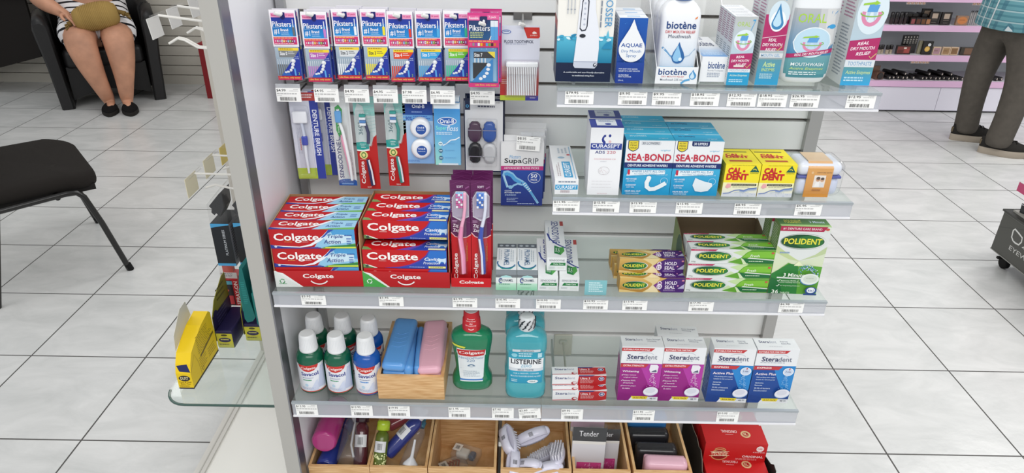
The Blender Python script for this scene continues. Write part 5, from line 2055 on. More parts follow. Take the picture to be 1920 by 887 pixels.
def art_pik(s, k, sc, stick):
    s.rect(0, 0, 1, 1, '#f1eef2')
    s.rect(.05, .63, .95, .955, '#1f8fd6', '#2a2f8f')
    s.rect(.05, .80, .95, .955, '#2243a4', '#2a2f8f')
    s.rect(.05, .895, .42, .955, '#e79ac0'); s.rect(.60, .895, .95, .955, '#e79ac0')
    s.text('Reusable', .08, .912, .39, .942, '#c22a6a', .03); s.text('10 pack', .63, .912, .92, .942, '#c22a6a', .03)
    s.poly([(.42, .89), (.42, .965), (.60, .965), (.60, .89), (.55, .865), (.47, .865)], '#1a1f66')
    s.text('Piksters', .07, .765, .80, .84, '#f4f4fa', .02)
    s.lines(.07, .745, .40, .757, 1, '#9fc3ea', 3)
    s.text('#1', .10, .655, .30, .735, '#f4f4fa', .03)
    s.text('Brand', .36, .70, .66, .74, '#f4f4fa', .04)
    s.text('in Australia', .36, .675, .66, .69, '#dfeaf6', .01)
    s.lines(.36, .64, .74, .665, 2, '#9fd0ee', 4)
    s.line([(.88, .64), (.87, .76)], .035, stick); s.line([(.87, .76), (.865, .87)], .012, '#e9eef6')
    s.rect(.05, .515, .95, .62, '#d2386e')
    s.lines(.08, .592, .90, .612, 1, '#f0b25a', 5)
    cols = ['#d94f8a', '#8a8c90', '#a04fa6', '#e6e6e6', '#e0b020', '#c9432a', '#4a9fd0', '#5fae3a', '#2c2c2c', '#9a5fb0', '#d9a0c0']
    for i, c in enumerate(cols[:10]):
        s.rect(.09 + i * .082, .545, .155 + i * .082, .583, c)
        s.text('00123456789'[i + 1], .105 + i * .082, .552, .14 + i * .082, .576, '#f4f0f0' if i not in (3,) else '#555', .02)
    s.lines(.08, .522, .90, .534, 1, '#f0c6d6', 6)


def pik_pack(k):
    """folded printed card over a clear tray of brushes"""
    sc_, stick = SIZES[k], STICK[k]
    t = thing('interdental_brush_pack', 'blue interdental brush pack marked Size %d with %s panel, front of its hook' % (k, WORD[k]), 'brush pack', (0, 0, 0), 0, 'blue interdental brush packs')
    w, h = 0.0435, 0.118
    mb = MB()
    mb.box(-w / 2, w / 2, 0, 0.0008, h * .48, h, '#f1eef2', 'p')
    mb.box(-w / 2 + .001, w / 2, .0008, 0.0066, 0.0, h * .985, '#27408f', 'p')
    s = Surf(mb, (-w / 2, 0, 0), (w, 0, 0), (0, 0, h))
    art_pik(Surf(mb, None, w, h, lambda u, v, o: (-w / 2 + w * u, -o, h * max(v, .485)), 'p', 1), k, sc_, stick)
    mb.build('hang_card', t)
    mb = MB()
    mb.box(-w / 2 + .0015, w / 2 - .001, -0.0012, 0.0008, 0, h * .475, '#9fb2c4', 'p')
    s = Surf(mb, (-w / 2 + .0015, -.0012, 0), (w - .0025, 0, 0), (0, 0, h * .475))
    s.rect(0, .13, 1, 1, '#7f93a8', '#a9b9c6')
    s.rect(.15, .90, .98, .985, '#efcf3c'); s.lines(.2, .92, .9, .96, 1, '#8a6a1a', 3)
    s.rect(.15, .70, .98, .90, sc_)
    s.text('Size %d' % k, .20, .76, .50, .87, '#33343a' if k in (2, 3) else '#f2f2f4', .03)
    s.lines(.54, .77, .82, .87, 2, '#4a4a50' if k in (2, 3) else '#e6e6ea', 4, .4)
    for i in range(7):
        u = .07 + i * .088
        s.line([(u, .14), (u, .48)], .036, stick); s.line([(u, .48), (u, .64)], .016, '#d6dde3')
    s.poly([(.15, .13), (1, .13), (1, .92), (.93, .84)], '#24379a')
    s.poly([(.15, .13), (.6, .13), (.42, .30), (.30, .26)], '#2f62b8')
    for i, (u, v, r) in enumerate(((.72, .59, .095), (.69, .48, .075), (.65, .385, .07), (.58, .305, .06), (.46, .255, .07), (.36, .235, .06))):
        s.ell(u, v, r, r * .72 if i < 4 else r * .42, '#cfd3da', 14); s.ell(u - .01, v + .02, r * .65, r * .4 if i < 4 else r * .2, '#eef0f4', 12)
    s.line([(.76, .14), (.74, .36)], .05, '#5a9fe0')
    s.text('2', .88, .16, .93, .24, '#9fd04a', .02)
    s.text('Tooth', .80, .70, .96, .745, '#b9c6ea', .01); s.text('friendly', .78, .64, .98, .685, '#b9c6ea', .01)
    s.rect(0, 0, 1, .13, '#c0285a', '#b8323a')
    s.text('Like floss, only easier', .06, .035, .94, .10, '#f0d24a', .02, .1)
    mb.build('brush_tray', t)
    return t


PX = [(-0.4600, 1.1905, 1.3085), (-0.4072, 1.1880, 1.3063), (-0.3546, 1.1925, 1.3095), (-0.3063, 1.1925, 1.3100), (-0.2618, 1.1890, 1.3090), (-0.2135, 1.1905, 1.3085), (-0.1668, 1.1905, 1.3090)]
PX = [(-0.4595, 1.190), (-0.4070, 1.1875), (-0.3547, 1.1925), (-0.3063, 1.193), (-0.2618, 1.190), (-0.2130, 1.1905), (-0.1668, 1.192)]
PX[5:] = [(-0.2143, 1.1912), (-0.1670, 1.1925)]
extra = {0: 1, 1: 4, 2: 2, 3: 1, 4: 2, 5: 1, 6: 1}
nth = ('directly', 'second', 'third', 'fourth')
for k, (x, zb) in enumerate(PX):
    p = pik_pack(k)
    p.location = (x, 0.142, zb)
    p.rotation_euler[2] = 0.03
    for i in range(extra[k]):
        dup(p, (x + 0.0016 * (i + 1) + (0.0012 if k == 1 else 0), 0.142 + 0.0125 * (i + 1), zb + 0.0015 * ((i + k) % 2)), 0.03 - 0.02 * i,
            'blue interdental brush pack %s behind the Size %d front pack' % (nth[i], k))
    peg_hook(x - 0.0015, 1.2876, 0.112, 'peg hook poking through the Size %d brush packs' % k, 0.014)

# darker blue-pink bordered pack, size 7
t = thing('interdental_brush_pack', 'taller pink-edged brush pack with black Size 7 panel, right end of the brush row', 'brush pack', (-0.1200, 0.126, 1.1865), 0.02, 'pink-edged brush packs')
w, h = 0.0530, 0.124
mb = MB()
mb.box(-w / 2, w / 2, 0, 0.0008, 0, h, '#1f5f9f', 'p')
s = Surf(mb, (-w / 2, 0, 0), (w, 0, 0), (0, 0, h))
s.rect(0, 0, 1, 1, '#d43f85')
s.rect(.03, .05, .96, .95, '#2f86c0', '#26305e')
s.rect(.0, .90, .38, .965, '#e0639c'); s.rect(.62, .91, 1, .975, '#e0639c')
s.text('Reusable', .05, .915, .35, .95, '#f6e3ec', .03); s.text('7 pack', .66, .925, .90, .96, '#f6e3ec', .03)
s.poly([(.40, .86), (.42, .955), (.60, .955), (.62, .86)], '#2a2f5a')
s.ell(.51, .885, .04, .028, '#eef0f4', 16)
s.text('Piksters', .05, .765, .70, .84, '#f0f0f6', .02)
s.lines(.08, .66, .62, .75, 4, '#c9d08a', 3, .4)
for u in (.78, .90):
    s.line([(u, .60), (u, .82)], .05, '#5a9fd6'); s.line([(u, .82), (u, .90)], .05, '#dfe6ee')
s.line([(.60, .58), (.72, .68)], .01, '#e0a030'); s.line([(.64, .58), (.74, .70)], .01, '#e0e6ee')
s.rect(.0, .545, .97, .645, '#d2386e'); s.lines(.04, .615, .9, .635, 1, '#f0b25a', 5)
for i, c in enumerate(cols_ := ['#d94f8a', '#8a8c90', '#a04fa6', '#e6e6e6', '#e0b020', '#c9432a', '#4a9fd0', '#5fae3a', '#2c2c2c', '#c9763a']):
    s.rect(.06 + i * .085, .565, .125 + i * .085, .605, c)
s.rect(.06, .08, .92, .54, '#8fb6d2', '#4f86b4')
s.rect(.18, .40, .86, .49, '#2a2a2e'); s.poly([(.62, .49), (.86, .49), (.86, .40)], '#e6cf3a')
s.text('Size 7', .20, .42, .46, .47, '#f2f2f2', .03)
for i in range(4):
    s.line([(.22 + i * .11, .12), (.22 + i * .11, .34)], .06, '#1e1e22'); s.line([(.22 + i * .11, .34), (.22 + i * .11, .40)], .02, '#c9d2da')
s.poly([(.10, .07), (.80, .07), (.80, .40), (.70, .36)], '#2f7fc0')
for u, v, r in ((.66, .31, .07), (.64, .25, .06), (.60, .195, .06), (.52, .15, .06), (.40, .12, .06)):
    s.ell(u, v, r, r * .36, '#e9ebef', 14)
s.rect(.02, .0, .98, .06, '#cf3a7a'); s.text('Like floss, only easier', .22, .015, .92, .045, '#f0c050', .02, .1)
mb.build('backing_card', t)
mb = MB()
mb.rbox(-w / 2 + .004, w / 2 - .003, -.007, 0, .008, .068, .003, '#dfe9f0', 'b')
mb.build('blister', t)
dup(t, (-0.1165, 0.150, 1.1890), 0.0, 'pink-edged brush pack just behind the one with black Size 7 panel')
peg_hook(-0.1195, 1.2876, 0.130, 'peg hook holding the pink-edged brush packs', 0.006)

# floss toothpick blister
t = thing('floss_pick_pack', 'orange-red fading blister of white floss toothpicks, hanging left of the tall water flosser', 'floss pack', (-0.0585, 0.151, 1.1560), 0.0)
w, h = 0.0680, 0.130
mb = MB()
mb.box(-w / 2, w / 2, 0, 0.0008, 0, h, '#d6d8e6', 'p')
s = Surf(mb, (-w / 2, 0, 0), (w, 0, 0), (0, 0, h))
s.rect(0, 0, 1, 1, '#d9dbe8')
s.rect(0, .06, 1, .30, '#b3262b', '#c4453c')
s.rect(0, .30, 1, .56, '#c4453c', '#d9dbe8')
s.rect(0, 0, .66, .07, '#b5c43c'); s.rect(.66, 0, 1, .07, '#3f3f9a')
s.poly([(.58, .98), (.98, .98), (1, .86), (.96, .84), (.68, .84)], '#c8372f')
s.text('JUMBO', .75, .865, .93, .885, '#f0c9c0', .02)
s.poly([(.80, .91), (.84, .93), (.90, .92), (.92, .90), (.82, .895)], '#f0e0da')
s.ell(.15, .92, .12, .026, '#3f5fae', 20); s.ell(.15, .92, .10, .018, '#dfe6f2', 18); s.lines(.08, .910, .22, .930, 1, '#2f4f9a', 2)
s.text('FLOSS TOOTHPICK', .10, .775, .84, .815, '#4a4f66', .03)
s.lines(.14, .755, .82, .768, 1, '#9aa0b4', 3)
for q in (.28, .46):
    s.lines(.04, q - .06, .2, q + .01, 3, '#e6b9b0', 4)
s.lines(.78, .025, .92, .045, 1, '#c9c9ea', 2)
mb.build('backing_card', t)
mb = MB()
for i in range(17):
    x = -0.022 + i * 0.0031
    mb.box(x, x + 0.0020, -0.010, -0.003, 0.012, 0.050, '#eceef2', 'g')
    mb.box(x, x + 0.0020, -0.013, -0.001, 0.050, 0.064, '#f0f1f4', 'g')
mb.rbox(-0.0235, 0.0320, -0.0135, -0.002, 0.062, 0.070, 0.002, '#eef0f3')
mb.build('floss_picks', t)
mb = MB()
mb.rbox(-0.026, 0.0335, -0.0165, 0, 0.009, 0.074, 0.004, '#f0f2f6', 'b')
mb.build('blister', t)
peg_hook(-0.0540, 1.2876, 0.100, 'T-plated peg hook holding the floss toothpick blister', 0.0, wide=0.034)

# ------------------------------------------------------------------ second hanging row
ROWB = [(-0.4660, '$4.99', 'leftmost of the hanging row'), (-0.3990, '$4.95', 'over the pale toothbrush pack with blue foot'), (-0.3452, '$4.95', 'over the red pack with navy brush'),
        (-0.2945, '$4.95', 'over the red pack with teal brush'), (-0.2436, '$7.98', 'over the two round floss spools'), (-0.1937, '$6.95', 'over the light blue floss carton'), (-0.1234, '$4.95', 'over the four coloured denture cases')]
for x, p, wh in ROWB:
    peg_hook(x, 1.1596, 0.108, 'double wire hook with ticket pocket ' + wh, 0.020, True)
    price_tag(p, (x, 0.1385, 1.1510), 'hanging price tag reading %s, %s' % (p, wh), 0.0435, 0.0245)


def blister_card(name, label, loc, w, h, rz=0.0, group=None, col='#dfe3ea', cat='toothbrush', rx=0.0):
    t = thing(name, label, cat, loc, rz, group)
    t.rotation_euler[0] = rx
    mb = MB()
    mb.box(-w / 2, w / 2, 0, 0.0007, 0, h, col, 'p')
    return t, mb, Surf(mb, (-w / 2, 0, 0), (w, 0, 0), (0, 0, h))


# denture brush pack
t, mb, s = blister_card('denture_brush_pack', 'white and navy denture brush pack with green foot, left end of the hanging row', (-0.4510, 0.166, 0.9920), 0.052, 0.170, 0.05, 'denture brush packs', '#d6d8e4')
s.rect(0, 0, .70, .13, '#a9c03a'); s.rect(.70, 0, 1, 1, '#2f3f96')
s.text('DENTURE BRUSH', .77, .28, .93, .80, '#e9ebf4', .03, 0, -90)
s.lines(.71, .3, .76, .78, 1, '#8a9ad0', 3, .5, 1)
s.rect(.30, .90, .95, .99, '#b8433f'); s.lines(.45, .92, .85, .97, 2, '#f0dada', 2)
s.lines(.14, .30, .30, .62, 3, '#b3b6c6', 4, .3, 1); s.lines(.22, .34, .28, .5, 1, '#c9706a', 5, .5, 1)
mb.build('backing_card', t)
mb = MB()
mb.tube([(-0.004, -0.006, 0.014), (-0.005, -0.006, 0.05), (-0.004, -0.006, 0.078)], [.0022, .003, .003], '#dfe3ec', 'g', 8)
mb.rbox(-0.0095, 0.0015, -0.010, -0.003, 0.070, 0.088, 0.0025, '#2f3fa8')
mb.tube([(-0.004, -0.006, 0.088), (-0.006, -0.006, 0.115)], .0028, '#c9cfe0', 'g', 8)
mb.rbox(-0.021, 0.006, -0.011, -0.003, 0.113, 0.135, 0.003, '#e9ebf0', 'm')
mb.build('brush', t)
mb = MB()
mb.rbox(-0.0245, 0.0095, -0.0135, 0, 0.006, 0.146, 0.005, '#e3e6ee', 'b')
mb.build('blister', t)
dup(t, (-0.4300, 0.190, 0.9900), 0.03, 'denture brush pack behind, showing only its navy lettered edge')

# pale toothbrush pack
t, mb, s = blister_card('toothbrush_pack', 'pale toothbrush pack with green and pink brush and blue foot', (-0.3840, 0.166, 0.9790), 0.0345, 0.185, 0.0, None, '#dfe2e2', rx=0.02)
s.rect(0, 0, 1, .05, '#24509a'); s.ell(.5, .05, .5, .025, '#24509a', 20)
s.rect(.15, .012, .8, .028, '#7fa3d6')
s.text('SENSODYNE', .10, .085, .33, .48, '#3a3f70', .03, 0, 90)
s.line([(.10, .50), (.2, .495), (.3, .505), (.34, .55)], .008, '#3a3f70')
s.poly([(.18, .60), (.30, .535), (.46, .54), (.52, .68), (.60, .82), (.42, .87), (.22, .84)], '#3a9f4f')
s.text('Daily Care', .26, .58, .36, .73, '#e3f0e0', .02, 0, 90)
s.lines(.78, .12, .9, .48, 2, '#b3b6bc', 3, .4, 1)
mb.build('backing_card', t)
mb = MB()
mb.tube([(0.009, -0.006, 0.022), (0.007, -0.0065, 0.055), (0.002, -0.007, 0.092), (0.0, -0.006, 0.105)], [.003, .0042, .0045, .003], '#e59ab4', 'g', 10)
mb.tube([(0.0105, -0.0085, 0.015), (0.0095, -0.009, 0.05), (0.003, -0.009, 0.112), (-0.001, -0.008, 0.128), (-0.003, -0.007, 0.154)], [.0026, .003, .003, .0028, .003], '#eef0f2', 'g', 10)
mb.build('brush_handle', t)
mb = MB()
mb.rbox(-0.0085, 0.0035, -0.0125, -0.007, 0.130, 0.152, 0.002, '#5f9fd8', 'm')
mb.build('bristles', t)
mb = MB()
mb.rbox(-0.0155, 0.0155, -0.0145, 0, 0.008, 0.178, 0.006, '#eef1f4', 'b')
mb.build('blister', t)


def pack360(hand, x, z, label, h):
    t, mb, s = blister_card('toothbrush_pack', label, (x, 0.166, z), 0.0385, h, 0.0, 'teal and red toothbrush packs', '#b9211f')
    s.rect(0, .48, 1, 1, '#c9d8d6'); s.rect(0, .80, 1, 1, '#8fc9c2')
    for k in range(10):
        s.line([(.55, .62 + k * .036), (1, .64 + k * .036)], .005, '#a9c9c9')
    s.poly([(.45, 0), (1, 0), (1, .60), (.85, .57), (.70, .47), (.45, .46)], '#b9211f')
    s.poly([(0, .43), (.30, .425), (.62, .445), (.62, .56), (.55, .60), (.60, .66), (.48, .72), (.53, .80), (.45, .90), (.2, .93), (.05, .84), (.1, .72), (.02, .62), (.08, .52), (0, .50)], '#c6d3d3')
    s.poly([(0, .44), (.3, .435), (.60, .45), (.60, .515), (.3, .525), (0, .515)], '#1f9f97')
    for q in range(3):
        s.lines(.22, .455 + q * .018, .46, .465 + q * .018, 1, '#d9efec', q)
    s.line([(0, .432), (.3, .425), (.62, .437)], .012, '#eef0ee')
    s.text('360°', .16, .60, .36, .73, '#2f5f6c', .0, 0, 90)
    s.ell(.31, .38, .20, .042, '#e6d98a', 20); s.ell(.31, .38, .12, .032, '#3f7a3a', 18); s.ell(.31, .38, .08, .02, '#e6d98a', 14)
    s.lines(.12, .325, .5, .335, 1, '#e6b9a8', 3)
    s.text('Colgate', .10, .06, .36, .31, '#f4ecea', .03, 0, 90)
    s.text('SOFT' if hand == '#2b2f5a' else 'MEDIUM', .36, .012, .58, .028, '#f0d2ce', .02)
    mb.build('backing_card', t)
    mb = MB()
    mb.tube([(0.0065, -0.005, 0.010), (0.004, -0.006, 0.04), (0.0005, -0.006, 0.062)], [.0042, .0046, .003], hand, 'g', 10)
    mb.tube([(0.009, -0.0075, 0.012), (0.0062, -0.008, 0.04), (0.003, -0.008, 0.062)], [.0020, .0022, .0016], '#e6e9ee', 'g', 8)
    mb.tube([(0.004, -0.005, 0.094), (0.006, -0.006, 0.115), (0.002, -0.006, 0.132), (-0.002, -0.005, 0.150)], [.003, .0032, .003, .003], hand, 'g', 10)
    mb.build('brush_handle', t)
    mb = MB()
    for j in range(4):
        mb.box(-0.0075, 0.0035, -0.0115, -0.006, 0.130 + j * .0055, 0.1345 + j * .0055, ('#e9eef4', '#4f86c4', '#e9eef4', '#2f9f97')[j], 'm')
    mb.build('bristles', t)
    mb = MB()
    mb.rbox(-0.016, 0.0135, -0.014, 0, 0.088, 0.158, 0.006, '#e6f0ef', 'b')
    mb.build('blister', t)


pack360('#2b2f5a', -0.3415, 0.9730, 'teal and red toothbrush pack with a navy brush handle', 0.182)
pack360('#2f8f86', -0.2855, 0.9800, 'teal and red toothbrush pack with a teal brush handle', 0.180)

# floss spools pack
t, mb, s = blister_card('dental_floss_pack', 'light blue card with two white round floss spools', (-0.2435, 0.166, 1.0265), 0.0550, 0.120, 0.0, None, '#9fc4e6', cat='floss pack')
s.rect(0, 0, 1, .74, '#86b6e6', '#c3d9ee'); s.rect(0, .74, 1, 1, '#24509f', '#1d3a86')
s.rect(0, .70, 1, .79, '#6fa9e0')
s.ell(.52, .925, .30, .065, '#1d3a86'); s.text('Oral-B', .32, .90, .74, .955, '#e9eef8', .03)
s.lines(.3, .82, .75, .845, 1, '#9fb9e6', 3)
s.text('90%', .09, .70, .31, .765, '#2a4fae', .03); s.lines(.34, .71, .95, .775, 2, '#3f6fc0', 4, .4)
s.text('ESSENTIAL', .1, .03, .5, .06, '#4f7fc0')
mb.build('backing_card', t)
for zc in (0.073, 0.032):
    mb = MB()
    rows = []
    cx = 0.0045
    for r_, y_ in ((.0185, 0.0), (.0190, -.004), (.0185, -.009), (.0160, -.0118), (.0125, -.0125), (.001, -.0126)):
        rows.append([(cx + r_ * math.cos(2 * PI * i / 28), y_, zc + r_ * 1.02 * math.sin(2 * PI * i / 28)) for i in range(28)])
    mb.grid(rows, '#e9ecf0', 'g', closed=True, flip=True)
    q = Surf(mb, (cx - .012, -.0128, zc - .012), (.024, 0, 0), (0, 0, .024))
    q.ell(.58, .44, .40, None, '#24509f', 26)
    q.text('Oral-B', .30, .52, .84, .66, '#e9eef8', .03); q.text('ESSENTIAL', .28, .34, .86, .42, '#cfdcf0', .02)
    mb.build('floss_spool', t)

# light blue floss carton, three deep


def f_super(s):
    s.rect(0, .93, 1, 1, '#dfe8ee'); s.rect(0, 0, 1, .93, '#86c8ea', '#3f8fd0')
    s.rect(0, .0, .25, .5, '#9fe0d2', '#5fb0dc')
    s.ell(.50, .73, .37, .068, '#e9eef4'); s.ell(.50, .73, .345, .056, '#2a5fb0'); s.text('Oral-B', .22, .695, .78, .765, '#f0f4fa', .03)
    s.text('Super', .06, .57, .48, .655, '#7fe0d6', .03); s.text('floss', .49, .57, .92, .66, '#e3eef8', .01, .2)
    s.lines(.07, .50, .85, .55, 2, '#dcebf6', 3, .5)
    s.line([(.30, .33), (.45, .36), (.62, .42), (.80, .43), (.97, .47)], .018, '#e9f0f6')
    for i in range(3):
        y = .36 - i * .12
        s.ell(.22, y, .085, None, '#d9ecf2' if i == 0 else '#3f6f8c', 16); s.line([(.16, y), (.28, y)], .012, '#2f5f7c' if i == 0 else '#dfeaf0')
        s.lines(.38, y - .015, .9, y + .015, 1 if i == 1 else 2, '#6fa9d4', i + 3, .3)
    s.rect(.12, .0, .9, .03, '#dfe8ee')


SF = solo(carton(0.0470, 0.116, 0.012, '#5aa6dc', f_super, None, topcol='#dfe8ee'), 'dental_floss_carton', 'light blue floss carton hanging beside the round spools, front one', 'floss pack', (-0.1885, 0.150, 1.0310), 0.0, 'light blue floss cartons')
dup(SF, (-0.1900, 0.1640, 1.0400), None, 'light blue floss carton directly behind the front one on its hook')

# four coloured denture cases on a card
t, mb, s = blister_card('denture_case_pack', 'white black-edged card with purple, blue, black and white shell cases', (-0.1225, 0.168, 1.0110), 0.0735, 0.142, -0.03, 'shell case cards', '#1d2340', cat='denture case pack')
s.rect(.025, .015, .975, .97, '#dcdcde'); s.rect(.03, .85, .16, .97, '#1f2a4a'); s.ell(.09, .90, .04, None, '#4fa0d0'); s.ell(.09, .90, .022, None, '#1f2a4a')
s.lines(.35, .87, .9, .91, 1, '#55586a', 3); s.lines(.80, .94, .93, .955, 1, '#777', 4)
mb.build('backing_card', t)
for nm, x, z, c, fl in (('denture_case', -0.0165, 0.080, '#43203f', 1), ('denture_case', 0.0105, 0.080, '#1f4f9f', 1), ('denture_case', -0.0165, 0.040, '#1d1c20', -1), ('denture_case', 0.0105, 0.040, '#c6c7ca', -1)):
    mb = MB()
    prof = [(-.012, -.018), (.012, -.018), (.0125, .004), (.010, .009), (.010, .014), (.005, .019), (-.005, .019), (-.010, .014), (-.010, .009), (-.0125, .004)]
    if fl > 0:
        prof = [(-.0125, .006), (-.0125, -.008), (-.009, -.016), (-.003, -.019), (.003, -.019), (.009, -.016), (.0125, -.008), (.0125, .006), (.010, .009), (.010, .015), (.005, .020), (-.005, .020), (-.010, .015), (-.010, .009)]
    else:
        prof = [(p[0], -p[1]) for p in [(-.0125, .006), (-.0125, -.008), (-.009, -.016), (-.003, -.019), (.003, -.019), (.009, -.016), (.0125, -.008), (.0125, .006), (.010, .009), (.010, .015), (.005, .020), (-.005, .020), (-.010, .015), (-.010, .009)]][::-1]
    mb.grid([[(x + p[0] * k, y, z + p[1] * k) for p in prof] for k, y in ((1, -0.001), (1, -0.006), (.92, -.0085), (.7, -.0095))], c, 'g', closed=True, flip=True)
    mb.face([(x + p[0] * .7, -.0095, z + p[1] * .7) for p in prof], c, 'g')
    zz = z + (.005 if fl > 0 else -.006)
    mb.box(x - .0122, x + .0122, -.0098, -.0080, zz - .0006, zz + .0006, '#8f8a98' if c != '#c6c7ca' else '#aeb0b4', 'g')
    mb.build(nm, t)
mb = MB()
mb.rbox(-0.031, 0.025, -0.013, 0, 0.014, 0.106, 0.004, '#e9ebef', 'b')
mb.build('blister', t)
dup(t, (-0.1210, 0.190, 1.0140), 0.0, 'black-edged shell case card showing just behind the front one')


# floss pick cartons on their own hook
def f_supa(s):
    s.rect(0, .64, 1, 1, '#e3e3e4'); s.rect(0, .575, 1, .64, '#c0367e'); s.rect(0, 0, 1, .575, '#1d2f7f', '#24489f')
    s.text('Piksters', .20, .755, .46, .81, '#5f9fd0', .0, .1)
    s.text('Supa', .08, .665, .49, .76, '#1f1f2a', .03); s.text('GRIP', .50, .675, .88, .765, '#3a3a44', .0)
    s.text('ADVANCED FLOSS PICKS', .07, .592, .90, .624, '#f0dbe6', .03)
    s.ell(.79, .455, .15, .085, '#e9eef6', 26); s.ell(.79, .455, .14, .078, '#24489f', 26)
    s.text('50', .71, .455, .86, .515, '#f0f2f8', .03); s.text('PACK', .71, .405, .87, .44, '#f0f2f8', .02)
    st = '#8fc3e6'
    s.line([(.16, .30), (.06, .50), (.08, .545), (.16, .555), (.27, .52), (.36, .45), (.50, .40), (.58, .36), (.70, .24), (.82, .12), (.90, .04)], .035, st)
    s.line([(.10, .50), (.14, .52), (.25, .49), (.34, .42), (.48, .37)], .05, '#4f9fd8')
    s.line([(.19, .295), (.25, .29), (.30, .33), (.40, .36), (.52, .34)], .03, st)
    s.line([(.16, .31), (.26, .32)], .03, st); s.line([(.07, .49), (.17, .31)], .008, '#e3eef6')
    s.poly([(.50, .39), (.60, .38), (.72, .26), (.88, .06), (.80, .12), (.66, .24), (.52, .33)], '#5fa9dc')
    for k in range(5):
        s.line([(.53 + k * .035, .345 - k * .028), (.585 + k * .035, .375 - k * .03)], .014, '#e6eef4')
    s.text('GLIDES', .09, .235, .26, .255, '#dfe8f4', .03); s.text('BETWEEN TEETH', .09, .205, .48, .225, '#dfe8f4', .03)
    s.lines(.10, .155, .44, .19, 2, '#9fb3da', 3); 
    for q in range(3):
        s.lines(.14, .06 + q * .027, .42, .075 + q * .027, 1, '#b9c9e6', q)
    s.lines(.40, .025, .92, .04, 1, '#b9c9e6', 4)


SG = solo(carton(0.0800, 0.128, 0.022, '#1d2f7f', f_supa, None, topcol='#e0e0e2', sidecol='#1a2a66'), 'floss_pick_carton', 'navy and white floss pick carton with a blue pick, front of its hook', 'floss pack', (-0.0505, 0.160, 0.9450), 0.02, 'navy floss pick cartons')
mbt = MB()
mbt.box(-0.039, 0.039, 0.010, 0.0106, 0.1285, 0.140, '#e3e3e4', 'p')
ht = mbt.build('hang_tab', SG)
for i, wd in enumerate(('directly', 'second')):
    dup(SG, (-0.0475 + 0.003 * i, 0.1840 + 0.0235 * i, 0.9490 + 0.004 * i), None, 'navy and white floss pick carton %s behind the front one on its hook' % wd)
peg_hook(-0.0330, 1.0316, 0.096, 'peg hook carrying the floss pick cartons and their ticket', 0.062, True)
price_tag('$8.95', (-0.0410, 0.1515, 1.0610), 'price tag reading $8.95 on the floss pick carton hook', 0.0435, 0.0270, ry=0.06)

# ================================================================== bottom row on the base deck
ZB = 0.2455
BOXES = [(-0.4340, 0.131, 'left end of the bottom row, with pink and clear bottles'), (-0.3055, 0.124, 'second in the bottom row, with yellow-green and blue bottles'),
         (-0.1680, 0.147, 'nearly empty one in the bottom row'), (-0.0085, 0.153, 'in the bottom row full of white nail brushes'), (0.1330, 0.124, 'in the bottom row with white cellophane packs'), (0.2645, 0.126, 'at the right of the bottom row, with soap boxes')]
for i, (x, w, lab) in enumerate(BOXES):
    wooden_box(w, 0.200, 0.1335, 'open bamboo box %s' % lab, (x, 0.0315, ZB), 0.0, 0.0055, (0.085, 0.085, None, 0.060, None, 0.066)[i])
for p, x, lab in (('$1.95', -0.2180, 'inside the nearly empty bamboo box'), ('$2.95', -0.0650, 'inside the bamboo box of nail brushes')):
    price_tag(p, (x, 0.2242, 0.3540), 'price tag reading %s %s' % (p, lab), 0.0370, 0.0190, col='#cfc9c2')


def squeeze_bottle(label, loc, rot, r, L, col, mat, capcol, grp, cap='dome', lab=None, spots=False):
    """bottle lying along +y from its base"""
    t = thing('travel_bottle', label, 'bottle', loc, 0, grp)
    t.rotation_euler = rot
    mb = MB()
    prof = [(0, r * .85), (.003, r * .97), (.008, r), (L * .62, r), (L * .72, r * .93), (L * .78, r * .6), (L * .80, r * .42)]
    rows = [[(rr * math.cos(2 * PI * i / 24), y, rr * math.sin(2 * PI * i / 24)) for i in range(24)] for y, rr in prof]
    mb.grid(rows, col, mat, closed=True)
    mb.face(rows[0], col, mat)
    if lab:
        s = Surf(mb, None, 1.9 * r, L * .22, lambda u, v, o: ((r + o) * math.sin((u - .5) * 1.9), L * (.36 + .22 * v), (r + o) * math.cos((u - .5) * 1.9)), 'p', 10, 0.0004)
        s.rect(0, 0, 1, 1, '#dcdce0'); s.bars(.3, .2, .7, .8, '#444', 4)
    if spots:
        rg = random.Random(6)
        for i in range(46):
            a, y = rg.uniform(-1.5, 1.5), rg.uniform(.02, .33)
            s = Surf(mb, None, 1, 1, lambda u, v, o, a=a, y=y: ((r + o) * math.sin(a + (u - .5) * .3), L * y + (v - .5) * .3 * r, (r + o) * math.cos(a + (u - .5) * .3)), 'p', 4, 0.0003)
            s.ell(.5, .5, .45, .45, '#e8ecb0', 10)
    mb.build('bottle', t)
    mb = MB()
    if cap == 'dome':
        pr = [(L * .79, r * .5), (L * .80, r * .98), (L * .97, r * .96), (L, r * .8)]
    else:
        pr = [(L * .79, r * .45), (L * .80, r * .52), (L * .90, r * .52), (L * .905, r * .32), (L * .97, r * .30), (L, r * .22)]
    rows = [[(rr * math.cos(2 * PI * i / 20), y, rr * math.sin(2 * PI * i / 20)) for i in range(20)] for y, rr in pr]
    mb.grid(rows, capcol, 'g' if mat != 't' or cap != 'dome' else 't', closed=True)
    mb.face(rows[-1][::-1], capcol, 'g')
    mb.build('cap', t)
    return t


G_ = 'loose travel bottles in the bottom row'
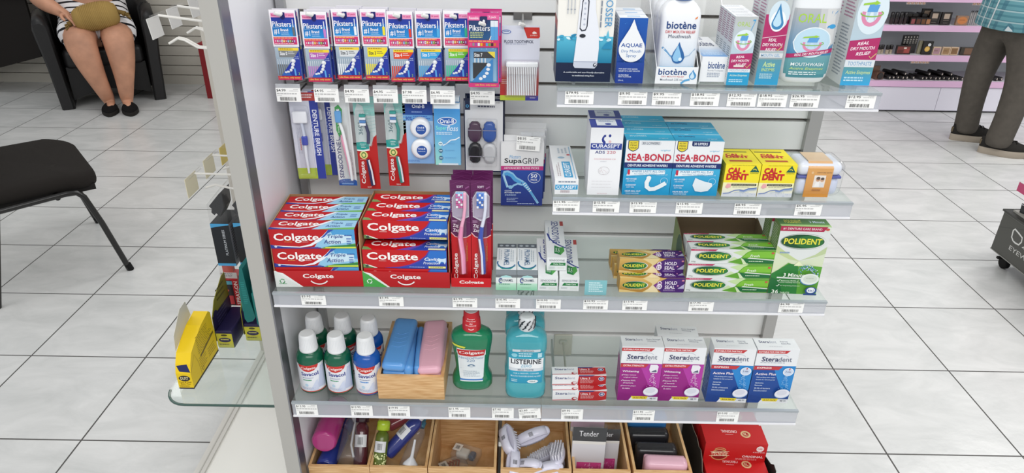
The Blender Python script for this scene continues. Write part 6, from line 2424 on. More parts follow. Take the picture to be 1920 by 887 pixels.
# first box
squeeze_bottle('magenta bottle lying base-forward at the left of the first bamboo box', (-0.4690, 0.060, 0.4180), (-0.06, 0, 0.0), 0.0275, 0.135, '#c03a86', 't', '#a8558e', G_)
squeeze_bottle('dark blue bottle low in the front of the first bamboo box', (-0.4690, 0.045, 0.3600), (0.04, 0, -0.12), 0.0215, 0.14, '#27357f', 'g', '#27357f', G_)
t = squeeze_bottle('clear pump bottle with white spray head in the middle of the first bamboo box', (-0.4180, 0.050, 0.3720), (0.33, 0, -0.03), 0.0265, 0.135, '#a9a7ac', 'w', '#e3e3e6', G_, 'pump')
mb = MB()
mb.tube([(0, 0.105, 0.012), (0.002, 0.06, 0.020), (0.004, 0.03, 0.020), (0.014, 0.004, 0.018)], 0.0024, '#d3d3d6', 'g', 8)
mb.build('dip_tube', t)
mb = MB()
mb.rbox(-0.013, 0.013, 0.100, 0.128, -0.013, 0.016, 0.006, '#e6e6ea')
mb.build('spray_head', t)
squeeze_bottle('dark red bottle with grey label at the right of the first bamboo box', (-0.3960, 0.060, 0.3480), (0.85, 0, 0.02), 0.0155, 0.120, '#5a2430', 't', '#3a2028', G_, 'dome', True)
# second box
squeeze_bottle('yellow-green bottle with pale spots leaning forward in the second bamboo box', (-0.3520, 0.047, 0.3550), (0.90, 0, -0.10), 0.0145, 0.105, '#5b6a22', 'g', '#a9c22a', G_, 'dome', True, True)
squeeze_bottle('clear dark blue spray bottle lying aslant over the second bamboo box', (-0.3390, 0.083, 0.3650), (0.62, 0, -0.95), 0.0165, 0.130, '#34408f', 't', '#cfcfd2', G_, 'pump', True)
squeeze_bottle('clear spray bottle with teal neck lying low at the right of the second bamboo box', (-0.2960, 0.052, 0.3540), (0.40, 0, -0.30), 0.0150, 0.125, '#9aa0aa', 'w', '#3a6f86', G_, 'pump')
squeeze_bottle('clear bottle with white label at the back of the second bamboo box', (-0.3460, 0.150, 0.3850), (0.25, 0, -1.1), 0.0145, 0.085, '#a34a52', 't', '#d9d9dc', G_, 'dome', True)
t = thing('funnel', 'white funnel tip lying at the front of the second bamboo box', 'funnel', (-0.2830, 0.050, 0.366), 0.4)
mb = MB()
rows = [[(rr * math.cos(2 * PI * i / 20), rr * .8 * math.sin(2 * PI * i / 20), zz) for i in range(20)] for zz, rr in ((0, .0175), (.004, .0170), (.018, .0040), (.055, .0026))]
mb.grid(rows, '#d6d6da', 'g', closed=True)
ob = mb.build('funnel_cone', t)
ob.rotation_euler = (-0.6, 0.5, 0)
# third box: little clear bags
for i, (x, y, rz, c, lb) in enumerate(((-0.1720, 0.188, -0.35, '#e2e3e2', 'small clear bag with white and blue bottles in the nearly empty box'), (-0.2030, 0.158, 0.5, '#b3572a', 'small clear bag with copper clips at the front of the nearly empty box'),
                                       (-0.1760, 0.122, -0.4, '#b06a3a', 'small clear bag with copper clips beside the other copper one'))):
    t = thing('accessory_bag', lb, 'bag', (x, y, 0.2525 if i == 0 else 0.2530), rz, 'small clear bags')
    mb = MB()
    mb.rbox(-0.034, 0.034, -0.022, 0.022, 0, 0.012 + (0.012 if i == 0 else 0), 0.006, '#e6e4e0', 'w')
    mb.build('clear_bag', t)
    mb = MB()
    if i == 0:
        mb.rbox(-0.024, 0.008, -0.013, 0.013, 0.003, 0.021, 0.006, '#d9dad6'); mb.rbox(0.009, 0.024, -0.011, 0.011, 0.003, 0.019, 0.005, '#3f5574')
    else:
        for k in range(5):
            mb.tube([(-0.022 + k * .008, -0.012, .006), (-0.012 + k * .008, 0.004, .008), (-0.018 + k * .008, 0.012, .006)], .002, c, 'x', 6)
    mb.build('contents', t)
    mb = MB()
    mb.box(-0.032, -0.012, -0.010, 0.012, 0.0255 if i == 0 else 0.0135, 0.0262 if i == 0 else 0.0142, '#e6e3de', 'p')
    s = Surf(mb, (-0.032, -0.010, 0.0262 if i == 0 else 0.0142), (0.020, 0, 0), (0, 0.022, 0))
    s.bars(.25, .25, .75, .75, '#222', 3)
    mb.build('barcode_label', t)


# fourth box: white nail brushes
def nail_brush(label, loc, rot):
    t = thing('nail_brush', label, 'nail brush', loc, 0, 'white nail brushes in the bamboo box')
    t.rotation_euler = rot
    mb = MB()
    pts = []
    for i in range(24):
        a = 2 * PI * i / 24
        pts.append((0.0165 * math.copysign(abs(math.cos(a)) ** .75, math.cos(a)), 0.043 * math.copysign(abs(math.sin(a)) ** .9, math.sin(a))))
    mb.grid([[(p[0] * k, p[1] * k, z) for p in pts] for k, z in ((.90, 0), (1, .002), (1, .009), (.93, .0115))], '#dcd9ea', 'g', closed=True)
    mb.face([(p[0] * .93, p[1] * .93, .0115) for p in pts], '#dcd9ea', 'g')
    mb.face([(p[0] * .90, p[1] * .90, 0) for p in pts][::-1], '#dcd9ea', 'g')
    o = mb.build('brush_body', t)
    mb = MB()
    arch = [(-.036, .0095), (-.034, .016), (-.026, .023), (-.012, .0265), (.012, .0265), (.026, .023), (.034, .016), (.036, .0095)]
    rows = [[(x, y, z) for x, dz in ((-.011, 0), (.011, 0)) for z in (zz,)] for y, zz in arch]
    top = [[(-.010, y, z), (.010, y, z), (.010, y * .93, z - .004), (-.010, y * .93, z - .004)] for y, z in arch]
    mb.grid(top, '#dfdcec', 'g', closed=True)
    s = Surf(mb, (-.008, -.010, .0266), (.016, 0, 0), (0, .020, 0))
    s.bars(.2, .2, .8, .7, '#444', 5)
    mb.build('arched_handle', t)
    mb = MB()
    for i in range(5):
        for j in range(11):
            x, y = -.0115 + i * .00575, -.034 + j * .0068
            if (x / .0155) ** 2 + (y / .041) ** 2 < .95:
                mb.tube([(x, y, 0), (x * 1.04, y * 1.04, -.0125)], .0019, '#e4e2ea', 'm', 5)
    mb.build('bristles', t)
    return t


NB = [((-0.0640, 0.115, 0.3790), (0.25, -0.75, 0.05), 'white nail brush handle-up at the left wall of its bamboo box'),
      ((-0.0600, 0.060, 0.3560), (0.30, 0.25, 0.02), 'white nail brush at the front left of its bamboo box'),
      ((-0.0150, 0.135, 0.3740), (0.35, 0.50, -1.15), 'white nail brush lying across the back of its bamboo box, handle out'),
      ((0.0400, 0.085, 0.3760), (0.30, 2.95, -0.10), 'white nail brush bristles-up against the right wall of its box'),
      ((0.0080, 0.110, 0.3420), (0.1, 2.6, -0.8), 'white nail brush half buried in the middle of the heap'),
      ((-0.0250, 0.058, 0.3540), (-0.5, -0.3, 1.35), 'white nail brush with arched handle at the front middle of the heap'),
      ((0.0130, 0.045, 0.3560), (0.4, 0.20, -1.45), 'white nail brush at the very front right of its bamboo box'),
      ((0.0400, 0.120, 0.3240), (0.0, 0.1, 0.2), 'white nail brush at the bottom of the heap by the right wall')]
for lc, rt, lb in NB:
    nail_brush(lb, lc, rt)


# cellophane packs with black header
def tender(label, loc, rz, rx, w=0.072, h=0.213, head='#26282c', word=True):
    t = thing('cellophane_pack', label, 'pack', loc, rz, 'black-headed cellophane packs')
    t.rotation_euler[0] = rx
    mb = MB()
    mb.box(-w / 2, w / 2, 0, 0.0008, h * .82, h, head, 'p')
    s = Surf(mb, (-w / 2, 0, 0), (w, 0, 0), (0, 0, h))
    s.rect(0, .82, 1, 1, head)
    if word:
        s.text('Tender', .19, .885, .77, .955, '#e9e9ec', .0)
        s.lines(.36, .792, .68, .806, 1, '#8a8580', 3)
    s.rect(.0, .78, 1, .82, '#e3dfda')
    mb.build('header_card', t)
    mb = MB()
    mb.box(-w / 2, w / 2, 0.0002, 0.012, 0, h * .82, '#d8d6db', 'p')
    s = Surf(mb, (-w / 2, 0.0002, 0), (w, 0, 0), (0, 0, h * .82))
    s.rect(.17, .25, .92, .645, '#d03f8c')
    rg = random.Random(2)
    for k in range(30):
        u, v = rg.uniform(.2, .86), rg.uniform(.28, .60)
        s.poly([(u, v), (u + .06, v + .02), (u + .03, v + .04)], rg.choice(('#e06aa8', '#b8327a', '#e8a0c8')))
    mb.build('pouch', t)
    mb = MB()
    mb.rbox(-w / 2 - .001, w / 2 + .001, -0.0015, 0.014, 0.0, h * 1.01, 0.0012, '#f0f0f4', 'b')
    mb.build('cellophane', t)


tender('cellophane pack with black header card, front one of the bottom row', (0.1060, 0.070, ZB + 0.006), -0.03, 0.0)
tender('cellophane pack half hidden to the right of the front black-headed one', (0.1440, 0.098, ZB + 0.006), 0.0, 0.0, 0.066, 0.183)
tender('pale pink topped cellophane pack at the back of its bamboo box', (0.1110, 0.150, ZB + 0.006), 0.0, 0.0, 0.076, 0.172, '#d9b3c6', False)


# soap boxes standing on edge
def soap_box(col, label, loc, rz=0.0, h=0.072):
    t = thing('soap_box', label, 'soap box', loc, rz, 'plastic soap boxes')
    mb = MB()
    mb.rbox(-0.0450, 0.0450, 0.0335, 0.043, 0.008, h - 0.012, 0.004, col)
    mb.build('box_base', t)
    mb = MB()
    mb.rbox(-0.0465, 0.0465, 0, 0.0345, 0, h, 0.012, col)
    mb.build('box_lid', t)


soap_box('#e0b0c0', 'pale pink soap box at the front of the right bamboo box', (0.2745, 0.0420, 0.3115), -0.04, 0.078)
soap_box('#2a292c', 'black soap box between the pink one and the other black one', (0.2630, 0.0900, 0.3115), -0.03, 0.070)
soap_box('#232226', 'black soap box further back, under the blue one', (0.2530, 0.1360, 0.3115), 0.0, 0.073)
soap_box('#3f86cc', 'bright blue soap box at the back of the right bamboo box', (0.2560, 0.1820, 0.3115), 0.0, 0.084)

# red soap multipacks in a torn black carton
t = thing('display_carton', 'torn black display carton at the right end of the bottom row', 'display tray', (0.4350, 0.042, ZB), 0.02)
mb = MB()
mb.box(-0.0755, 0.0755, 0.0012, 0.19, 0, 0.050, '#2b2826', 'm')
mb.build('tray_base', t)
for k in (-1, 1):
    mb = MB()
    x = k * 0.0765
    if k < 0:
        top = [(0, 0.112), (0.02, 0.106), (0.034, 0.128), (0.052, 0.140), (0.066, 0.134), (0.085, 0.142), (0.12, 0.137), (0.15, 0.141), (0.19, 0.136)]
    else:
        top = [(0, 0.128), (0.016, 0.132), (0.030, 0.120), (0.06, 0.112), (0.19, 0.108)]
    mb.extrude([(0, 0)] + top + [(0.19, 0)], x - 0.0008, x + 0.0008, '#2b2826', 'm', axis='x')
    if k < 0:
        mb.extrude([(y, z - 0.014 - 0.004 * (i % 3)) for i, (y, z) in enumerate(top)] + top[::-1], x + 0.0010, x + 0.0016, '#b5a894', 'm', axis='x')
    mb.build('side_wall', t)
mb = MB()
mb.box(-0.076, 0.076, 0, 0.001, 0.001, 0.075, '#2b2826', 'm')
mb.build('front_lip', t)


def f_soap(s):
    s.ell(.25, .45, .14, .26, '#c9a36a', 26); s.ell(.25, .45, .125, .22, '#8c1a1c', 26)
    s.poly([(.09, .40), (.41, .44), (.40, .60), (.10, .56)], '#b8241f')
    s.text('IMPERIAL', .12, .49, .39, .58, '#ead9b8', .03, 0, 0, .02); s.text('LEATHER', .13, .38, .38, .47, '#ead9b8', .03, 0, 0, .02)
    s.line([(.09, .39), (.41, .43)], .02, '#ead9b8'); s.line([(.10, .58), (.40, .61)], .02, '#ead9b8')
    s.arc(.25, .66, .09, .2, 2.9, .03, '#c9a36a', .12)
    s.text('ORIGINAL', .62, .36, .96, .46, '#f0dcdc', .03); s.lines(.52, .22, .96, .32, 2, '#e0a0a0', 3, .4)
    s.text('4 SOAP BARS', .78, .60, .97, .65, '#f0c9c9', .02)
    s.ell(.885, .79, .06, None, '#ecd9d6', 20); s.text('100', .85, .75, .92, .83, '#b8241f', .02)
    s.lines(.78, .06, .93, .15, 2, '#e0a0a0', 4)


def t_soap(s):
    s.text('ORIGINAL', .30, .55, .56, .70, '#f0d2d2', .03, 0, 180); s.lines(.36, .42, .52, .48, 1, '#e0a0a0', 3)
    s.ell(.69, .50, .08, .18, '#d9b88a', 20); s.ell(.69, .50, .05, .11, '#a8201f', 18); s.text('IL', .66, .45, .72, .57, '#e6d0a8', .03)


SO = solo(carton(0.136, 0.062, 0.060, '#c01b1d', f_soap, t_soap), 'soap_pack', 'red soap multipack with gold emblem, upper front one in the black carton', 'soap', (0.4340, 0.0880, ZB + 0.1015), -0.03, 'red soap multipacks')
dup(SO, (0.4330, 0.0480, ZB + 0.0505), None, 'red soap multipack at the front bottom of the black carton')
dup(SO, (0.4350, 0.1520, ZB + 0.0945), 0.0, 'red soap multipack at the back top of the black carton')

# ================================================================== left end display
for i, (y, z) in enumerate(((0.1425, 1.2920), (0.2168, 1.2950), (0.3064, 1.2980))):
    wd = ('nearest', 'middle', 'farthest')[i]
    t = thing('peg_hook', 'white wire hook with ticket on the left end display, %s of the upper three' % wd, 'hook', (-0.531, y, z - 0.012), 0, 'white wire hooks of the end display')
    mb = MB()
    mb.box(-0.004, 0.0, -0.016, 0.016, -0.05, 0.012, '#d6d4cf', 'g')
    mb.build('back_plate', t)
    mb = MB()
    mb.tube([(-0.002, 0, 0), (-0.138, 0, 0.016)], 0.0022, '#e9e6e0', 'g', 8)
    mb.build('ticket_wire', t)
    for k in (-1, 1):
        mb = MB()
        mb.tube([(-0.002, k * 0.004, -0.042), (-0.080, k * 0.004, -0.036), (-0.100, k * 0.004, -0.024), (-0.112, k * 0.004, -0.021), (-0.128, k * 0.004, -0.030)], 0.0020, '#e9e6e0', 'g', 8)
        mb.build('prong', t)
    mb = MB()
    mb.tube([(-0.139, -0.024, 0.017), (-0.139, 0.024, 0.017)], 0.0030, '#cfcdc8', 'b', 8)
    mb.build('ticket_bar', t)
    mb = MB()
    mb.box(-0.0006, 0.0006, -0.021, 0.021, -0.034, 0, '#dedcd8', 'p')
    solo(mb, 'price_tag', 'pale hanging ticket on the %s upper hook of the left end display' % wd, 'price tag', (-0.6805, y, z + 0.001), 0.0, None, 0.0, -0.12)
for i, (y, z) in enumerate(((0.2733, 0.9560), (0.3680, 0.9600), (0.4576, 0.9560))):
    wd = ('nearest', 'middle', 'farthest')[i]
    t = thing('peg_hook', 'wire hook with yellowed ticket on the left end display, %s of the lower three' % wd, 'hook', (-0.531, y, z - 0.006), 0, 'white wire hooks of the end display')
    mb = MB()
    mb.box(-0.004, 0.0, -0.016, 0.016, -0.04, 0.012, '#d6d4cf', 'g')
    mb.build('back_plate', t)
    mb = MB()
    mb.tube([(-0.002, 0, 0), (-0.199, 0, 0.004)], 0.0022, '#dcd9d2', 'g', 8)
    mb.build('ticket_wire', t)
    mb = MB()
    mb.tube([(-0.002, 0, -0.032), (-0.120, 0, -0.030), (-0.150, 0, -0.024), (-0.160, 0, -0.021), (-0.182, 0, -0.028)], 0.0024, '#d3d0ca', 'g', 8)
    mb.build('prong', t)
    mb = MB()
    mb.tube([(-0.200, -0.030, 0.005), (-0.200, 0.030, 0.005)], 0.0028, '#a9a6a0', 'b', 8)
    mb.build('ticket_bar', t)
    mb = MB()
    mb.box(-0.0006, 0.0006, -0.026, 0.026, -0.042, 0, '#d9d1b4' if i < 2 else '#d6bf6a', 'p')
    s = Surf(mb, (-0.0006, 0.026, -0.042), (0, -0.052, 0), (0, 0, 0.042))
    s.rect(.1, .1, .8, .55, '#cdb777' if i < 2 else '#d9b23a')
    solo(mb, 'price_tag', 'yellowed hanging ticket on the %s lower hook of the left end display' % wd, 'price tag', (-0.7415, y, z - 0.006), 0.0, None, 0.0, 0.0)


# insole packs hanging from the lower hooks
def insole_pack(label, loc):
    t = thing('insole_pack', label, 'insole pack', loc, 0, 'black and blue insole packs')
    mb = MB()
    mb.box(-0.0215, 0.0215, 0, 0.075, 0, 0.112, '#1d2026', 'p')
    s = Surf(mb, (-0.0215, 0, 0), (0.043, 0, 0), (0, 0, 0.112))
    s.rect(0, 0, 1, .06, '#4a9fd0')
    s.poly([(0, .90), (.3, .93), (1, .97), (1, 1), (0, 1)], '#4a9fd0')
    s.text('PLATINUM SERIES', .56, .26, .70, .86, '#c9ccd2', .01, 0, 90)
    s = Surf(mb, (0.0215, 0, 0), (0, 0.075, 0), (0, 0, 0.112))
    s.rect(0, 0, 1, 1, '#9a98a0'); s.lines(.1, .1, .9, .9, 14, '#55565e', 3, .5)
    mb.build('carton_sleeve', t)
    mb = MB()
    mb.extrude([(-0.0215, 0.112), (0.0215, 0.112), (0.0215, 0.150), (0.020, 0.205), (-0.0205, 0.160)], 0.001, 0.074, '#dcdcdc', 'b', axis='y')
    mb.build('clear_top', t)
    mb = MB()
    mb.extrude([(-0.017, 0.155), (0.004, 0.128), (0.016, 0.150), (0.018, 0.192), (0.010, 0.185)], 0.004, 0.050, '#1b1c20', 'l', axis='y')
    mb.extrude([(-0.018, 0.135), (-0.012, 0.128), (-0.004, 0.140), (-0.012, 0.160)], 0.012, 0.060, '#26272c', 'l', axis='y')
    mb.build('folded_insole', t)


insole_pack('black and blue insole pack with clear top, left one on the end display', (-0.7475, 0.370, 0.6760))
insole_pack('black and blue insole pack with clear top, right one partly behind the end post', (-0.6950, 0.3720, 0.6780))
t = thing('spray_pack', 'red and black spray-on pack below the left insole pack', 'spray pack', (-0.7760, 0.420, 0.5300))
mb = MB()
mb.box(-0.022, 0.022, 0, 0.05, 0, 0.078, '#b5282e', 'p')
s = Surf(mb, (-0.022, 0, 0), (0.044, 0, 0), (0, 0, 0.078))
s.rect(.08, .0, .66, .95, '#2b2024'); s.rect(.06, .80, .66, .93, '#5a9fb0'); s.ell(.3, .58, .10, None, '#c9403c'); s.rect(.15, .05, .6, .38, '#b8323a')
s.text('SPRAY-ON', .74, .05, .96, .92, '#f0e3e0', .03, 0, 90)
mb.build('carton', t)
mb = MB()
mb.box(-0.021, 0.021, 0.004, 0.02, 0.078, 0.112, '#cfc9c8', 'b')
mb.box(-0.013, 0.013, 0.006, 0.018, 0.095, 0.113, '#c4544a', 'p')
s = Surf(mb, (-0.021, 0.004, 0.078), (0.042, 0, 0), (0, 0, 0.034))
s.rect(.0, 0, 1, .5, '#d3cfcf'); s.lines(.05, .08, .95, .45, 4, '#6a6468', 3, .4)
mb.build('pack_top', t)
for i, (x, lb) in enumerate(((-0.6775, 'teal finned pack, left one beside the end post'), (-0.6450, 'teal finned pack, right one against the end post'))):
    t = thing('gel_pack', lb, 'gel pack', (x, 0.28 - 0.012 * i, 0.5760 - 0.004 * i), 0.0, 'teal packs on the end display')
    mb = MB()
    mb.extrude([(-0.012, 0.01), (-0.007, 0.0), (0.006, 0.004), (0.014, 0.015), (0.008, 0.06), (0.004, 0.145), (-0.002, 0.150), (-0.010, 0.105)], 0.0, 0.10, '#17706e', 'p', axis='y')
    s = Surf(mb, (-0.010, 0, 0.02), (0.020, 0, 0), (0, 0, 0.10))
    s.lines(.2, .30, .7, .9, 12, '#2f9490', 3, .35)
    mb.build('printed_card', t)
    mb = MB()
    mb.rbox(-0.020, -0.009, 0.012, 0.088, 0.02, 0.085, 0.004, '#1f807c')
    mb.build('blister', t)
for i, (x, y, lb) in enumerate(((-0.7570, 0.300, 'navy and olive-yellow foot care pack hanging left, with a clear yellow end label'), (-0.7000, 0.330, 'navy and olive-yellow foot care pack hanging right, behind the left one'))):
    t = thing('foot_care_pack', lb, 'foot care pack', (x, y, 0.4850), 0.0, 'navy and yellow foot care packs')
    mb = MB()
    mb.rbox(-0.0205, 0.0205, 0, 0.11, 0, 0.050, 0.004, '#241f4a', 'p')
    s = Surf(mb, (-0.019, -0.0002, 0.003), (0.038, 0, 0), (0, 0, 0.046))
    s.rect(0, 0, 1, .88, '#c4bd3a'); s.ell(.5, .48, .38, .15, '#2a2550'); s.lines(.24, .42, .76, .54, 1, '#cfc86a', 2); s.lines(.1, .12, .9, .24, 1, '#4a4620', 3); s.ell(.5, .78, .2, .06, '#4a4620')
    mb.build('carton', t)
    mb = MB()
    mb.extrude([(0.0, 0.02), (0.005, 0.085), (0.03, 0.118), (0.09, 0.150), (0.11, 0.150), (0.11, 0.02)], -0.0225, -0.0212, '#8f8a2c', 'p', axis='x')
    s = Surf(mb, (-0.0208, 0, 0.02), (0, 0.11, 0), (0, 0, 0.13))
    s.poly([(0, 0), (.05, .5), (1, .5), (1, 0)], '#2a2550')
    s.ell(.2, .45, .12, .12, '#2a2550'); s.lines(.25, .1, .9, .45, 5, '#5a5688', 3, .3); s.lines(.4, .6, .9, .9, 3, '#5f5c20', 5, .3)
    mb.build('hang_card', t)
# yellow carton on the side shelf
t = thing('hand_balm_carton', 'yellow carton with a pale hang tab standing on the side glass shelf', 'carton', (-0.7790, 0.132, 0.5002))
mb = MB()
prof = [(0, 0), (0, 0.042), (0.008, 0.062), (0.022, 0.082), (0.055, 0.098), (0.085, 0.110), (0.130, 0.118), (0.138, 0.110), (0.138, 0)]
mb.extrude(prof, -0.0165, 0.0165, '#ecc81a', 'p', axis='x')
s = Surf(mb, (0.0165, 0, 0), (0, 0.138, 0), (0, 0, 0.118))
s.poly([(0, 0), (1, 0), (1, .045), (0, .045)], '#3a3426')
s.line([(.02, .36), (.22, .60), (.30, .36), (.33, .05)], .02, '#c9a30f')
s.lines(.36, .45, .92, .85, 9, '#8f7616', 3, .3); s.lines(.34, .12, .60, .40, 6, '#8f7616', 4, .3); s.lines(.66, .12, .95, .34, 4, '#a58a1a', 5, .3)
s.line([(.40, .40), (.95, .52)], .05, '#7a6414')
s.arc(.40, .13, .03, 0, 2 * PI, .01, '#6a5814')
s = Surf(mb, (-0.0165, 0, 0), (0.033, 0, 0), (0, 0, 0.042))
s.rect(0, 0, 1, .08, '#2f2a3a'); s.ell(.5, .68, .38, .18, '#24222c', 20); s.text("DU'IT", .24, .58, .76, .78, '#e9dfae', .03)
s.text('Foot & Heel', .12, .40, .9, .49, '#7a5f14', .02); s.text('Balm Plus', .18, .28, .82, .37, '#7a5f14', .02); s.lines(.1, .13, .9, .22, 2, '#9a7c1a', 3)
s = Surf(mb, (-0.0165, 0, 0.042), (0.033, 0, 0), (0, 0.008, 0.020))
s.poly([(.25, .2), (.98, .1), (.75, .95), (.05, .8)], '#232a5a')
mb.build('carton_body', t)
mb = MB()
mb.extrude([(0.022, 0.085), (0.030, 0.120), (0.075, 0.158), (0.105, 0.160), (0.115, 0.118)], -0.0178, -0.0168, '#cfcdc6', 'p', axis='x')
mb.build('hang_tab', t)

# ================================================================== waiting corner at the back left
# dark red upright board by the wall
mb = MB()
mb.box(-0.021, 0.021, 0, 0.30, 0, 0.40, '#7a1f24', 'm')
mb.box(-0.0205, 0.0205, 0.0005, 0.2995, 0.40, 0.404, '#8a2a2e', 'm')
solo(mb, 'red_board', 'narrow dark red upright board standing by the slatted back wall', 'board', (-2.352, 3.99, 0), 0.0)

# black visitor chair at the left
t = thing('visitor_chair', 'black fabric visitor chair with thin black tube legs at the left', 'chair', (-1.895, 1.690, 0), math.radians(130.4))
mb = MB()
outl = []
hw, dp = 0.275, 0.46
for cx, cy, a0, r in ((hw - .10, .10, -PI / 2, .10), (hw - .06, dp - .06, 0, .06), (-hw + .06, dp - .06, PI / 2, .06), (-hw + .10, .10, PI, .10)):
    for i in range(8):
        a = a0 + PI / 2 * i / 7
        outl.append((cx + r * math.cos(a), cy + r * math.sin(a)))
rows = []
for k, z in ((.93, .395), (.985, .400), (1, .415), (1, .430), (.985, .446), (.94, .457), (.80, .463), (.5, .466)):
    rows.append([(p[0] * k, (p[1] - .23) * k + .23, z - (.018 * max(0, 1 - p[1] / .10) if p[1] < .10 else 0)) for p in outl])
mb.grid(rows, '#24211f', 'c', closed=True)
mb.face(rows[-1], '#24211f', 'c')
mb.face(rows[0][::-1], '#1a1818', 'c')
mb.build('seat', t)
mb = MB()
mb.box(-.245, .245, .02, .43, .370, .394, '#1b1918', 'm')
mb.build('seat_board', t)
for k in (-1, 1):
    mb = MB()
    mb.tube([(k * .288, -.012, .0), (k * .288, .04, .24), (k * .288, .075, .365), (k * .288, .095, .388), (k * .288, .13, .392), (k * .288, .40, .380), (k * .288, .435, .39), (k * .275, .47, .60), (k * .25, .50, .80)], .0115, '#1a1918', 'g', 12)
    mb.build('side_frame', t)
    mb = MB()
    mb.tube([(k * .288, .36, .381), (k * .29, .46, .0)], .0115, '#1a1918', 'g', 12)
    mb.build('leg', t)
    mb = MB()
    mb.tube([(k * .288, -.0155, .0), (k * .288, -.008, .03)], .0135, '#131313', 'm', 12)
    mb.build('foot_cap', t)
mb = MB()
mb.tube([(-.288, .16, .382), (.288, .16, .382)], .010, '#1a1918', 'g', 10)
mb.build('cross_bar', t)
mb = MB()
mb.rbox(-.24, .24, .47, .51, .56, .88, .018, '#24211f', 'c')
mb.build('backrest', t)

# desk at the far left
t = thing('desk', 'dark desk with a red-brown top at the top left corner', 'desk', (-3.95, 4.02, 0), 0.0)
mb = MB()
mb.box(-1.1, 0.42, -.02, .28, .70, .735, '#5a2018', 'm')
mb.build('desk_top', t)
mb = MB()
mb.extrude([(-1.05, .02), (-0.05, .17), (.40, .285), (.40, .70), (-1.05, .70)], 0.0, .02, '#1a1614', 'm', axis='y')
mb.build('front_panel', t)
for x in (-1.0,):
    mb = MB()
    mb.box(x - .03, x + .03, .02, .26, 0, .70, '#1a1614', 'm')
    mb.build('leg', t)
mb = MB()
mb.box(.34, .38, .20, .26, 0, .70, '#1a1614', 'm')
mb.build('leg', t)

# black armchair
AX, AY, AR = -2.96, 3.80, math.radians(28)
t = thing('armchair', 'black leatherette tub armchair against the slatted wall', 'armchair', (AX, AY, 0), AR)


def local(x, y, z=0.0):
    c, s_ = math.cos(AR), math.sin(AR)
    return (AX + c * x - s_ * y, AY + s_ * x + c * y, z)


for k in (-1, 1):
    mb = MB()
    # side panel: swelling upwards, foot narrower, rolled top
    rows = []
    xo = lambda z: .335 + .055 * (z / .65) ** 1.5
    xi = lambda z: .255 + .030 * (z / .65)
    for y, top, f_, foot in ((0.0, .595, .012, 0.0), (.012, .625, 0, 0.0), (.08, .645, 0, 0.0), (.16, .655, 0, .0), (.23, .66, 0, 0.0)):
        pts_ = [(k * (xi(foot) + f_), foot), (k * (xi(.3) + f_), .3), (k * (xi(.55) + f_), .55), (k * (xi(.55) + .015), top - .02), (k * (xi(.6) + .045), top), (k * (xo(.6) - .02), top - .012), (k * (xo(.55) - f_), .55), (k * (xo(.3) - f_), .3), (k * (xo(foot) - f_), foot)]
        rows.append([(p[0], y, p[1]) for p in pts_])
    mb.grid(rows, '#1b1a1b', 'l', closed=True, flip=(k > 0))
    mb.face(rows[0] if k > 0 else rows[0][::-1], '#1b1a1b', 'l')
    mb.face(rows[-1][::-1] if k > 0 else rows[-1], '#1b1a1b', 'l')
    mb.build('arm_panel', t)
mb = MB()
mb.rbox(-.25, .25, .03, .36, .27, .40, .035, '#191819', 'l', 5)
mb.build('seat_cushion', t)
mb = MB()
arch = [(-.25, .28), (-.25, .05)] + [(-.25 + .50 * i / 12, .05 + .055 * math.sin(PI * i / 12)) for i in range(1, 12)] + [(.25, .05), (.25, .28)]
mb.extrude(arch, .06, .09, '#151415', 'l', axis='y')
mb.build('front_apron', t)
mb = MB()                                                    # rounded tub back joining the two arms
rows = []
for i in range(19):
    a = PI * i / 18
    ca, sa = math.cos(a), math.sin(a)
    h = .66 + .10 * sa
    rows.append([(ca * (.275 + dx), .225 + sa * (.265 + dx), z) for dx, z in ((0, .03), (0, .45), (0, h - .03), (.03, h), (.065, h), (.085, h - .03), (.075, .4), (.055, .03))])
mb.grid(rows, '#1b1a1b', 'l', closed=True, flip=True)
mb.face(rows[0], '#1b1a1b', 'l')
mb.face(rows[-1][::-1], '#1b1a1b', 'l')
mb.build('backrest', t)

# ------------------------------------------------------------------ people
def skin_mesh(name, joints, bones, mat, parent, root=0, sub=2):
    """one continuous body or garment grown round a skeleton; joints: name -> (x, y, z, rx[, ry])"""
    keys = list(joints)
    me = bpy.data.meshes.new(name)
    me.from_pydata([joints[k][:3] for k in keys], [(keys.index(a), keys.index(b)) for a, b in bones], [])
    o = bpy.data.objects.new(name, me)
    C.objects.link(o)
    o.parent = parent
    sk = o.modifiers.new('skin', 'SKIN')
    sk.use_smooth_shade = True
    lay = me.skin_vertices[0] if me.skin_vertices else None
    if lay is None:
        bm = __import__('bmesh').new()
        bm.from_mesh(me)
        bm.verts.layers.skin.verify()
        bm.to_mesh(me)
        bm.free()
        lay = me.skin_vertices[0]
    for i, k in enumerate(keys):
        j = joints[k]
        lay.data[i].radius = (j[3], j[4] if len(j) > 4 else j[3])
        lay.data[i].use_root = (i == root)
    sb = o.modifiers.new('subdivision', 'SUBSURF')
    sb.levels = sub
    sb.render_levels = sub
    me.materials.append(mat)
    return o


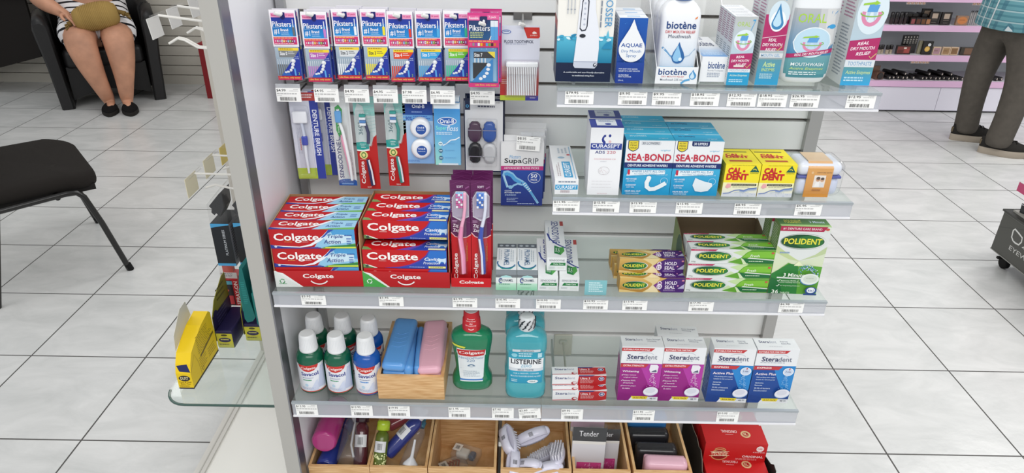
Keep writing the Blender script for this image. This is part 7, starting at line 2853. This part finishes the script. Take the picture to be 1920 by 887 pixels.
def add_hand(J, Bn, pre, wrist, w, fdir, side, down, curl=0.6):
    """palm and five finger chains continuing the arm skeleton"""
    fdir, side, down = Vector(fdir).normalized(), Vector(side).normalized(), Vector(down).normalized()
    p = Vector(w)
    palm = p + fdir * .045
    J[pre + 'palm'] = (*palm, .026, .015)
    Bn.append((wrist, pre + 'palm'))
    for i, (off, ln) in enumerate(((-.028, .062), (-.010, .072), (.009, .068), (.027, .054))):
        a = palm + fdir * .035 + side * off
        b_ = a + (fdir * math.cos(curl * .5) + down * math.sin(curl * .5)) * ln * .5
        c_ = b_ + (fdir * math.cos(curl * 1.4) + down * math.sin(curl * 1.4)) * ln * .5
        for nm, q, r in (('a', a, .0105), ('b', b_, .0088), ('c', c_, .0075)):
            J['%sf%d%s' % (pre, i, nm)] = (*q, r)
        Bn += [(pre + 'palm', '%sf%da' % (pre, i)), ('%sf%da' % (pre, i), '%sf%db' % (pre, i)), ('%sf%db' % (pre, i), '%sf%dc' % (pre, i))]
    a = p + fdir * .028 - side * .034
    b_ = a + (fdir * .7 - side * .55 + down * .3).normalized() * .034
    c_ = b_ + (fdir * .9 - side * .1 + down * .4).normalized() * .028
    for nm, q, r in (('a', a, .0125), ('b', b_, .0105), ('c', c_, .0085)):
        J[pre + 't' + nm] = (*q, r)
    Bn += [(pre + 'palm', pre + 'ta'), (pre + 'ta', pre + 'tb'), (pre + 'tb', pre + 'tc')]


def head_on(parent, c, r, hair_long, rz=0.0, name='head'):
    """face features and hair for a head whose skull is part of the body skin"""
    x, y, z = c
    mb = MB()
    for k in (-1, 1):
        mb.loft([(z - .004, .001, .001), (z, .013, .006), (z + .004, .001, .001)], '#f0ece8', 'g', 2, 12, x + k * .032, y - r * .93)
        mb.loft([(z - .003, .001, .001), (z, .0055, .004), (z + .003, .001, .001)], '#3a2c24', 'g', 2, 10, x + k * .032, y - r * .99)
    o = mb.build('eyes', parent)
    mb = MB()
    mb.tube([(x - .022, y - r * .86, z - .062), (x, y - r * .93, z - .064), (x + .022, y - r * .86, z - .062)], [.003, .006, .003], '#a5584e', 's', 8)
    mb.build('mouth', parent)
    mb = MB()
    rows = []
    for i in range(9):
        ph = PI / 2 - (PI * .62) * i / 8
        rows.append([(x + r * 1.06 * math.cos(ph) * math.cos(2 * PI * j / 20), y + .018 + r * 1.12 * math.cos(ph) * math.sin(2 * PI * j / 20), z + .025 + r * 1.16 * math.sin(ph)) for j in range(20)])
    mb.grid(rows, '#888', 'c', closed=True)
    h = mb.build('hair', parent)
    h.data.materials.clear()
    h.data.materials.append(HAIR)


# seated woman, in the armchair's frame
W_ = thing('person', 'seated woman in a striped dress with black slip-on shoes, a bag on her lap', 'person', (AX, AY, 0), AR)
J = {'pelvis': (0, .24, .50, .18, .14), 'spine': (0, .26, .68, .17, .125), 'chest': (0, .27, .90, .165, .115), 'neck': (0, .26, 1.08, .052), 'skull': (0, .245, 1.20, .082, .095), 'crown': (0, .25, 1.25, .07, .08), 'nose': (0, .155, 1.195, .012),
     'hipL': (-.10, .18, .50, .120), 'kneeL': (-.115, -.100, .480, .108), 'calfL': (-.090, -.130, .330, .088), 'shinL': (-.062, -.130, .20, .062), 'ankleL': (-.036, -.120, .095, .050), 'heelL': (-.028, -.115, .05, .036), 'toeL': (-.022, -.225, .035, .028),
     'hipR': (.10, .18, .50, .120), 'kneeR': (.118, -.105, .485, .108), 'calfR': (.112, -.150, .33, .088), 'shinR': (.098, -.160, .20, .062), 'ankleR': (.084, -.160, .095, .050), 'heelR': (.082, -.160, .05, .036), 'toeR': (.086, -.270, .035, .028),
     'shL': (-.18, .27, .99, .062), 'elL': (-.325, .15, .745, .060), 'faL': (-.26, .10, .70, .058), 'wrL': (-.185, .035, .655, .036),
     'shR': (.18, .27, .99, .062), 'elR': (.300, .20, .82, .056), 'wrR': (.17, .08, .90, .034)}
Bn = [('pelvis', 'spine'), ('spine', 'chest'), ('chest', 'neck'), ('neck', 'skull'), ('skull', 'crown'), ('skull', 'nose'), ('pelvis', 'hipL'), ('hipL', 'kneeL'), ('kneeL', 'calfL'), ('calfL', 'shinL'), ('shinL', 'ankleL'), ('ankleL', 'heelL'), ('heelL', 'toeL'),
      ('pelvis', 'hipR'), ('hipR', 'kneeR'), ('kneeR', 'calfR'), ('calfR', 'shinR'), ('shinR', 'ankleR'), ('ankleR', 'heelR'), ('heelR', 'toeR'), ('chest', 'shL'), ('shL', 'elL'), ('elL', 'faL'), ('faL', 'wrL'), ('chest', 'shR'), ('shR', 'elR'), ('elR', 'wrR')]
add_hand(J, Bn, 'L', 'wrL', J['wrL'][:3], (.62, -.62, -.30), (.55, .75, .1), (.2, -.3, -.9), .9)
add_hand(J, Bn, 'R', 'wrR', J['wrR'][:3], (-.75, -.55, .15), (-.5, .7, .3), (.1, -.4, -.8), .7)
skin_mesh('body', J, Bn, FLESH, W_)
D = {'pelvis': (0, .24, .51, .215, .165), 'spine': (0, .26, .68, .20, .15), 'chest': (0, .27, .88, .19, .135), 'top': (0, .27, 1.0, .12, .10), 'hipL': (-.105, .15, .52, .150, .135), 'midL': (-.118, .03, .51, .140, .128), 'hemL': (-.120, -.045, .495, .132, .125),
     'hipR': (.105, .15, .52, .150, .135), 'midR': (.118, .03, .515, .140, .128), 'hemR': (.122, -.050, .50, .132, .125), 'slL': (-.18, .27, .98, .078), 'sl2L': (-.225, .23, .90, .072), 'slR': (.18, .27, .98, .078), 'sl2R': (.225, .24, .90, .072)}
skin_mesh('dress', D, [('pelvis', 'spine'), ('spine', 'chest'), ('chest', 'top'), ('pelvis', 'hipL'), ('hipL', 'midL'), ('midL', 'hemL'), ('pelvis', 'hipR'), ('hipR', 'midR'), ('midR', 'hemR'), ('chest', 'slL'), ('slL', 'sl2L'), ('chest', 'slR'), ('slR', 'sl2R')], STRIPE, W_)
head_on(W_, (0, .245, 1.20), .095, True)


def shoe(parent, x, y, rz, L, wd, upper, sole, lace=False, h=.075, tilt=0.0, sh=.028):
    """shoe pointing along -y from its heel at (x, y)"""
    M_ = Matrix.Translation((x, y, 0)) @ Matrix.Rotation(rz, 4, 'Z') @ Matrix.Rotation(tilt, 4, 'X')

    def outline(k, dz):
        pts = []
        for i in range(28):
            a = 2 * PI * i / 28
            yy = -L / 2 + L / 2 * math.cos(a)
            u = -yy / L
            wv = wd / 2 * (.78 + .30 * math.sin(PI * min(1, max(0, (u - .25) / .75)) ** .9)) * (1 if u < .8 else 1)
            pts.append((k * wv * math.sin(a) * 1.0, -L / 2 + (yy + L / 2) * (.94 + .06 * k), dz))
        return pts
    mb = MB()
    rows = [outline(k, z) for k, z in ((.95, 0), (1.02, sh * .2), (1.03, sh * .75), (1.0, sh))]
    mb.grid(rows, sole, 'm', closed=True)
    mb.face(rows[0][::-1], sole, 'm')
    mb.face(rows[-1], sole, 'm')
    mb.xf(M_)
    mb.build('sole', parent)
    mb = MB()
    rows = []
    for k, t_ in ((.98, 0), (.99, .25), (.93, .5), (.80, .72), (.60, .88)):
        rows.append([(p[0] * k, p[1], sh - .002 + (h - sh) * t_ * (1.0 if -p[1] < L * .45 else max(.25, 1 - (-p[1] / L - .45) * 1.35))) for p in outline(k, 0)])
    mb.grid(rows, upper, 'c', closed=True)
    mb.face(rows[-1], upper, 'c')
    mb.xf(M_)
    mb.build('upper', parent)
    if lace:
        for q in range(4):
            mb = MB()
            yy = -L * (.40 + .08 * q)
            zz = sh - .002 + (h - sh) * .92 * max(.25, 1 - (.40 + .08 * q - .45) * 1.35)
            mb.tube([(-wd * .26, yy, zz - .004), (0, yy - .006, zz + .004), (wd * .26, yy, zz - .004)], .003, '#1c1b1a', 'c', 6)
            mb.xf(M_)
            mb.build('lace', parent)
        mb = MB()
        mb.box(-wd * .07, wd * .07, -.008, .0005, sh + .012, h * .74, '#6f634e', 'm')
        mb.xf(M_)
        mb.build('heel_tab', parent)


for nm, x, y, rz in (('left', -.026, -.070, -.06), ('right', .084, -.118, .04)):
    s0 = bpy.data.objects.new('slip_on_shoe', None)
    C.objects.link(s0)
    s0.parent = W_
    shoe(s0, x, y, rz, .235, .098, '#141314', '#24211f', h=.072)

# woven bag on the lap
bx, by, bz = local(.020, -.045, .625)
t = thing('handbag', 'tan woven barrel bag lying across the lap of the seated woman', 'handbag', (bx, by, bz), AR - 0.06)
t.rotation_euler[1] = -0.14
mb = MB()
rows = []
for x, r in ((-.140, .032), (-.134, .058), (-.11, .076), (-.055, .088), (0, .092), (.055, .090), (.10, .080), (.128, .060), (.138, .034)):
    rows.append([(x, r * .95 * math.cos(2 * PI * i / 28), r * math.sin(2 * PI * i / 28) * (.98 + .02 * math.sin(9 * x))) for i in range(28)])
mb.grid(rows, '#a3864e', 'c', closed=True)
mb.face(rows[0], '#8a7040', 'c')
mb.face(rows[-1][::-1], '#8a7040', 'c')
for k in range(-12, 13):
    x = k * .0105
    rr = .0925 * (1 - .55 * (abs(x) / .140) ** 3.2)
    mb.tube([(x, (rr * .955) * math.cos(a), rr * math.sin(a)) for a in [2 * PI * i / 24 for i in range(25)]], .0016, '#b99a5e', 'c', 4, False)
mb.build('woven_body', t)
for k in (-1, 1):
    mb = MB()
    mb.tube([(k * .135, 0, 0), (k * .155, -.006, -.004), (k * .175, -.012, -.018)], [.020, .013, .020], '#7a6236', 'c', 10)
    for j in range(7):
        a = 2 * PI * j / 7
        mb.tube([(k * .173, -.012 + .008 * math.cos(a), -.018 + .008 * math.sin(a)), (k * .200, -.018 + .020 * math.cos(a), -.036 + .020 * math.sin(a))], .005, '#7f683c', 'c', 5)
    mb.build('gathered_end', t)

# ------------------------------------------------------------------ standing man at the right
M = thing('person', 'standing man in brown trousers, teal plaid shirt and dark sneakers', 'person', (2.87, 3.19, 0), 0.0)
J = {'pelvis': (0, 0, .82, .09, .10), 'spine': (0, 0, .98, .12, .14), 'chest': (.01, 0, 1.18, .12, .16), 'neck': (.02, 0, 1.36, .055), 'skull': (.03, 0, 1.48, .09, .08), 'crown': (.03, 0, 1.54, .075, .07), 'nose': (.13, 0, 1.47, .012),
     'hipL': (-.012, .085, .72, .060), 'kneeL': (-.038, .112, .42, .045), 'ankleL': (-.003, .128, .10, .032), 'heelL': (-.02, .125, .05, .034), 'toeL': (.12, .12, .04, .03),
     'hipR': (.030, -.085, .72, .060), 'kneeR': (.077, -.108, .42, .045), 'ankleR': (.050, -.13, .10, .032), 'heelR': (.04, -.11, .05, .034), 'toeR': (.17, -.17, .04, .03),
     'shL': (.01, .20, 1.27, .055), 'elL': (.02, .25, 1.02, .042), 'wrL': (.14, .22, .86, .028), 'shR': (.01, -.20, 1.27, .055), 'elR': (.04, -.25, 1.02, .042), 'wrR': (.22, -.20, .95, .028)}
Bn = [('pelvis', 'spine'), ('spine', 'chest'), ('chest', 'neck'), ('neck', 'skull'), ('skull', 'crown'), ('skull', 'nose'), ('pelvis', 'hipL'), ('hipL', 'kneeL'), ('kneeL', 'ankleL'), ('ankleL', 'heelL'), ('heelL', 'toeL'),
      ('pelvis', 'hipR'), ('hipR', 'kneeR'), ('kneeR', 'ankleR'), ('ankleR', 'heelR'), ('heelR', 'toeR'), ('chest', 'shL'), ('shL', 'elL'), ('elL', 'wrL'), ('chest', 'shR'), ('shR', 'elR'), ('elR', 'wrR')]
add_hand(J, Bn, 'L', 'wrL', J['wrL'][:3], (.6, -.05, -.75), (.1, 1, 0), (-.7, 0, -.6), .5)
add_hand(J, Bn, 'R', 'wrR', J['wrR'][:3], (.8, .1, .2), (.1, -1, 0), (.2, 0, -.9), .7)
skin_mesh('body', J, Bn, FLESH, M)
T_ = {'waist': (0, 0, .92, .150, .165), 'pelvis': (.0, 0, .80, .165, .180), 'hipL': (-.015, .085, .72, .112, .105), 'thL': (-.038, .105, .52, .090), 'kneeL': (-.040, .112, .40, .080), 'clL': (-.020, .125, .22, .072), 'hemL': (-.002, .130, .085, .073), 'endL': (-.002, .130, .045, .073),
      'hipR': (.030, -.085, .72, .112, .105), 'thR': (.075, -.10, .52, .092), 'kneeR': (.078, -.11, .40, .084), 'clR': (.066, -.125, .22, .078), 'hemR': (.045, -.135, .085, .078), 'endR': (.045, -.135, .045, .078)}
skin_mesh('trousers', T_, [('waist', 'pelvis'), ('pelvis', 'hipL'), ('hipL', 'thL'), ('thL', 'kneeL'), ('kneeL', 'clL'), ('clL', 'hemL'), ('hemL', 'endL'), ('pelvis', 'hipR'), ('hipR', 'thR'), ('thR', 'kneeR'), ('kneeR', 'clR'), ('clR', 'hemR'), ('hemR', 'endR')], TROUSER, M)
mb = MB()
mb.loft([(.748, .186, .205), (.752, .190, .208), (.90, .182, .200), (1.05, .168, .195), (1.22, .155, .205), (1.30, .12, .17), (1.345, .07, .08)], '#fff', 'P', 2.3, 40, .0, 0, False)
mb.build('shirt', M)
for k in (-1, 1):
    mb = MB()
    mb.tube([(.01, k * .17, 1.27), (.015, k * .225, 1.18), (.02, k * .245, 1.06)], [.075, .075, .070], '#fff', 'P', 16, False)
    mb.build('sleeve', M)
for x, y, rz in ((-.085, .135, PI / 2 - .05), (-.035, -.095, PI / 2 - .35)):
    s0 = bpy.data.objects.new('sneaker', None)
    C.objects.link(s0)
    s0.parent = M
    shoe(s0, x, y, rz, .290, .115, '#2b2927', '#a59a8c', True, .115, sh=.042)

# ================================================================== cosmetics stand at the back right
K = thing('cosmetics_stand', 'white cosmetics stand with pink shelf edges behind the standing man', 'shelf unit', (3.3, 3.92, 0))


def kpart(mb, name):
    mb.xf(Matrix.Translation((-3.3, -3.92, 0)))
    return mb.build(name, K)


mb = MB()
mb.extrude([(2.384, 3.918), (4.6, 3.918), (4.6, 4.25), (2.34, 4.25), (2.354, 4.074)], .012, .188, '#e6e3ee', 'p')
kpart(mb, 'plinth')
mb = MB()
mb.extrude([(2.41, 3.94), (4.58, 3.94), (4.58, 4.24), (2.38, 4.24)], 0.0, .012, '#3a3836', 'm')
kpart(mb, 'kick_base')
for x0, x1 in ((2.386, 2.992), (2.996, 3.60), (3.604, 4.20)):
    mb = MB()
    mb.box(x0, x1, 3.912, 3.917, .016, .184, '#e9e6f1', 'p')
    kpart(mb, 'drawer_front')
mb = MB()
mb.box(2.36, 4.6, 4.235, 4.25, .19, 1.6, '#d6dbdd', 'p')
s = Surf(mb, (2.36, 4.235, .19), (2.24, 0, 0), (0, 0, 1.41))
kpart(mb, 'back_panel')
mb = MB()
mb.box(2.345, 2.36, 3.93, 4.25, .19, 1.6, '#dfdde6', 'p')
kpart(mb, 'end_cheek')
for z0, z1 in ((.189, .229), (.372, .411), (.578, .617), (.774, .812), (.97, 1.01)):
    mb = MB()
    mb.box(2.362, 4.6, 3.924, 4.234, z0 + .012, z1 - .002, '#dcd8df', 'p')
    mb.box(2.362, 4.6, 3.905, 3.924, z0, z1, '#e9bfe0', 'p')
    mb.box(2.362, 4.6, 3.924, 3.932, z1 - .002, z1 + .006, '#ead9e6', 'b')
    kpart(mb, 'shelf_board')
for x, z in ((2.60, .765), (2.74, .362), (3.05, .765)):
    mb = MB()
    mb.box(x, x + .13, 3.935, 3.94, z - .012, z + .010, '#e3dcd6', 'p')
    s = Surf(mb, (x, 3.935, z - .012), (.13, 0, 0), (0, 0, .022))
    for i in range(5):
        s.ell(.1 + i * .2, .5, .075, .42, '#c98a5a'); s.ell(.1 + i * .2, .5, .05, .28, '#f0d9c0')
    kpart(mb, 'shade_strip')

ZS = (.229, .411, .617)
YF = 3.945


def cosm(name, label, cat, x, z, w, h, d, col, grp, y=YF, front=None, rz=0.0, rx=0.0):
    return solo(carton(w, h, d, col, front, mat='g'), name, label, cat, (x, y, z + .0005), rz, grp, rx)


# lowest shelf: lying black tubes with pale round ends
def tube_item(x, y, z, rz):
    mb = MB()
    rows = [[(rr * math.cos(2 * PI * i / 14), yy, .0135 + rr * math.sin(2 * PI * i / 14)) for i in range(14)] for yy, rr in ((0, .0125), (.002, .0135), (.11, .0135), (.112, .012))]
    mb.grid(rows, '#1c191a', 'g', closed=True)
    mb.face(rows[0], '#1c191a', 'g')
    mb.face(rows[-1][::-1], '#1c191a', 'g')
    s = Surf(mb, (-.008, 0, .0055), (.016, 0, 0), (0, 0, .016), mat='g')
    s.ell(.5, .5, .42, None, '#d9cfc0', 14)
    return solo(mb, 'cosmetic_tube', 'black cosmetic tube lying end-on with a pale round end, lowest pink-edged shelf', 'cosmetic tube', (x, y, z), rz, 'black tubes on the lowest cosmetics shelf')


T0 = None
xs = [2.625, 2.655, 2.690, 2.722, 2.752, 2.800, 2.862, 2.892, 2.925, 2.957, 2.987, 3.020, 3.052, 3.084, 3.116, 3.148, 3.40, 3.435]
for i, x in enumerate(xs):
    if T0 is None:
        T0 = tube_item(x, YF, ZS[0] + .0005, 0.45)
    else:
        dup(T0, (x, YF + .004 * (i % 3), ZS[0] + .0005), 0.45)
for i, x in enumerate((2.672, 2.737, 2.910, 3.002, 3.068)):
    if i == 0:
        T1_ = dup(T0, (x, YF + .012, ZS[0] + .0275), 0.45, 'black cosmetic tube stacked on top of the lying row of tubes', 'stacked black tubes')
    else:
        dup(T1_, (x, YF + .012, ZS[0] + .0275), 0.45)
t = thing('compact', 'open brown compact with round mirror at the left of the lowest cosmetics shelf', 'compact', (2.545, YF + .03, ZS[0]), 0.2)
mb = MB(); mb.box(-.030, .030, -.03, .03, 0, .05, '#6a4a3a', 'g'); mb.build('base', t)
mb = MB(); mb.box(-.030, .030, .024, .032, .05, .085, '#7a5844', 'g'); mb.build('lid', t)
mb = MB(); mb.loft([(.0, .022, .022), (.004, .024, .024), (.008, .022, .022)], '#2a2422', 'g', 2, 20); mb.xf(Matrix.Translation((0, -.031, .026)) @ Matrix.Rotation(PI / 2, 4, 'X')); mb.build('mirror', t)

# middle shelf
for i, x in enumerate((2.505, 2.528, 2.560, 2.590)):
    mb = MB()
    mb.loft([(0, .011, .011), (.03, .011, .011), (.031, .012, .012), (.058, .012, .012), (.060, .010, .010)], lambda a: '#b3a690' if a < 1 else '#1e1a1a', 'g', 2, 14)
    if i == 0:
        P0 = solo(mb, 'polish_bottle', 'small beige bottle with black cap at the left of the middle cosmetics shelf', 'bottle', (x, YF + .01, ZS[1] + .0005), 0, 'small black-capped bottles')
    else:
        dup(P0, (x, YF + .01 + .012 * (i % 2), ZS[1] + .0005))
def f_pal(s):
    s.rect(.08, .12, .92, .86, '#7a3a34'); s.rect(.12, .16, .50, .50, '#5a2622'); s.rect(.54, .16, .88, .62, '#a0453f'); s.rect(.5, .6, .68, .78, '#d9cfc4')
cosm('palette', 'dark palette with red-brown pans on the middle cosmetics shelf', 'palette', 2.670, ZS[1], .105, .062, .012, '#241a18', None, front=f_pal)
for i in range(5):
    mb = carton(.020, .125 - .003 * i, .020, '#201c1c', lambda s: (s.ell(.5, .9, .22, None, '#d9d3c8', 12), s.lines(.2, .5, .8, .8, 3, '#b9b3aa', 2)), mat='g')
    if i == 0:
        B0 = solo(mb, 'mascara_box', 'tall black slim box with pale dot behind the dark palette', 'box', (2.680, YF + .035, ZS[1] + .0005), 0, 'tall slim black boxes')
    else:
        dup(B0, (2.680 + .0215 * i, YF + .035 + .002 * i, ZS[1] + .0005))
cosm('card_pack', 'pale green-grey card pack beside the black box with a yellow disc', 'box', 2.800, ZS[1], .030, .090, .020, '#a9a48a', None, y=YF + .025)
cosm('powder_box', 'black box with a yellow disc on the middle cosmetics shelf', 'box', 2.835, ZS[1], .068, .092, .018, '#1c1917', None, front=lambda s: (s.ell(.48, .42, .27, None, '#d9ab4a'), s.ell(.62, .74, .16, None, '#dfe0e0'), s.ell(.48, .42, .18, None, '#e3be6a')))
for x, c, lb in ((2.905, '#b08a94', 'dusty pink square powder compact'), (2.972, '#a08058', 'gold-tan square powder compact'), (3.030, '#8a6844', 'tan square powder compact right of the gold-tan one')):
    cosm('powder_compact', lb + ' on the middle cosmetics shelf', 'compact', x, ZS[1], .054, .054, .014, '#d9bfa0', 'square powder compacts', front=lambda s, c=c: (s.rect(.08, .10, .90, .88, c), s.lines(.15, .4, .8, .6, 2, '#7a5a40', 3)))
cosm('powder_compact', 'dark-edged brown wide powder compact nearest the standing man', 'compact', 3.118, ZS[1], .090, .054, .014, '#3a3428', 'square powder compacts', front=lambda s: s.rect(.30, .08, .97, .90, '#7a5a44'))

# upper shelf
for i in range(8):
    mb = MB()
    mb.loft([(0, .012, .012), (.04, .012, .012), (.041, .0125, .0125), (.075, .0115, .0115), (.077, .009, .009)], lambda a: '#2a1f1e' if a < 1 else '#191516', 'g', 2, 12)
    if i == 0:
        Q0 = solo(mb, 'polish_bottle', 'dark brown capped bottle in the cluster at the left of the upper cosmetics shelf', 'bottle', (2.535, YF + .01, ZS[2] + .0005), 0, 'dark capped bottles')
    else:
        dup(Q0, (2.535 + .0155 * i, YF + .01 + .028 * (i % 2), ZS[2] + .0005))
for i, (x, c, nm) in enumerate(((2.680, '#8a4648', 'rose'), (2.718, '#5a3426', 'chestnut'), (2.752, '#6a4428', 'hazel'), (2.785, '#a8744e', 'apricot'))):
    cosm('blush_stick', 'black slanted box with a %s window on the upper cosmetics shelf' % nm, 'box', x, ZS[2], .034, .046, .085, '#1f1817', 'black slanted boxes', y=YF, front=lambda s, c=c: s.rect(.2, .1, .95, .8, c))
for i, x in enumerate((2.665, 2.705, 2.770)):
    cosm('blush_stick', 'plain black box on top of the slanted row, %s one' % ('left', 'middle', 'right')[i], 'box', x, ZS[2] + .047, .036, .020, .085, '#1d1716', 'black slanted boxes', y=YF + .03)
for i, (x, y, zz, lb) in enumerate(((2.830, YF + .012, .0, 'black framed compact with pale window, front left of three'), (2.905, YF, .0, 'black framed compact with pale window, front right of three'), (2.795, YF + .055, .048, 'black framed compact with pale window, raised at the back'))):
    cosm('powder_compact', lb + ' on the upper shelf', 'compact', x, ZS[2] + zz, .070, .085 if i < 2 else .050, .016, '#211b19', 'black framed compacts', y=y, front=(lambda s: (s.rect(.25, .48, .80, .88, '#b3a190'), s.rect(.25, .34, .80, .38, '#6a625c'), s.rect(.3, .12, .75, .18, '#5a544e'))) if i < 2 else (lambda s: s.rect(.2, .1, .85, .75, '#a08d7c')))
cosm('support_block', 'black box under the raised compact at the back of the upper shelf', 'box', 2.795, ZS[2], .07, .047, .018, '#211b19', None, y=YF + .055)
cosm('bronzer_box', 'clear-sided box with a large orange round powder on the upper cosmetics shelf', 'box', 3.020, ZS[2], .080, .062, .018, '#9a7a62', None, front=lambda s: (s.ell(.5, .5, .42, .40, '#c9814a', 28), s.lines(.25, .46, .75, .58, 1, '#8a5430', 2)))
for i in range(6):
    mb = MB()
    mb.tube([(0, 0, .003), (0, .004, .03), (.004, .012, .085)], .0045, '#3a3838' if i % 2 else '#a9a6a4', 'g', 8)
    mb.tube([(.004, .012, .085), (.0045, .013, .098)], [.0045, .0015], '#201d1d', 'g', 8)
    if i == 0:
        E0 = solo(mb, 'cosmetic_pencil', 'grey and black cosmetic pencil leaning at the right end of the upper shelf', 'pencil', (3.075, YF + .005, ZS[2] + .0005), 0, 'leaning cosmetic pencils')
    else:
        dup(E0, (3.075 + .0135 * i, YF + .005 + .003 * (i % 2), ZS[2] + .0005))

# ================================================================== eyewear case on castors at the right edge
t = thing('eyewear_case', 'dark grey wheeled eyewear case with white lettering at the right edge', 'display case', (2.26, 1.33, 0))
ox, oy = 2.03 - 2.26, 1.646 - 1.33
mb = MB()
mb.box(ox, ox + .46, oy - .66, oy, .084, .262, '#4b4b47', 'p')
s = Surf(mb, (ox, oy, .084), (0, -.66, 0), (0, 0, .178))
s.line([(.0, .58), (.22, .90)], .008, '#2f2f2c')
s.line([(0, .97), (1, .97)], .012, '#6a6a66')
O0 = (.150, .50)
for a, b_, r in (((.136, .49), (.136, .78), 0),):
    s.line([(.160, .50), (.137, .56), (.130, .72), (.140, .775), (.185, .74), (.222, .70), (.228, .60), (.215, .505), (.185, .49), (.160, .50)], .038, '#d3d3d0')
s.line([(.250, .74), (.330, .74), (.250, .50), (.335, .50)], .038, '#d3d3d0')
s.text('EYEWEAR', .150, .26, .44, .37, '#c9c9c6', .0)
mb.build('case_body', t)
mb = MB()
mb.box(ox - .006, ox + .466, oy - .666, oy + .006, .262, .270, '#3a3a37', 'p')
mb.box(ox - .002, ox + .462, oy - .662, oy + .002, .080, .084, '#9a9a96', 'x')
mb.build('rim', t)
mb = MB()
mb.box(ox + .02, ox + .44, oy - .64, oy - .02, .270, .278, '#a3a29c', 'p')
mb.box(ox + .10, ox + .115, oy - .62, oy - .04, .278, .366, '#6f6c66', 'p')
mb.build('display_bed', t)
mb = MB()
mb.box(ox + .002, ox + .46, oy - .64, oy - .018, .366, .404, '#b8446e', 'p')
mb.box(ox + .003, ox + .459, oy - .639, oy - .019, .404, .4055, '#b3b1b0', 'p')
mb.build('upper_tier', t)
for cx, cy in ((ox + .06, oy - .03), (ox + .06, oy - .60), (ox + .40, oy - .06), (ox + .40, oy - .60)):
    w0 = bpy.data.objects.new('castor', None)
    C.objects.link(w0)
    w0.parent = t
    w0.location = (cx, cy, 0)
    mb = MB()
    rows = [[(xx, rr * math.cos(2 * PI * i / 18), .027 + rr * math.sin(2 * PI * i / 18)) for i in range(18)] for xx, rr in ((-.010, .020), (-.009, .027), (.009, .027), (.010, .020))]
    mb.grid(rows, '#151414', 'm', closed=True)
    mb.face(rows[0], '#151414', 'm'); mb.face(rows[-1][::-1], '#151414', 'm')
    mb.build('wheel', w0)
    mb = MB()
    mb.box(-.014, .014, -.016, .016, .045, .080, '#1d1c1b', 'm')
    mb.box(-.040, -.010, -.006, .006, .046, .056, '#1d1c1b', 'm')
    mb.build('fork', w0)
t2 = thing('sunglasses', 'dark sunglasses lying in the wheeled eyewear case', 'sunglasses', (2.26 + ox + .05, 1.33 + oy - .10, .2785), -1.2)
mb = MB()
for k in (-1, 1):
    mb.loft([(.0, .026, .003), (.04, .028, .003)], '#1d1f24', 'g', 2.5, 20, k * .034, 0)
mb.build('lens', t2)
mb = MB()
mb.tube([(-.062, 0, .034), (0, -.002, .036), (.062, 0, .034)], .003, '#b9b9bd', 'x', 6)
for k in (-1, 1):
    mb.tube([(k * .062, 0, .034), (k * .060, .06, .032), (k * .055, .12, .006)], .002, '#b9b9bd', 'x', 6)
mb.build('frame', t2)
